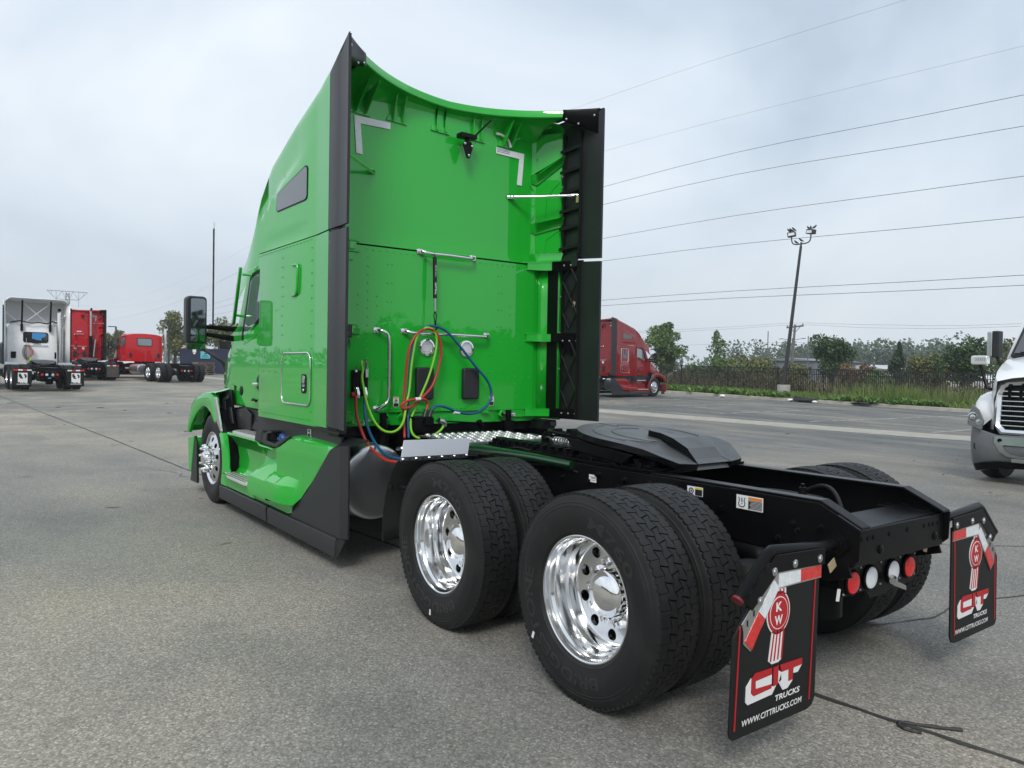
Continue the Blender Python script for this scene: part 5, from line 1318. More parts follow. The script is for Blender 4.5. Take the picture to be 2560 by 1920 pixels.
for pts, w in (([(-.95,8.75),(-1.05,8.5),(-.85,8.25),(-.90,8.05),(-.75,7.9)],.012), ([(-1.25,9.4),(-1.05,9.0),(-1.0,8.8)],.010), ([(1.1,-.2),(1.6,-.35),(2.1,-.30),(2.9,-.55),(3.6,-.5)],.012), ([(3.2,1.2),(4.2,.4),(5.0,-.2),(5.6,-.5)],.014)):
    strip('pavement_crack', pts, w, SEAL, .0045, .06, .6)
# bent black strip lying over the crack
m = MB(); P = spline([(.045,-1.175,.006),(-.02,-1.10,.006),(-.085,-1.01,.006),(-.115,-.975,.007),(-.145,-.985,.008),(-.160,-1.015,.007),(-.150,-1.05,.006),(-.135,-1.08,.006)], 5)
m.tube(P, [.009+.002*math.sin(i*1.3) for i in range(len(P))], 6)
tag(m.build('rubber_strip', SEAL, None, 60), 'thin black rubber strip bent like a hook on the asphalt by the crack', 'rubber strip')
# specks and pebbles on the lot
m = MB(); random.seed(11)
for k in range(70):
    x, y = random.uniform(-9, 16), random.uniform(-.5, 26); r = random.uniform(.012, .035)*(1 if y < 8 else 1.8)
    if abs(x) < 1.5 and y < 8: continue
    m.ball((x, y, gz(y)+.003), r, 6, 4, 0, (random.uniform(.7, 2.4), random.uniform(.5, 1), .25))
m.build('debris', SEAL, None, 60, kind='stuff')

# kerb and verge
XK = 31.4
m = MB(); ys_ = [-40+2*k for k in range(58)]
m.grid([[(x, y, gz(y)+z) for x, z in ((XK,0),(XK+.03,.135),(XK+.05,.15),(XK+.28,.15),(XK+.30,.10))] for y in ys_])
m.build('kerb', CONC, None, 40, kind='structure')
SOIL = mat('verge_soil', (.055,.050,.028), .95, noise=(1.5, (.05,.07,.02), .4, .6))
m = MB(); m.grid([[(x, y, gz(y)+z) for x, z in ((XK+.28,.12),(34,.12),(37,.10),(42,.0),(60,-.2))] for y in ys_])
m.build('verge', SOIL, None, 60, kind='structure')

def leafmat(name, c1, c2, sc=1.2, rough=.7, tr=.12):
    m, nt_, b = nodes_of(name); t = nt_.nodes.new('ShaderNodeTexCoord')
    n = nz(nt_, t.outputs['Object'], sc, 4, .6); nt_.links.new(ramp(nt_, n, [(.32, c1), (.68, c2)]), b.inputs['Base Color'])
    b.inputs['Roughness'].default_value = rough; b.inputs['Specular IOR Level'].default_value = .25
    return m
GRASS = leafmat('verge_grass', (0.078,0.150,0.026), (0.180,0.240,0.066), .6)
WEED = leafmat('broad_weeds', (0.060,0.162,0.026), (0.138,0.258,0.054), .8)
DRY = leafmat('dry_stalks', (.16,.14,.075), (.28,.24,.14), 2)
BRUSH = leafmat('brush', (.035,.045,.018), (.10,.085,.045), .9)
L_MID = leafmat('leaf_mid', (0.060,0.126,0.036), (0.150,0.228,0.072), .9)
L_DARK = leafmat('leaf_dark', (0.031,0.072,0.026), (0.084,0.138,0.050), .8)
L_OLIVE = leafmat('leaf_olive', (0.096,0.120,0.038), (0.210,0.210,0.084), .8)
L_RUST = leafmat('leaf_rust', (.12,.080,.042), (.21,.15,.08), .8)
L_YEL = leafmat('leaf_yellow', (.30,.20,.02), (.45,.33,.04), .9)
L_CON = leafmat('leaf_conifer', (0.036,0.066,0.034), (0.078,0.108,0.060), .8)
BARK = mat('bark', (.075,.060,.045), .9, noise=(6, (.12,.10,.08), .4, .7))
rnd = random.Random(5)
def blades(name, mt, n, xr, yr, hr, wr, seed, zf=lambda x, y: gz(y)+.12, dens=None, lean=.35):
    r = random.Random(seed); vs_, fs = [], []
    k = 0
    while k < n:
        x, y = r.uniform(*xr), r.uniform(*yr)
        if dens and r.random() > dens(x, y): continue
        k += 1
        h, w = r.uniform(*hr), r.uniform(*wr); a = r.uniform(0, 2*PI); z = zf(x, y)
        lx, ly = r.gauss(0, lean)*h, r.gauss(0, lean)*h; dx, dy = w*math.cos(a), w*math.sin(a); o = len(vs_)
        vs_ += [(x-dx,y-dy,z),(x+dx,y+dy,z),(x+dx*.8+lx*.4,y+dy*.8+ly*.4,z+h*.6),(x-dx*.8+lx*.4,y-dy*.8+ly*.4,z+h*.6),(x+lx,y+ly,z+h)]
        fs += [(o,o+1,o+2,o+3),(o+3,o+2,o+4)]
    m = MB(); m.add(vs_, fs); return m.build(name, mt, None, 0, weld=False, kind='stuff')
def patchy(s, lo=.3): return lambda x, y: max(lo, min(1, .5+1.6*mnoise.noise(Vector((x*s, y*s, 3.1)))))
blades('grass', GRASS, 15000, (XK+.32, 36.6), (1, 40), (.14, .42), (.010, .022), 1, dens=patchy(.5))
blades('tall_grass', GRASS, 2600, (XK+1.6, 35.8), (4, 20), (.5, 1.05), (.010, .018), 2, dens=lambda x, y: max(.05, min(1, .35+1.8*mnoise.noise(Vector((x*.6, y*.45, 9))))), lean=.22)
blades('dry_stalks', DRY, 500, (XK+2.2, 35.9), (4, 21), (.6, 1.25), (.005, .009), 3, dens=patchy(.4, .1), lean=.25)
def broad(name, mt, n, xr, yr, seed):
    r = random.Random(seed); vs_, fs = [], []
    for k in range(n):
        x, y = r.uniform(*xr), r.uniform(*yr); z = gz(y)+.12; nl = r.randint(7, 12); sz = r.uniform(.22, .46)
        if mnoise.noise(Vector((x*.5, y*.35, 1.3))) < -.12: continue
        for i in range(nl):
            a = 2*PI*i/nl+r.uniform(-.3, .3); el = r.uniform(.35, 1.15); l = sz*r.uniform(.7, 1.2); w = l*.20
            d = Vector((math.cos(a)*math.cos(el), math.sin(a)*math.cos(el), math.sin(el))); sd_ = Vector((-math.sin(a), math.cos(a), 0))*w
            p0 = Vector((x, y, z)); p1 = p0+d*l*.6; p2 = p0+d*l+Vector((0,0,-.12*l)); o = len(vs_)
            vs_ += [p0, p1+sd_, p2, p1-sd_]; fs.append((o,o+1,o+2,o+3))
    m = MB(); m.add(vs_, fs); return m.build(name, mt, None, 0, weld=False, kind='stuff')
broad('broad_weeds', WEED, 420, (XK+.5, 35.2), (10, 32), 4)
broad('broad_weeds', WEED, 70, (XK+.05, XK+.8), (11, 27), 6)
def cloud_leaves(mb, c, rad, n, size, r, shell=.45):
    """leaf-sized faces scattered through an uneven volume"""
    for k in range(n):
        while True:
            p = Vector((r.uniform(-1,1), r.uniform(-1,1), r.uniform(-1,1)))
            if shell**3 < p.length_squared <= 1: break
        q = Vector((p.x*rad[0], p.y*rad[1], p.z*rad[2])); d = mnoise.noise((q+Vector(c))*.9/max(.4, rad[0]*.6))
        if d < -.28 and r.random() < .8: continue
        q = q*(1+.25*d)+Vector(c); s_ = size*r.uniform(.6, 1.35)
        n1 = Vector((r.gauss(0,1), r.gauss(0,1), r.gauss(0,1)+.5)).normalized(); a = n1.orthogonal().normalized()*s_; b = n1.cross(a).normalized()*s_*r.uniform(.45,.8)
        o = len(mb.v); mb.v += [tuple(q-a), tuple(q-b*.9+a*.1), tuple(q+a), tuple(q+b*.9+a*.1)]; mb.f.append([o,o+1,o+2,o+3]); mb.m.append(0)
def tree(name, x, y, h, w, mt, label, cat='tree', group=None, style='round', n=1500, size=.16, seed=0, z=None, trunk=True):
    r = random.Random(seed); z = gz(min(y, 67))-.2 if z is None else z
    t = empty(name, (x, y, z), label=label, cat=cat, group=group)
    m = MB()
    if trunk:
        th = h*(.5 if style != 'shrub' else .35)
        m.tube([(0,0,0),(r.uniform(-.05,.05)*h*.3,r.uniform(-.05,.05)*h*.3,th*.5),(r.uniform(-.03,.03)*h,0,th),(0,0,h*.8)], [w*.05,w*.038,w*.028,w*.008], 7)
        for k in range(7):
            a = r.uniform(0, 2*PI); z0 = h*r.uniform(.25,.6); l = w*.42*r.uniform(.6,1)
            m.tube([(0,0,z0),(math.cos(a)*l*.5,math.sin(a)*l*.5,z0+l*.35),(math.cos(a)*l,math.sin(a)*l,z0+l*.6)], [w*.022,w*.014,w*.005], 5)
        m.build('trunk', BARK, t, 50)
    c = MB()
    if style == 'round':
        for k in range(13):
            a = r.uniform(0, 2*PI); q = r.uniform(0, .33)*w; zz = h*r.uniform(.36, .84); f = 1-abs(zz/h-.55)*.9
            cloud_leaves(c, (math.cos(a)*q, math.sin(a)*q, zz), (w*.26*f, w*.26*f, h*.17), n//13, size, r)
    elif style == 'cone':
        for k in range(12):
            f = k/11; zz = h*(.12+.82*f); q = w*.5*(1-f)*.9+.05*w
            for j in range(2): a = r.uniform(0, 2*PI); cloud_leaves(c, (math.cos(a)*q*.5, math.sin(a)*q*.5, zz), (q*.75, q*.75, h*.08), n//24, size, r)
    elif style == 'oval':
        for k in range(12):
            f = k/11; zz = h*(.22+.72*f); q = w*.5*math.sin(PI*(.12+.85*(1-f)**.8)); a = r.uniform(0, 2*PI)
            cloud_leaves(c, (math.cos(a)*q*.35, math.sin(a)*q*.35, zz), (q*.8, q*.8, h*.11), n//12, size, r)
    else:
        for k in range(12):
            a = r.uniform(0, 2*PI); q = r.uniform(0, .42)*w; zz = h*r.uniform(.25, .75)
            cloud_leaves(c, (math.cos(a)*q, math.sin(a)*q, zz), (w*.22, w*.22, h*.26), n//12, size, r)
    c.build('crown', mt, t, 0, weld=False)
    return t
# ================================================================== FENCE
FX = 36.0
PK = mat('black_fence_paint', (.013,.013,.012), .5)
FEN = empty('picket_fence', (FX, 20, 0), label='black iron picket fence between the grass verge and the brush', cat='fence')
def fz(y): return gz(y)+.10
FY0, FY1 = 4.9, 36.4
m = MB(); m.box(-.010,.010,-.019,.019,0,1.56); me_p = m.mesh('picket', PK, 0)
k = 0; y = FY0
while y < FY1:
    o = obj('picket', me_p, FEN, (0, y-20, fz(y)+.04)); y += .112
me_t = (lambda q: (q.box(-.038,.038,-.038,.038,0,1.68), q.box(-.046,.046,-.046,.046,1.68,1.71), q.mesh('post', PK, 0))[-1])(MB())
for y in (6.5, 10.1, 13.6, 17.1, 20.6, 24.1, 27.7, 31.5, 35.2): obj('post', me_t, FEN, (.03, y-20, fz(y)-.05))
for hz_ in (.14, 1.30, 1.585):
    m = MB(); m.grid([[(a,yy-20,fz(yy)+hz_+b) for yy in (FY0,7,12,18,24,30,FY1)] for a, b in ((-.022,-.018),(.022,-.018),(.022,.018),(-.022,.018),(-.022,-.018))]); m.build('fence_rail', PK, FEN, 20)
m = MB(); r = random.Random(21)
for k in range(46):
    y = 3+34*k/46+r.uniform(-.4,.4); x = 37.6+r.uniform(-.5,1.0); h = r.uniform(.9,1.35)
    cloud_leaves(m, (x,y,gz(y)+h*.45), (.75,.75,h*.62), 210, .085, r, .2)
m.build('undergrowth', BRUSH, None, 0, weld=False, kind='stuff')
blades('undergrowth_stalks', DRY, 1600, (36.4, 38.6), (4, 36), (.6, 1.5), (.010, .022), 13, zf=lambda x, y: gz(y)+.05)

# trees and shrubs behind the fence
tree('young_tree', 42.4, 38.9, 5.1, 3.5, L_MID, 'bushy green tree rising behind the dark red truck hood', style='oval', n=6500, size=.12, seed=2)
tree('young_tree', 46.2, 36.6, 4.6, 1.6, L_MID, 'slim upright tree standing alone above the shrubs', style='oval', n=2200, size=.10, seed=3)
tree('broad_tree', 52, 30.2, 4.9, 4.1, L_DARK, 'spreading dark green tree behind the fence by the grey warehouse', style='round', n=7000, size=.11, seed=4)
tree('conifer', 55, 26.4, 4.1, 2.2, L_CON, 'dark pointed conifer behind the fence', style='cone', n=4500, size=.10, seed=5)
shr = [(41.0,35.2,1.9,2.6,L_OLIVE,'reddish olive shrub low beside the bushy tree',6),(41.5,32.9,2.7,3.0,L_MID,'tall green shrub under the slim upright tree',7),(42.5,30.9,2.9,3.2,L_OLIVE,'olive green shrub with a ragged top, tallest along the fence',8),
       (44,28.2,2.3,3.0,L_OLIVE,'low olive shrub in front of the grey warehouse',9),(50,26.7,2.6,2.3,L_RUST,'rust brown shrub under the spreading dark tree',10),(47,23.6,1.9,2.5,L_MID,'small green shrub before the white sheds',11),
       (58,25.9,3.1,2.6,L_CON,'grey green bush at the foot of the conifer',12),(62,26.8,2.9,1.8,L_YEL,'yellow autumn bush between the conifer and the box trailer',13),(60,33.4,2.6,1.2,L_YEL,'small yellow tree at the end of the grey warehouse',14),
       (48,18.9,4.3,3.4,L_DARK,'dark tree behind the chrome hood mirror of the white truck',15),(50,16.4,4.1,2.8,L_OLIVE,'brownish tree by the cab mirror of the white truck',16),(47,15.0,3.4,3.0,L_DARK,'dark shrub beside the white truck above the fence',17),
       (53,23.4,3.2,2.6,L_OLIVE,'loose olive tree beside the conifer',18)]
for x, y, h, w, mt, lb, sd_ in shr:
    tree('shrub' if h < 3 else 'small_tree', x, y, h, w*1.25, mt, lb, 'shrub' if h < 3 else 'tree', 'growth beyond the fence', 'shrub' if h < 3.2 else 'round', n=4200, size=.115, seed=sd_)
# far wood that reads as one mass
HAZY = leafmat('far_leaves', (0.054,0.096,0.050), (0.120,0.168,0.096), .15)
m = MB(); r = random.Random(31)
for k in range(60):
    y = 60+95*k/60+r.uniform(-2,2); x = 205+r.uniform(-14,18)+.35*(100-y)*-.5; h = r.uniform(8.5,11.5)*(1 if y > 78 else .9)
    cloud_leaves(m, (x,y,1+h*.5), (r.uniform(2.8,4.4),)*2+(h*.5,), 420, .5, r, .3)
m.build('far_woods', HAZY, None, 0, weld=False, kind='stuff')
m = MB()
for k in range(120):
    a = R(-60+150*k/120); d = r.uniform(330,400); x, y = d*math.sin(a), d*math.cos(a)
    if x > 150 and y < 190: continue
    cloud_leaves(m, (x,y,1+3.2), (9,9,r.uniform(3.0,5.5)), 60, 1.5, r, .3)
m.build('horizon_woods', HAZY, None, 0, weld=False, kind='stuff')
# trees at the back of the lot
for a in ((10.0,87,4.2,3.4,L_OLIVE,'olive tree beyond the two red trucks under a lamp post',41),(8.0,84,3.0,3.4,L_DARK,'dark low tree behind the hood of the red day cab',45),(13.2,72.5,5.6,3.9,L_OLIVE,'feathery tree right behind the exhaust stack of the red day cab',42),(18.6,75,6.4,4.6,L_OLIVE,'feathery tree seen past the mirror of the green truck',43),(16.2,76,4.2,2.6,L_MID,'smaller tree between two feathery trees',44)):
    tree('lot_tree', *a[:6], 'tree', 'trees at the back of the lot', 'round', n=4200, size=.13, seed=a[6])
tree('lot_tree', -4.9, 75, 3.6, 4.0, L_OLIVE, 'tree glimpsed past the fairing of the white truck', 'tree', 'trees at the back of the lot', 'round', n=1800, size=.14, seed=46)
# ================================================================== OTHER TRUCKS
IDX = index_children()
FINE = ('rivets','rivet','bolt','screw','bolt_hole','pressed_seam','grease_track','handle_foot','lens_rib','bolts','lettering','paint_mark','warning_label','caution_label','white_label','cable_label','paper_tag','pinch_label','side_label','tread_slots','rail_bolts','lip_strut','strut_foot','tape_print','mesh_grille','bolt_holes','screws','badge','lower_latch','drive_shaft','engine','valve_box','air_line','cab_vent_pad_')
def truck_from(label, loc, rz, remap, skip=(), only=None, group='trucks parked around the lot'):
    e_ = empty('semi_truck', loc, rz, label=label, cat='truck', group=group)
    for k in IDX[T]:
        b = k.name.split('.')[0]
        if b in FINE or b in skip or (only and b not in only): continue
        copy_tree(k, IDX, e_, remap, FINE)
    return e_
r1 = truck_from('dark red high-roof sleeper truck side-on by the kerb', (20.25,25.72,gz(26)+.0), R(-83), {GREEN: DRED}, skip=('mud_flap','flap_hanger','air_hose','hose_tender','hose_label','hose_sleeve','antenna'))
m = MB(); dr = rrect(3.45,4.02,1.80,2.48,.05,4); m.tube([(1.19,y,z) for y, z in dr+dr[:1]], .012, 6); m.build('window_trim', POLISH, r1, 50)
m = MB(); m.prism(rrect(3.54,3.94,1.98,2.42,.04), 'x', 1.18, 1.196); m.build('sleeper_window', GLASSD, r1, 30)
CH = ('wheel','frame_rail','end_cross_member','cross_member','rail_gusset','drive_axle','brake_drum','air_spring','trailing_arm','light_panel','light_bracket','rear_air_tank','fifth_wheel','slide_base','slide_rack','fuel_tank','front_axle','deck_plate','quarter_fender')
def exhaust(root, x, y, z0, z1, r=.07, mt=CHROME):
    m = MB(); m.tube([(x,y,z0),(x,y,z1)], r, 14); m.tube([(x,y,z1-.25),(x,y,z1-.08),(x,y-.05,z1),(x,y-.16,z1+.06)], r*.8, 12); s_ = m.build('exhaust_stack', mt, root, 40)
    m = MB(); m.tube([(x,y-.13,z1+.045),(x,y-.165,z1+.063)], r*.83, 12); m.build('stack_mouth', BLACK, s_, 40)
    return s_
def simple_flap(root, s, mt, z0=.18, w=.60):
    m = MB(); m.box(min(s*.62,s*1.22), max(s*.62,s*1.22), -.862, -.85, z0, .80); f = m.build('mud_flap', mt, root, 30, bevel=.02)
    m = MB(); m.tube([(s*.43,-.85,.84),(s*1.2,-.85,.86)], .025, 8); m.build('flap_hanger', SATIN, root, 40)
    for i in range(4):
        a, b = s*(.62+.15*i), s*(.62+.15*(i+1)); m = MB(); m.box(min(a,b), max(a,b), -.868, -.863, .78, .855); m.build('reflective_strip', REFW if i % 2 == 0 else REFR, f, 0)
    return f
# red high-roof sleeper, rear view
FLAPG = mat('grey_flap', (.05,.05,.05), .6)
r2 = truck_from('red high-roof sleeper truck seen from behind next to the white day cab', (2.62,44.4,gz(44)+.03), R(3), {GREEN: RED}, skip=('mud_flap','flap_hanger','air_hose','hose_label','hose_sleeve','quarter_fender'))
for s in (-1, 1):
    f = simple_flap(r2, s, FLAPG)
    m = MB(); m.prism(rrect(s*.92-.13,s*.92+.13,.42,.62,.02), 'y', -.8655, -.8625); m.build('flap_plate', mat('brown_flap_print', (.10,.055,.035), .6), f, 0)
exhaust(r2, .55, 3.0, 2.45, 4.0, .075, BRUSHED); m = MB(); m.tube([(.55,3.0,1.15),(.55,3.0,2.5)], .095, 14); m.build('stack_guard', BLACK, r2, 40)
m = MB(); m.tube([(.70,3.0,1.3),(.80,3.0,2.3)], .05, 10); m.build('intake_pipe', BRUSHED, r2, 40)
m = MB()
for p in ([(-.18,3.1,2.0),(-.25,3.0,1.6),(-.05,3.0,1.4),(-.2,3.0,1.25)],[(-.18,3.1,2.0),(-.1,3.0,1.6),(-.3,3.0,1.4),(-.25,3.0,1.2)],[(.45,3.0,1.75),(.1,3.0,1.5),(-.25,3.0,1.2)]): m.tube(spline(p, 6), .02, 6)
m.build('air_hose', RUBBER, r2)
m = MB(); m.box(-1.2,-.75,2.3,2.5,.95,1.06); m.box(.75,1.2,2.3,2.5,.95,1.06); m.build('air_cleaners', WHITE, r2, 30, bevel=.03)
m = MB(); m.box(-.12,.12,3.27,3.28,2.72,2.78); m.build('plate', WLAB, r2, 0)
# red day cab, three-quarter rear
r3 = truck_from('red day cab truck without fifth wheel in front of the dumpster', (6.75,42.4,gz(42.4)+.02), R(11.5), {GREEN: RED},
                only=CH+('cab_shell','hood','front_fender','fender_top','wheel_liner','cab_door','mirror','fender_strip','headlamp','front_bumper','windscreen','bumper_end'), skip=('fifth_wheel','slide_base','slide_rack','deck_plate','quarter_fender'))
m = MB()
secs = []
for y, w, zt in ((4.72,1.00,2.66),(4.75,1.06,2.74),(5.2,1.07,2.78),(5.6,1.05,2.76),(5.9,1.0,2.66)):
    secs.append([(-w,y,1.10),(-w-.01,y,1.9),(-w*.97,y,zt-.22),(-w*.90,y,zt-.06),(-w*.6,y,zt),(0,y,zt+.03),(w*.6,y,zt),(w*.90,y,zt-.06),(w*.97,y,zt-.22),(w+.01,y,1.9),(w,y,1.10)])
m.grid(secs); m.add(secs[0], [list(range(11))]); m.build('cab', RED, r3, 35)
m = MB(); m.prism(rrect(-.44,.44,2.03,2.50,.06), 'y', 4.705, 4.722); wf = m.build('rear_window_frame', BLACK, r3, 30)
m = MB(); m.prism(rrect(-.41,.41,2.06,2.47,.05), 'y', 4.700, 4.708); m.build('rear_window', GLASSL, wf, 30)
for x in (-.82, .82):
    m = MB(); m.box(x-.08,x+.08,4.69,4.72,1.35,1.60); m.build('cab_vent_pad', TRIM, r3, 30, bevel=.02)
exhaust(r3, 1.12, 4.5, 1.0, 3.15, .075)
m = MB(); m.tube([(1.12,4.5,1.1),(1.08,4.4,.98),(.95,4.3,.93)], .07, 10); m.build('exhaust_elbow', CHROME, r3, 40)
m = MB(); m.box(-.44,.44,1.2,4.6,1.01,1.03); m.build('frame_cover', BLACK, r3)
# white day cab with a tall roof deflector and side fairings
WT = (-.42, 33.6); WR = R(3.5)
r4 = truck_from('white day cab truck with tall roof fairing and printed mud flaps', (WT[0],WT[1],gz(33.6)+.05), WR, {}, only=CH, skip=('deck_plate',))
def wbox(nm, mt, *a, **k):
    m = MB(); m.box(*a); return m.build(nm, mt, r4, 30, bevel=k.get('bevel', .01))
secs = []
for y, w, zt in ((2.62,1.02,2.72),(2.66,1.06,2.80),(3.4,1.02,2.86),(4.4,.92,2.8)):
    secs.append([(-w,y,1.02),(-w-.01,y,1.9),(-w*.98,y,zt-.25),(-w*.92,y,zt-.07),(-w*.6,y,zt),(0,y,zt+.03),(w*.6,y,zt),(w*.92,y,zt-.07),(w*.98,y,zt-.25),(w+.01,y,1.9),(w,y,1.02)])
m = MB(); m.grid(secs); m.add(secs[0], [list(range(11))]); m.add(secs[-1], [list(range(11))]); m.build('cab', WHITE, r4, 35)
m = MB(); m.prism(rrect(-.47,.47,1.96,2.42,.10,6), 'y', 2.60, 2.63); wf = m.build('rear_window_frame', BLACK, r4, 30)
m = MB(); m.prism(rrect(-.44,.44,1.99,2.39,.09,6), 'y', 2.594, 2.602); m.build('rear_window', GLASSD, wf, 30)
SKYB = mat('blue_screen', (.06,.30,.62), .3, coat=.5)
m = MB(); m.prism([(-.14,2.385),(.33,2.385),(.38,2.33),(.33,2.22),(.22,2.18),(.20,2.06),(-.02,2.10),(-.14,2.13)], 'y', 2.590, 2.5945); m.build('blue_sunscreen', SKYB, wf, 0)
for s in (-1, 1):                                # side fairings with black rubber edges
    m = MB(); m.grid([[(s*x,y,z) for z in (1.0,2.0,3.0,3.68)] for x, y in ((1.06,2.75),(1.14,2.5),(1.24,2.15))]); m.build('side_fairing', WHITE, r4, 30, solid=.03)
    m = MB(); m.box(min(s*1.225,s*1.265), max(s*1.225,s*1.265), 2.03, 2.16, 1.0, 3.50); m.build('rubber_edge', SATIN, r4, 30)
    m = MB(); m.tube([(s*.53,2.33,3.76),(s*.53,2.55,2.62)], .035, 8); m.box(s*.53-.045,s*.53+.045,2.5,2.6,2.45,2.75); m.build('fairing_stay', BLACK, r4, 40)
    m = MB(); m.tube([(s*.55,2.40,3.70),(-s*.5,2.55,2.75)], .012, 6); m.tube([(s*1.1,2.5,3.2),(s*.5,2.55,2.70)], .012, 6); m.build('fairing_brace', WHITE, r4, 40)
m = MB(); rows = []                              # roof deflector, hollow behind
for x in [-1.21+2.42*i/20 for i in range(21)]:
    t = abs(x)/1.21; ze = 3.86-.20*max(0, t-.86)/.14*(1 if t > .86 else 0)
    rows.append([(x,2.15,ze),(x,2.6,ze-.04),(x*.92,3.3,ze-.22),(x*.84,4.0,3.25-.1*t),(x*.76,4.5,2.85)])
m.grid(rows); m.build('roof_deflector', WHITE, r4, 40, solid=.03)
m = MB(); m.grid([[(x,2.9-.25*(abs(x)/1.15)**3,z) for z in (2.75,3.2,3.5,3.78)] for x in [-1.15+2.3*i/14 for i in range(15)]]); m.build('deflector_inside', mat('grey_lining', (.50,.51,.52), .5), r4, 40)
m = MB(); m.tube(spline([(-.95,2.5,2.80),(-.6,2.5,2.88),(-.2,2.5,2.80),(.1,2.5,2.83),(.4,2.5,2.80),(.6,2.5,2.9),(.9,2.5,2.78)], 5), .025, 6); m.build('roof_cable', BLACK, r4)
exhaust(r4, .83, 2.40, 1.0, 3.35, .085); m = MB(); m.tube([(.97,2.45,1.05),(.97,2.45,2.6)], .05, 10); m.build('exhaust_pipe', STEEL, r4, 40)
for x in (-.82, .80):
    m = MB(); m.box(x-.095,x+.095,2.59,2.62,1.28,1.56); m.build('cab_vent_pad', BLACK, r4, 30, bevel=.02)
m = MB(); m.tube([(-.45,2.58,1.84),(.46,2.58,1.84)], .014, 8); m.build('grab_handle', POLISH, r4, 40)
m = MB(); vs_, fs = fit(text_geo('T20052', 1, .03), -.135, .185, 1.885, 1.965); m.add([(u, 2.605, v) for u, v in vs_], fs); m.build('unit_number', BLAB, r4, 0, weld=False)
def coil(mt, cx, rx, lab):
    m = MB(); P = []
    for k in range(14*8+1):
        t = k/(14*8); a = PI*(.1+1.1*t)-PI*.2; q = 2*PI*k/8
        bx = cx+rx*math.sin(PI*t)*1.0; bz = 1.85-.62*t
        P.append((bx+.06*math.cos(q), 2.46+.06*math.sin(q), bz+.02*math.sin(q)))
    m.tube(P, .009, 5); m.build('coiled_hose', mt, r4, 60, label=lab)
coil(RHOSE, -.32, .17, 'red coiled hose'); coil(RUBBER, -.36, -.10, 'black coiled hose')
m = MB(); m.tube([(-.36,2.5,1.9),(-.36,2.5,2.15)], .012, 6); m.tube([(-.36,2.5,1.1),(-.36,2.5,1.9)], .02, 6); m.build('hose_pole', STEEL, r4)
m = MB(); m.lathe([(0,0),(.07,0),(.06,.22),(.03,.30),(0,.30)], (-.22,2.3,1.02), 'z', 10); m.build('green_coupling', GHOSE, r4, 40)
m = MB(); m.box(-1.0,-.58,2.42,2.6,1.0,1.05); m.box(-1.0,-.82,2.42,2.6,1.05,1.12); m.build('deck_step', STEEL, r4, 30)
for s in (-1, 1):
    f = simple_flap(r4, s, FLAP, .16)
    m = MB(); m.box(s*.92-.16,s*.92+.16,-.8645,-.8625,.33,.70); lg = m.build('logo_panel', WLAB, f, 0)
    m = MB(); m.prism([(s*.92-.13,.66),(s*.92-.05,.67),(s*.92-.06,.62),(s*.92-.01,.57),(s*.92-.03,.53),(s*.92+.03,.50),(s*.92-.02,.46),(s*.92-.08,.48),(s*.92-.13,.56)], 'y', -.8658, -.8648)
    m.prism([(s*.92+.06,.66),(s*.92+.12,.63),(s*.92+.14,.55),(s*.92+.10,.48),(s*.92+.06,.52),(s*.92+.08,.58),(s*.92+.04,.60)], 'y', -.8658, -.8648); m.build('globes', BLAB, lg, 0)
    m = MB(); vs_, fs = fit(text_geo('we', 1, .05), s*.92-.13, s*.92+.16, .285, .44); m.add([(u, -.8668, v) for u, v in vs_], fs); m.build('logo_letters', WLAB, lg, 0, weld=False)
    m = MB(); m.box(s*.92-.20,s*.92+.20,-.8645,-.8625,.245,.265); m.build('flap_lettering', WLAB, f, 0)
m = MB(); m.box(-.05,.06,-.815,-.805,.47,.51); m.build('blue_plate', SKYB, r4, 0)
m = MB(); m.slab([(-1.1,4.4,1.0),(1.1,4.4,1.0),(.95,6.9,1.0),(-.95,6.9,1.0)], (0,0,1.0)); m.build('hood', WHITE, r4, 30, bevel=.1, seg=3)
# navy truck just showing past it
t5 = empty('semi_truck', (-3.05,35.4,gz(35)+.02), R(4), label='navy blue truck cut off at the picture edge beside the white truck', cat='truck', group='trucks parked around the lot')
m = MB(); m.prism([(.9,1.0),(4.2,1.0),(4.2,2.4),(3.6,3.0),(.9,3.05)], 'x', -1.1, 1.08); m.build('cab', BLUEP, t5, 30, bevel=.08, seg=3)
m = MB(); m.tube([(1.09,.92,1.02),(1.09,1.7,1.05)], .02, 8); m.build('grab_handle', POLISH, t5); m = MB(); m.lathe([(0,.03),(.05,.02),(.07,0)], (1.08,1.25,1.9), 'x', 14); m.build('lamp', CHROME, t5)
m = MB(); m.box(-.43,.43,-1.2,6,.75,1.0); m.build('frame_rail', BLACK, t5)
for y in (0.2, 1.5):
    m = MB(); m.lathe([(.3,-.14),(.48,-.13),(.5,-.08),(.5,.08),(.48,.13),(.3,.14)], (1.0,y,.5), 'x', 24); w_ = m.build('tyre', RUBBER, t5)
m = MB(); m.box(.5,1.22,1.0,3.9,.42,.98); m.build('side_fairing', BLACK, t5, 30, bevel=.04)
m = MB(); m.box(1.221,1.226,1.1,3.7,.52,.545); m.build('trim_strip', POLISH, t5, 0)

# white truck facing us at the picture edge
r6 = empty('semi_truck', (17.0,1.36,0), R(90), label='white conventional truck with horizontal grille bars facing the green truck', cat='truck', group='trucks parked around the lot')
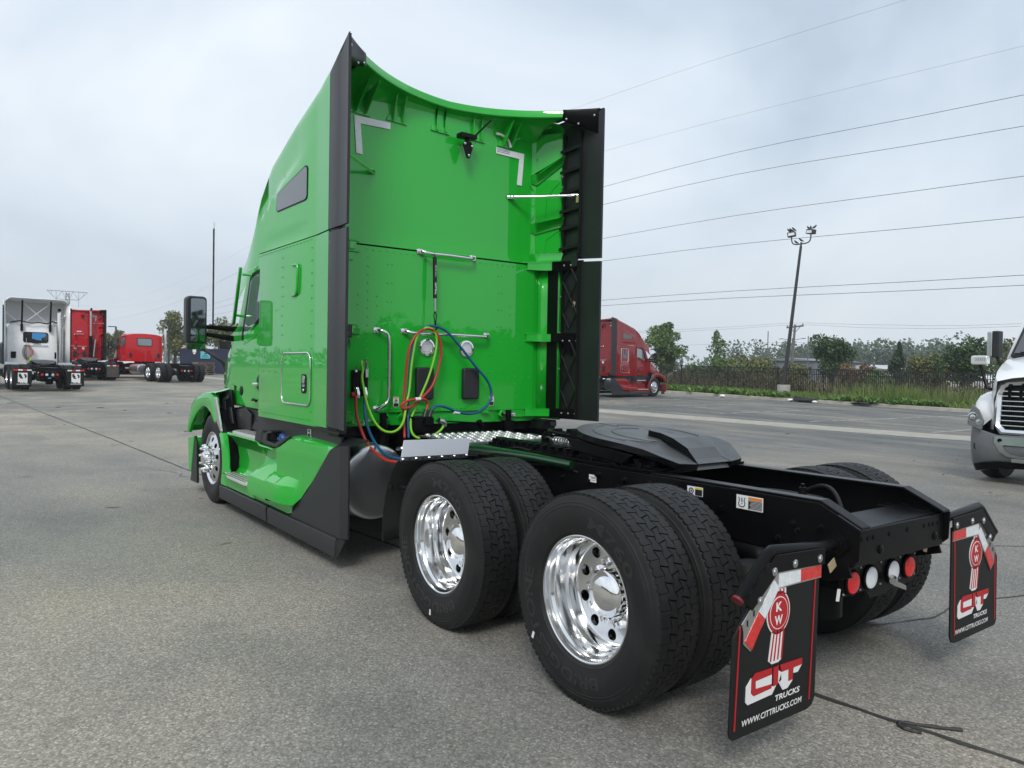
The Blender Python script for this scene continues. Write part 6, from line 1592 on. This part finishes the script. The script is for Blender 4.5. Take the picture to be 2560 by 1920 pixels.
# local: x = world y - 1.36, y = 17 - world x
GREYB = mat('grey_bumper_plastic', (.13,.135,.145), .5, noise=(5, (.16,.165,.17), .4, .7))
HEADG = mat('headlamp_housing', (.10,.103,.106), .15, coat=.6)
LAMPG = mat('lamp_bowl', (.55,.57,.58), .15, metal=.8)
FR = 8.1
m = MB(); half = []
for x, yo, zt, zb in ((0,0,.745,.38),(.55,0,.735,.34),(.72,-.005,.73,.335),(.92,-.02,.785,.30),(1.05,-.07,.84,.265),(1.115,-.17,.86,.25),(1.145,-.36,.85,.26),(1.15,-.75,.84,.30)): half.append((x,FR+yo,zt,zb))
pr = [(-x,y,zt,zb) for x, y, zt, zb in half[:0:-1]]+half
m.grid([[(x,y-.05,zt),(x,y-.012,zt-.012),(x,y,zt-.06),(x*1.005,y+.012,zt-.18),(x*1.005,y+.005,(zt+zb)/2-.05),(x*.995,y-.02,zb+.04),(x*.985,y-.05,zb)] for x, y, zt, zb in pr]); m.build('front_bumper', GREYB, r6, 40)
m = MB(); m.grid([[(x*.985,y-.035,zb-.0),(x*.96,y-.06,zb-.10),(x*.95,y-.3,zb-.12)] for x, y, zt, zb in pr]); m.build('air_dam', BLACK, r6, 40)
for s in (-1, 1):
    m = MB(); m.prism(rrect(s*.955-.085,s*.955+.085,.485,.60,.03), 'y', FR-.13, FR-.045); fl = m.build('fog_lamp_recess', TRIM, r6, 30, bevel=.012)
# chromed centre bumper with a wide slot
m = MB()
ring_o = [(-.73,.715),(.73,.715),(.735,.62),(.66,.49),(.56,.425),(.40,.405),(-.40,.405),(-.56,.425),(-.66,.49),(-.735,.62)]
ring_i = [(-.60,.592),(.60,.592),(.61,.565),(.57,.50),(.50,.458),(.38,.442),(-.38,.442),(-.50,.458),(-.57,.50),(-.61,.565)]
n = 10
m.add([(x,FR+.012,z) for x, z in ring_o]+[(x,FR+.030,z) for x, z in ring_i]+[(x,FR-.02,z) for x, z in ring_o]+[(x,FR-.02,z) for x, z in ring_i],
      [(i,(i+1)%n,n+(i+1)%n,n+i) for i in range(n)]+[(2*n+i,2*n+(i+1)%n,(i+1)%n,i) for i in range(n)]+[(n+i,n+(i+1)%n,3*n+(i+1)%n,3*n+i) for i in range(n)])
cb_ = m.build('chrome_bumper', BRUSHED, r6, 35)
m = MB(); m.box(-.60,.60,FR-.02,FR-.012,.44,.595); m.build('bumper_slot', BLACK, r6)
m = MB()
for s in (-1, 1): m.lathe([(.030,.0),(.030,-.004),(0,-.004)], (s*.655,FR+.027,.655), 'y', 16, 0)
m.build('tow_holes', BLACK, cb_)
m = MB(); m.box(-.5,.5,FR-.01,FR+.006,.345,.40); m.build('lower_plate', BRUSHED, r6, 30, bevel=.004)
# grille: chrome surround and eight bars
go = [(-.68,.74),(-.78,.86),(-.79,1.35),(-.75,1.50),(-.66,1.56),(-.40,1.585),(.40,1.585),(.66,1.56),(.75,1.50),(.79,1.35),(.78,.86),(.68,.74)]
gi = [(-.62,.815),(-.695,.89),(-.705,1.33),(-.67,1.44),(-.60,1.472),(-.38,1.485),(.38,1.485),(.60,1.472),(.67,1.44),(.705,1.33),(.695,.89),(.62,.815)]
n = 12; yl = lambda z: FR-.04-.16*(z-.74)
m = MB(); m.add([(x,yl(z)-.02,z) for x, z in go]+[(x,yl(z)+.02,z) for x, z in [((a[0]+b[0])/2,(a[1]+b[1])/2) for a, b in zip(go, gi)]]+[(x,yl(z)-.02,z) for x, z in gi],
      [(i,(i+1)%n,n+(i+1)%n,n+i) for i in range(n)]+[(n+i,n+(i+1)%n,2*n+(i+1)%n,2*n+i) for i in range(n)]); m.build('grille_surround', POLISH, r6, 50)
m = MB(); m.add([(x,yl(z)-.07,z) for x, z in gi], [list(range(n))]); m.build('radiator', BLACK, r6, 0)
m = MB()
for i in range(9):
    x = -.6+.15*i; m.box(x-.02,x+.02,yl(1.1)-.05,yl(1.1)-.035,.85,1.44)
m.build('radiator_ribs', SATIN, r6)
for k in range(8):
    z = .875+.0725*k; w = .70-.03*max(0, z-1.35)/.1
    m = MB(); m.tube([(-w,yl(z)-.015,z),(w,yl(z)-.015,z)], .0095, 8); m.build('grille_bar', POLISH, r6, 50)
# hood, fenders, lamps, windscreen, mirrors
m = MB(); rows = []
for y, w0, w1, zt in ((FR-.14,.80,.72,1.58),(FR-.24,.88,.78,1.64),(FR-.5,.97,.86,1.73),(FR-.9,1.06,.95,1.84),(FR-1.3,1.13,1.02,1.93),(FR-1.75,1.18,1.06,1.97)):
    hh = [(w0,.80),(w0+.01,1.25),(w0-.02,zt-.20),(w1+.05,zt-.05),(w1*.8,zt),(w1*.4,zt+.035),(0,zt+.04)]
    rows.append([(x,y,z) for x, z in hh]+[(-x,y,z) for x, z in hh[-2::-1]])
m.grid(rows); m.build('hood', WHITE, r6, 50)
for s in (-1, 1):
    m = MB(); rows = []
    for y, xo, zt in ((FR-.20,1.02,1.00),(FR-.30,1.12,1.18),(FR-.50,1.19,1.32),(FR-.85,1.22,1.38),(FR-1.2,1.22,1.33),(FR-1.5,1.20,1.15)):
        rows.append([(s*xo,y,.80),(s*(xo+.01),y,zt-.14),(s*(xo-.05),y,zt-.03),(s*(xo-.16),y,zt),(s*.78,y,zt+.03)])
    m.grid(rows); m.add(rows[0], [list(range(5))]); m.build('fender', WHITE, r6, 45)
    m = MB(); pl = [(s*1.10,1.165),(s*1.16,1.0),(s*1.15,.86),(s*.90,.785),(s*.885,.93),(s*.985,1.09)]
    P3 = [(x, FR+.05-.45*max(0, abs(x)-.88)-.25*(z-.8), z) for x, z in pl]
    m.slab(P3, (0,-.05,0)); hl = m.build('headlamp', HEADG, r6, 30, bevel=.012)
    m = MB(); q = (s*1.06, FR-.07, .975); m.lathe([(.075,-.02),(.078,.012),(.06,.016),(.055,.004)], q, 'y', 22); m.lathe([(.042,-.02),(.042,.022),(.02,.030),(0,.032)], q, 'y', 18); q = (s*.945, FR-.002, .905); m.lathe([(.045,-.02),(.045,.014),(.02,.02),(0,.02)], q, 'y', 16); m.build('lamp_reflectors', LAMPG, hl, 45)
    m = MB(); m.lathe([(.30,-.15),(.47,-.14),(.5,-.09),(.505,0),(.5,.09),(.47,.14),(.30,.15)], (s*1.0,FR-.86,.5), 'x', 36); m.build('tyre', RUBBER, r6, 40)
    m = MB(); m.tube([(s*.86,FR-.30,1.40),(s*.96,FR-.29,1.42),(s*1.06,FR-.26,1.78)], [.03,.03,.022], 8); hm = m.build('hood_mirror_arm', SATIN, r6, 45)
    m = MB(); m.prism(rrect(min(s*.95,s*1.185),max(s*.95,s*1.185),1.78,1.92,.035), 'y', FR-.34, FR-.22); hmr = m.build('hood_mirror', mat('pale_chrome', (.72,.73,.74), .25, metal=.3, coat=.5), r6, 40, bevel=.02, seg=3)
    m = MB()
    for k in range(5):
        x = s*1.02-.045+.03*k
        m.prism([(x+.016,1.835),(x+.022,1.835),(x+.006,1.86),(x+.0,1.86)], 'y', FR-.2195, FR-.218); m.prism([(x,1.86),(x+.006,1.86),(x+.022,1.885),(x+.016,1.885)], 'y', FR-.2195, FR-.218)
    m.build('chevron_marks', BLAB, hmr, 0)
    m = MB(); m.prism(rrect(min(s*1.25,s*1.36),max(s*1.25,s*1.36),1.92,2.36,.02), 'y', FR-1.60, FR-1.42); mm = m.build('mirror', TRIM, r6, 30, bevel=.02)
    m = MB(); m.prism(rrect(min(s*1.345,s*1.425),max(s*1.345,s*1.425),1.93,2.35,.02), 'y', FR-1.60, FR-1.40); m.build('mirror_shell', BRUSHED, mm, 30, bevel=.02)
    m = MB(); m.tube([(s*1.30,FR-1.5,1.92),(s*1.27,FR-1.52,1.83),(s*1.16,FR-1.6,1.76)], .028, 8); m.build('mirror_arm', TRIM, mm, 45)
m = MB(); rows = []
for z, w, y in ((1.0,1.20,FR-1.55),(1.93,1.19,FR-1.54),(2.25,1.15,FR-1.75),(2.6,1.10,FR-1.98),(2.80,1.03,FR-2.15),(2.86,.7,FR-2.3)):
    rows.append([(-w,y-.6,z),(-w,y-.08,z),(-w+.10,y,z),(0,y+.06,z),(w-.10,y,z),(w,y-.08,z),(w,y-.6,z)])
m.grid(rows); m.build('cab', WHITE, r6, 40)
m = MB(); m.slab([(-1.10,FR-1.545,1.90),(1.10,FR-1.545,1.90),(.99,FR-1.99,2.62),(-.99,FR-1.99,2.62)], (0,.09,.04)); m.build('windscreen_frame', TRIM, r6, 30, bevel=.03)
m = MB(); m.slab([(-1.03,FR-1.505,1.965),(1.03,FR-1.505,1.965),(.93,FR-1.89,2.57),(-.93,FR-1.89,2.57)], (0,.055,.028)); m.build('windscreen', GLASSG, r6, 0)
m = MB(); m.tube([(.55,FR-1.44,1.99),(.93,FR-1.43,2.0)], .012, 6); m.tube([(-.1,FR-1.42,1.99),(.45,FR-1.43,2.0)], .012, 6); m.build('wipers', BLACK, r6)
m = MB(); m.box(-1.1,1.1,FR-4.5,FR-2.15,1.0,2.8); m.box(-.43,.43,1.0,FR-.3,.55,1.0); m.build('rear_body', WHITE, r6)
# ================================================================== LAMP POLES, UTILITIES, YARD THINGS
POLE = mat('dark_bronze_pole', (.035,.036,.038), .5)
WOOD = mat('weathered_wood', (.24,.19,.13), .85, noise=(7, (.17,.135,.095), .4, .65))
GREYW = mat('grey_wood_pole', (.16,.155,.15), .9)
LP = empty('lamp_post', (34.6, 22.75, gz(22.7)+.1), label='tall leaning lamp post with two floodlights on a concrete base', cat='lamp post')
m = MB(); m.lathe([(.36,-.2),(.36,.62),(.345,.66),(0,.66)], (0,0,0), 'z', 22); m.build('concrete_base', mat('post_concrete', (.40,.385,.35), .85, noise=(4, (.30,.285,.26), .4, .7)), LP, 40)
topv = Vector((.05,-.83,8.45))
m = MB(); m.box(-.15,.15,-.15,.15,.66,.70); m.tube([(0,0,.68), topv], [.115,.07], 10); m.tube([topv, topv+Vector((0,-.02,.22))], .045, 8); m.build('pole', POLE, LP, 40)
m = MB(); a = topv+Vector((0,0,.12)); ys1 = [(-.0,0),(.25,.0),(.48,.06),(.58,.22),(.60,.45)]
for s in (-1, 1): m.tube(spline([a+Vector((.05*s*0,-s*yy*1.0,zz)) for yy, zz in ys1], 4), .035, 8)
m.build('yoke', POLE, LP, 50)
for s in (-1, 1):
    c = a+Vector((0,-s*.60,.60)); rt = Euler((R(8*s),0,R(24 if s < 0 else -6))).to_matrix()
    m = MB(); m.cbox(c, (.34,.44,.26), rot=rt); fl = m.build('floodlight', POLE, LP, 30, bevel=.03)
    m = MB(); m.cbox(c+rt @ Vector((-.175,0,-.01)), (.01,.34,.15), rot=rt); m.build('lamp_glass', LENSW, fl, 0)
# birds perched on the lamp
BIRD = mat('dark_feathers', (.02,.02,.022), .6)
def bird(p, yaw, sc, label):
    e_ = MB(); P = [(-.13,0,-.02),(-.07,0,.02),(0,0,.06),(.05,0,.10),(.075,0,.135),(.10,0,.14)]
    e_.tube(P, [.006,.028,.045,.036,.026,.006], 8); e_.tube([(0,.015,.03),(.005,.015,-.02)], .006, 5); e_.tube([(0,-.015,.03),(.005,-.015,-.02)], .006, 5)
    o = e_.build('bird', BIRD, None, 60); o.location = p; o.rotation_euler = (0,0,yaw); o.scale = (sc,)*3
    tag(o, label, 'bird', 'birds perched on the lamp post')
B0 = Vector(LP.location)+a
for dy, dz, yw, lb in ((.76,.76,2.4,'outermost dark bird perched on the tilted floodlight'),(.62,.77,2.0,'middle dark bird perched on the tilted floodlight'),(.46,.80,2.6,'dark bird perched at the inner end of the tilted floodlight'),
                       (-.44,.76,1.2,'dark bird on the inner corner of the level floodlight'),(-.58,.76,.6,'dark bird in the middle of the level floodlight'),(-.80,.76,-.8,'dark bird on the outer corner of the level floodlight'),
                       (.30,.06,1.8,'dark bird on the curved yoke arm'),(0,.14,2.2,'dark bird on the very top of the pole between the floodlights')):
    bird(B0+Vector((0,dy,dz)), yw, 1.25, lb)
# wooden utility pole with cross-arm
UP = empty('utility_pole', (60, 38.6, gz(38)-.3), label='wooden utility pole with one cross-arm beyond the fence', cat='utility pole')
m = MB(); m.tube([(0,.35,0),(0,0,6.05)], [.15,.10], 8); m.build('pole', GREYW, UP, 50)
m = MB(); m.cbox((0,0,5.85), (.10,1.75,.13), rot=Matrix.Rotation(R(-4),3,'X')); m.tube([(0,-.55,5.85),(0,0,5.3)], .03, 5); m.tube([(0,.55,5.85),(0,0,5.3)], .03, 5); m.build('cross_arm', GREYW, UP)
for dy in (-.8, 0, .8):
    m = MB(); m.lathe([(0,0),(.05,0),(.06,.08),(.03,.16),(0,.17)], (0,dy,5.92-.07*dy), 'z', 8); m.build('insulator', GREYW, UP)
for x, y, h, lb in ((75,51.9,5.9,'thin pole beyond the shrubs with a sagging wire'),(75,46.6,5.3,'thin pole half hidden by the leaning lamp post'),(85,49.0,4.6,'short thin pole on the roof line of the grey warehouse'),(60,60.5,3.6,'thin mast beside the bushy tree')):
    m = MB(); m.tube([(0,0,0),(0,0,h)], .06, 6); o = m.build('light_pole', GREYW, None, 50); o.location = (x,y,gz(min(y,67))); tag(o, lb, 'pole', 'thin poles beyond the fence')
SL = empty('street_lamp', (120,78,1.0), label='distant street lamp with two arms above the warehouse', cat='street lamp')
m = MB(); m.tube([(0,0,0),(0,0,7.0)], .09, 6); m.tube([(0,-2.2,6.9),(0,0,6.6),(0,2.2,6.9)], .05, 6); m.cbox((0,-2.3,6.9),(.3,.7,.12)); m.cbox((0,2.3,6.9),(.3,.7,.12)); m.build('pole', GREYW, SL, 50)
# wires
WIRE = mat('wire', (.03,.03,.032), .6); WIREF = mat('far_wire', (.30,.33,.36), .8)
def wire(pts, r, mt, label, group):
    m = MB(); m.tube(spline(pts, 6), r, 5); o = m.build('power_line', mt, None, 60); tag(o, label, 'power line', group); return o
HVG, DG = 'high-voltage lines from the lattice tower', 'dark lines crossing above the fence'
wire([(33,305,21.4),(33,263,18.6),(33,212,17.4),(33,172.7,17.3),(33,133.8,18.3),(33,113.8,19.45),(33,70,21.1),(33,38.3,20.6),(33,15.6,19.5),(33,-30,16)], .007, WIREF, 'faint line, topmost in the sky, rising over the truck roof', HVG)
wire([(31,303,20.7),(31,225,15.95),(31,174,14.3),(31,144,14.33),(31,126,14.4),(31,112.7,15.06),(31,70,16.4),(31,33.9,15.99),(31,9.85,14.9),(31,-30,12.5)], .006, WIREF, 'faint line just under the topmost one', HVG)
for zs, lb in (((18.19,17.18,13.6,14.6),'uppermost of the dark lines over the lamp post'),((16.58,15.46,12.6,12.7),'second dark line from the top over the lamp post'),((13.51,12.70,11.9,10.6),'dark line that passes close above the lamp heads'),
               ((11.46,10.45,10.8,8.6),'dark line crossing the top of the leaning pole'),((7.91,7.24,7.6,6.2),'upper of the paired lines low across the pole'),((7.41,6.68,7.2,5.6),'lower of the paired lines low across the pole')):
    wire([(44,230,zs[2]+.0),(44,130,zs[2]+.6 if zs[2] < 11 else (zs[2]+zs[0])/2),(44,47.5,zs[0]),(44,14.3,zs[1]),(44,-40,zs[3])], .016, WIRE, lb, DG)
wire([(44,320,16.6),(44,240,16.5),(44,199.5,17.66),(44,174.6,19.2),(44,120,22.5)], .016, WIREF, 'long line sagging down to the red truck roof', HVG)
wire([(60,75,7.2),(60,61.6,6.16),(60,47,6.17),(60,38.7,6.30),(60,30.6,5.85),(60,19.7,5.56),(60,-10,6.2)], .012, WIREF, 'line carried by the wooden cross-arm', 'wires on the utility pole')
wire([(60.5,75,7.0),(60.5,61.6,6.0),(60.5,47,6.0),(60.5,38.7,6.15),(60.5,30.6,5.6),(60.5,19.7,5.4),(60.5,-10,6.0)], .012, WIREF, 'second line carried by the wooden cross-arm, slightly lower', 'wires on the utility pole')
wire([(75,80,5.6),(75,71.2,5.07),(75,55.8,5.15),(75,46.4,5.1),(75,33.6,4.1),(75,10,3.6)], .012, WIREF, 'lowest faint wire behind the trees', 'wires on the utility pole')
# lattice tower far off
TW = empty('transmission_tower', (29.3, 300, 1.0), label='grey lattice transmission tower far behind the white truck', cat='tower')
m = MB(); S = mat('galvanised_steel', (.25,.26,.28), .7); w = 1.05
def leg_at(z): return w*(1.0-.35*z/24) 
for sx in (-1, 1):
    for sy in (-1, 1): m.tube([(sx*leg_at(0)*1.6,sy*leg_at(0)*1.6,0),(sx*leg_at(14)*.9,sy*leg_at(14)*.9,14),(sx*.45,sy*.45,24)], .10, 4)
for k in range(12):
    z0, z1 = 2*k, 2*k+2; a0 = lerp([(0,1.68),(14,.75),(24,.45)], z0); a1 = lerp([(0,1.68),(14,.75),(24,.45)], z1)
    for sy in (-1, 1):
        m.tube([(-a0,sy*a0,z0),(a1,sy*a1,z1)], .06, 4); m.tube([(a0,sy*a0,z0),(-a1,sy*a1,z1)], .06, 4)
m.build('mast', S, TW, 0)
m = MB(); m.tube([(-6.2,0,24.4),(6.0,0,24.4)], .10, 4); m.tube([(-3.4,0,21.6),(3.4,0,21.6)], .09, 4)
for s in (-1, 1):
    m.tube([(s*6.1,0,24.4),(s*3.4,0,21.6)], .07, 4); m.tube([(s*3.4,0,24.4),(s*3.4,0,19.2)], .06, 4); m.tube([(s*3.4,0,21.6),(s*1.6,0,24.4)], .06, 4); m.tube([(s*1.6,0,24.4),(s*.5,0,21.6)], .06, 4)
    m.tube([(s*4.8,0,23.0),(s*4.8,0,24.4)], .05, 4)
m.build('cross_arm', S, TW, 0)
# lot lamp posts at the back
for x, y, h, s, lb in ((9.65,81,4.0,-1,'slim grey lamp post behind the red trucks, arm to one side'),(11.55,67.2,4.15,-1,'slim grey lamp post behind the feathery tree')):
    e_ = empty('lot_lamp', (x,y,gz(y)), label=lb, cat='lamp post', group='slim lamp posts at the back of the lot')
    m = MB(); m.tube([(0,0,-.3),(0,0,h)], .075, 8); m.build('pole', POLE, e_, 50); m = MB(); m.cbox((s*.35,0,h-.02), (.7,.26,.08)); m.build('lamp_head', POLE, e_, 30, bevel=.02)
# dumpster
DU = empty('dumpster', (12.1,56.9,gz(57)-.25), R(-16), label='navy blue roll-off dumpster with a turquoise sign', cat='dumpster')
NAVY = mat('navy_steel', (.014,.020,.058), .5, noise=(3, (.02,.026,.06), .4, .7))
m = MB()
m.box(-1.9,2.6,-.02,.02,.15,2.05); m.box(-1.9,2.6,2.38,2.42,.15,2.05); m.box(-1.92,-1.88,0,2.4,.15,2.05); m.box(2.58,2.62,0,2.4,.15,2.05); m.box(-1.9,2.6,0,2.4,.15,.2)
m.build('body', NAVY, DU, 30)
for nm, a in (('top_rail',(-1.98,2.68,-.07,.07,2.0,2.12)),('top_rail',(-1.98,-1.84,0,2.4,2.0,2.12)),('top_rail',(-1.98,2.68,2.33,2.47,2.0,2.12)),('bottom_rail',(-1.95,2.65,-.06,.06,.08,.26)),('bottom_rail',(-1.98,-1.86,0,2.4,.08,.26))):
    m = MB(); m.box(*a); m.build(nm, NAVY, DU, 30, bevel=.01)
for k in range(7): m = MB(); m.box(-1.98,-1.88,.1+.36*k,.2+.36*k,.2,2.0); m.build('rib', NAVY, DU)
m = MB(); m.box(-1.95,2.65,-.05,0,1.02,1.12); m.build('side_rail', NAVY, DU)
TURQ = mat('turquoise_sign', (.12,.52,.60), .5)
m = MB(); m.box(-.55,.12,-.10,-.07,1.38,1.92); sg = m.build('sign', TURQ, DU, 0)
m = MB(); m.box(-.30,-.12,-.104,-.1,1.72,1.80); m.box(-.42,-.02,-.104,-.1,1.60,1.64); m.box(-.46,.02,-.104,-.1,1.47,1.52); m.build('sign_print', NAVY, sg, 0)
m = MB(); m.box(-1.1,-.85,-.10,-.07,1.82,2.06); m.box(-1.05,-.9,-.10,-.07,1.70,1.80); m.build('paper_notice', WLAB, DU, 0)
PLY = mat('pale_timber', (.46,.36,.24), .8, noise=(3, (.38,.29,.19), .4, .7))
for i, (x, y, rx, ry) in enumerate(((-1.2,1.0,.15,.2),(-.7,1.3,-.2,-.25),(-1.4,1.6,.1,-.3))):
    m = MB(); m.cbox((0,0,0), (1.3,.7,.03), rot=Euler((rx,ry,.4*i)).to_matrix()); o = m.build('wood_board', PLY, None, 0)
    o.location = Vector(DU.location)+Matrix.Rotation(R(-16),3,'Z') @ Vector((x,y,2.18+.06*i)); tag(o, ['pale board lying flat on top of the dumpster','pale board tipped up at the middle of the dumpster','pale board sticking out at the back of the dumpster'][i], 'board', 'boards piled in the dumpster')
m = MB(); m.prism([(-.5,0),(.45,0),(.05,.42)], 'y', 0, .03); o = m.build('wood_board', PLY, None, 0); o.location = Vector(DU.location)+Vector((-.3,.6,2.1)); tag(o, 'triangular offcut of board standing on the dumpster', 'board', 'boards piled in the dumpster')
# pallet stack
for k in range(7):
    e_ = empty('pallet', (11.15+.05*math.sin(k*2.1),54.6,gz(54)-.02+.135*k), R(8+3*math.sin(k*1.7)), label=['lowest pallet of the stack beside the dumpster','second pallet from the bottom of the stack','third pallet from the bottom of the stack','middle pallet of the stack','third pallet from the top of the stack','second pallet from the top of the stack','topmost pallet of the stack beside the dumpster'][k], cat='pallet', group='pallets stacked beside the dumpster')
    for j in range(6): m = MB(); m.box(-.6,.6,-.5+.18*j,-.40+.18*j,.105,.125); m.build('deck_board', WOOD, e_, 0)
    for x in (-.57, 0, .57): m = MB(); m.box(x-.03,x+.03,-.5,.5,.02,.105); m.build('stringer', WOOD, e_, 0)
    for yb in (-.47, 0, .47): m = MB(); m.box(-.6,.6,yb-.05,yb+.05,0,.02); m.build('bottom_board', WOOD, e_, 0)
# dark screened enclosure behind the dumpster
EN = empty('screen_fence', (17.0,62.5,gz(62)), R(-6), label='tall dark screen fence behind the dumpster', cat='fence')
for k in range(20):
    m = MB(); m.box(-2.4,2.6,-.02,.02,.1+.12*k,.205+.12*k); m.build('slat', BLACK, EN, 0)
for x in (-2.4,-.7,1.0,2.6): m = MB(); m.box(x-.05,x+.05,.02,.10,0,2.65); m.build('post', BLACK, EN, 0)
# white car glimpsed behind the red trucks
CA = empty('parked_car', (7.75,60.5,gz(60)), R(60), label='white car half hidden behind the red day cab hood', cat='car')
m = MB(); prf = [(-2.2,.35),(2.2,.35),(2.25,.75),(1.3,.92),(.55,1.40),(-1.1,1.42),(-2.0,.98),(-2.25,.85)]
m.prism(prf, 'y', -.85, .85); m.build('body', WHITE, CA, 30, bevel=.1, seg=3)
m = MB(); m.prism([(1.1,.95),(.5,1.34),(-1.0,1.35),(-1.7,.98)], 'y', -.87, .87); m.build('side_windows', GLASSD, CA, 0)
for x in (-1.35, 1.35):
    for s in (-1, 1): m = MB(); m.tube([(x,s*.70,.33),(x,s*.88,.33)], .33, 18); m.build('wheel', RUBBER, CA, 40)
# debris on the kerb
for x, y, sx, sy, rz, tilt, lb in ((31.25,19.3,.40,.62,.3,.10,'flat black mat bent over the kerb stone'),(31.4,16.3,.36,.5,-.2,.06,'smaller black mat lying at the foot of the kerb')):
    m = MB(); m.grid([[(-sx+2*sx*i/6, -sy+2*sy*j/6, .16*math.sin(i*.7+j*.4)*.5+.12+tilt*(i-3)*.4) for j in range(7)] for i in range(7)]); o = m.build('rubber_mat', FLAP, None, 60, solid=.02); o.location = (x,y,gz(y)+.02); o.rotation_euler = (0,0,rz); tag(o, lb, 'rubber mat', 'mats thrown by the kerb')
for x, y, r_, lb in ((30.9,19.9,.10,'white crumpled cup beside the bent black mat'),(30.85,18.5,.09,'white scrap lying before the bent black mat'),(30.6,23.9,.11,'white paper ball on the asphalt away from the mats')):
    m = MB(); m.ball((0,0,r_*.8), r_, 8, 6, 0, (1.2,1.6,.8)); o = m.build('litter_scrap', WLAB, None, 40); o.location = (x,y,gz(y)); tag(o, lb, 'litter', 'white litter near the kerb')
# buildings far off
MET = mat('grey_cladding', (.16,.18,.20), .6); ROOFW = mat('pale_roof', (.52,.54,.55), .6)
def shed(name, x, y, lx, ly, h, mt, rf, label, pitch=.6, ribs=14):
    e_ = empty(name, (x,y,1.0), label=label, cat='building', group='low sheds beyond the fence')
    m = MB(); m.box(-lx/2,lx/2,-ly/2,ly/2,-1,h); m.build('wall', mt, e_, 0)
    m = MB(); m.prism([(-ly/2-.3,h),(ly/2+.3,h),(0,h+pitch)], 'x', -lx/2-.3, lx/2+.3); m.build('roof', rf, e_, 0)
    for k in range(ribs):
        yy = -ly/2+ly*(k+.5)/ribs
        if k % 3 == 1: m = MB(); m.box(-lx/2-.05,-lx/2,yy-.5,yy+.5,h*.35,h*.65); m.build('window', GLASSD, e_, 0)
    return e_
shed('warehouse', 96, 59, 12, 8, 2.3, MET, mat('grey_roof', (.20,.21,.225), .7), 'grey metal warehouse behind the wooden utility pole', .45)
shed('shed', 92, 47.5, 6, 5.0, 1.3, mat('pale_wall', (.48,.49,.48), .7), ROOFW, 'white roofed shed left of the conifer', .55)
shed('shed', 130, 53, 12, 12, 2.2, mat('beige_wall', (.40,.38,.34), .7), ROOFW, 'long pale shed below the far wood', .5)
BT = empty('box_trailer', (70,28.4,.2), R(20), label='white box trailer behind the fence near the yellow bush', cat='trailer')
m = MB(); m.box(-.9,.9,-1.1,1.1,.5,1.95); m.build('box', WHITE, BT, 30, bevel=.03); m = MB(); m.box(-.92,-.9,-.5,.1,.9,1.6); m.build('door', GLASSD, BT, 0)
for y in (-.8, .8): m = MB(); m.tube([(-.5,y-.1,.35),(-.5,y+.1,.35)], .35, 14); m.build('wheel', RUBBER, BT, 40)
for x, y, lb in ((66,31.2,'white car roof seen through the pickets under the dark tree'),(64,24.6,'pale car parked beyond the fence near the box trailer')):
    e_ = empty('parked_car', (x,y,.25), R(75), label=lb, cat='car', group='cars parked beyond the fence')
    m = MB(); m.prism(prf, 'y', -.85, .85); m.build('body', WHITE, e_, 30, bevel=.1, seg=3); m = MB(); m.prism([(1.1,.95),(.5,1.34),(-1.0,1.35),(-1.7,.98)], 'y', -.87, .87); m.build('side_windows', GLASSD, e_, 0)
# behind the camera (seen mirrored in the paint and chrome)
DB = empty('dealership_building', (-62,-6,0), label='long pale dealership building with an ochre band behind the photographer', cat='building')
m = MB(); m.box(-10,10,-45,45,0,5.2); m.build('wall', mat('dealer_wall', (.38,.37,.34), .7), DB, 0); m = MB(); m.box(9.9,10.3,-45,45,3.6,5.3); m.build('fascia_band', mat('ochre_band', (.42,.30,.06), .6), DB, 0)
for k in range(8): m = MB(); m.box(10.0,10.15,-42+11*k,-36+11*k,.1,3.4); m.build('bay_door', GLASSD if k % 2 else MET, DB, 0)
m = MB(); r = random.Random(77)
for k in range(60):
    x = -90+190*k/60; y = -88+r.uniform(-6,6); h = r.uniform(5,9)
    cloud_leaves(m, (x,y,h*.42), (3.6,3.2,h*.55), 900, .5, r, .2)
m.build('woods', HAZY, None, 0, weld=False, kind='stuff')
# ================================================================== HAZE
HZM = bpy.data.materials.new('haze'); HZM.use_nodes = True; nt = HZM.node_tree
for n in list(nt.nodes):
    if n.type == 'BSDF_PRINCIPLED': nt.nodes.remove(n)
pv = nt.nodes.new('ShaderNodeVolumePrincipled'); pv.inputs['Density'].default_value = .0008; pv.inputs['Color'].default_value = (.86, .91, .96, 1); pv.inputs['Anisotropy'].default_value = .2
nt.links.new(pv.outputs[0], [n for n in nt.nodes if n.type == 'OUTPUT_MATERIAL'][0].inputs['Volume'])
m = MB(); m.box(-430, 440, -160, 460, -1.6, 60)
hz_o = m.build('haze', HZM, None, 0, kind='stuff')
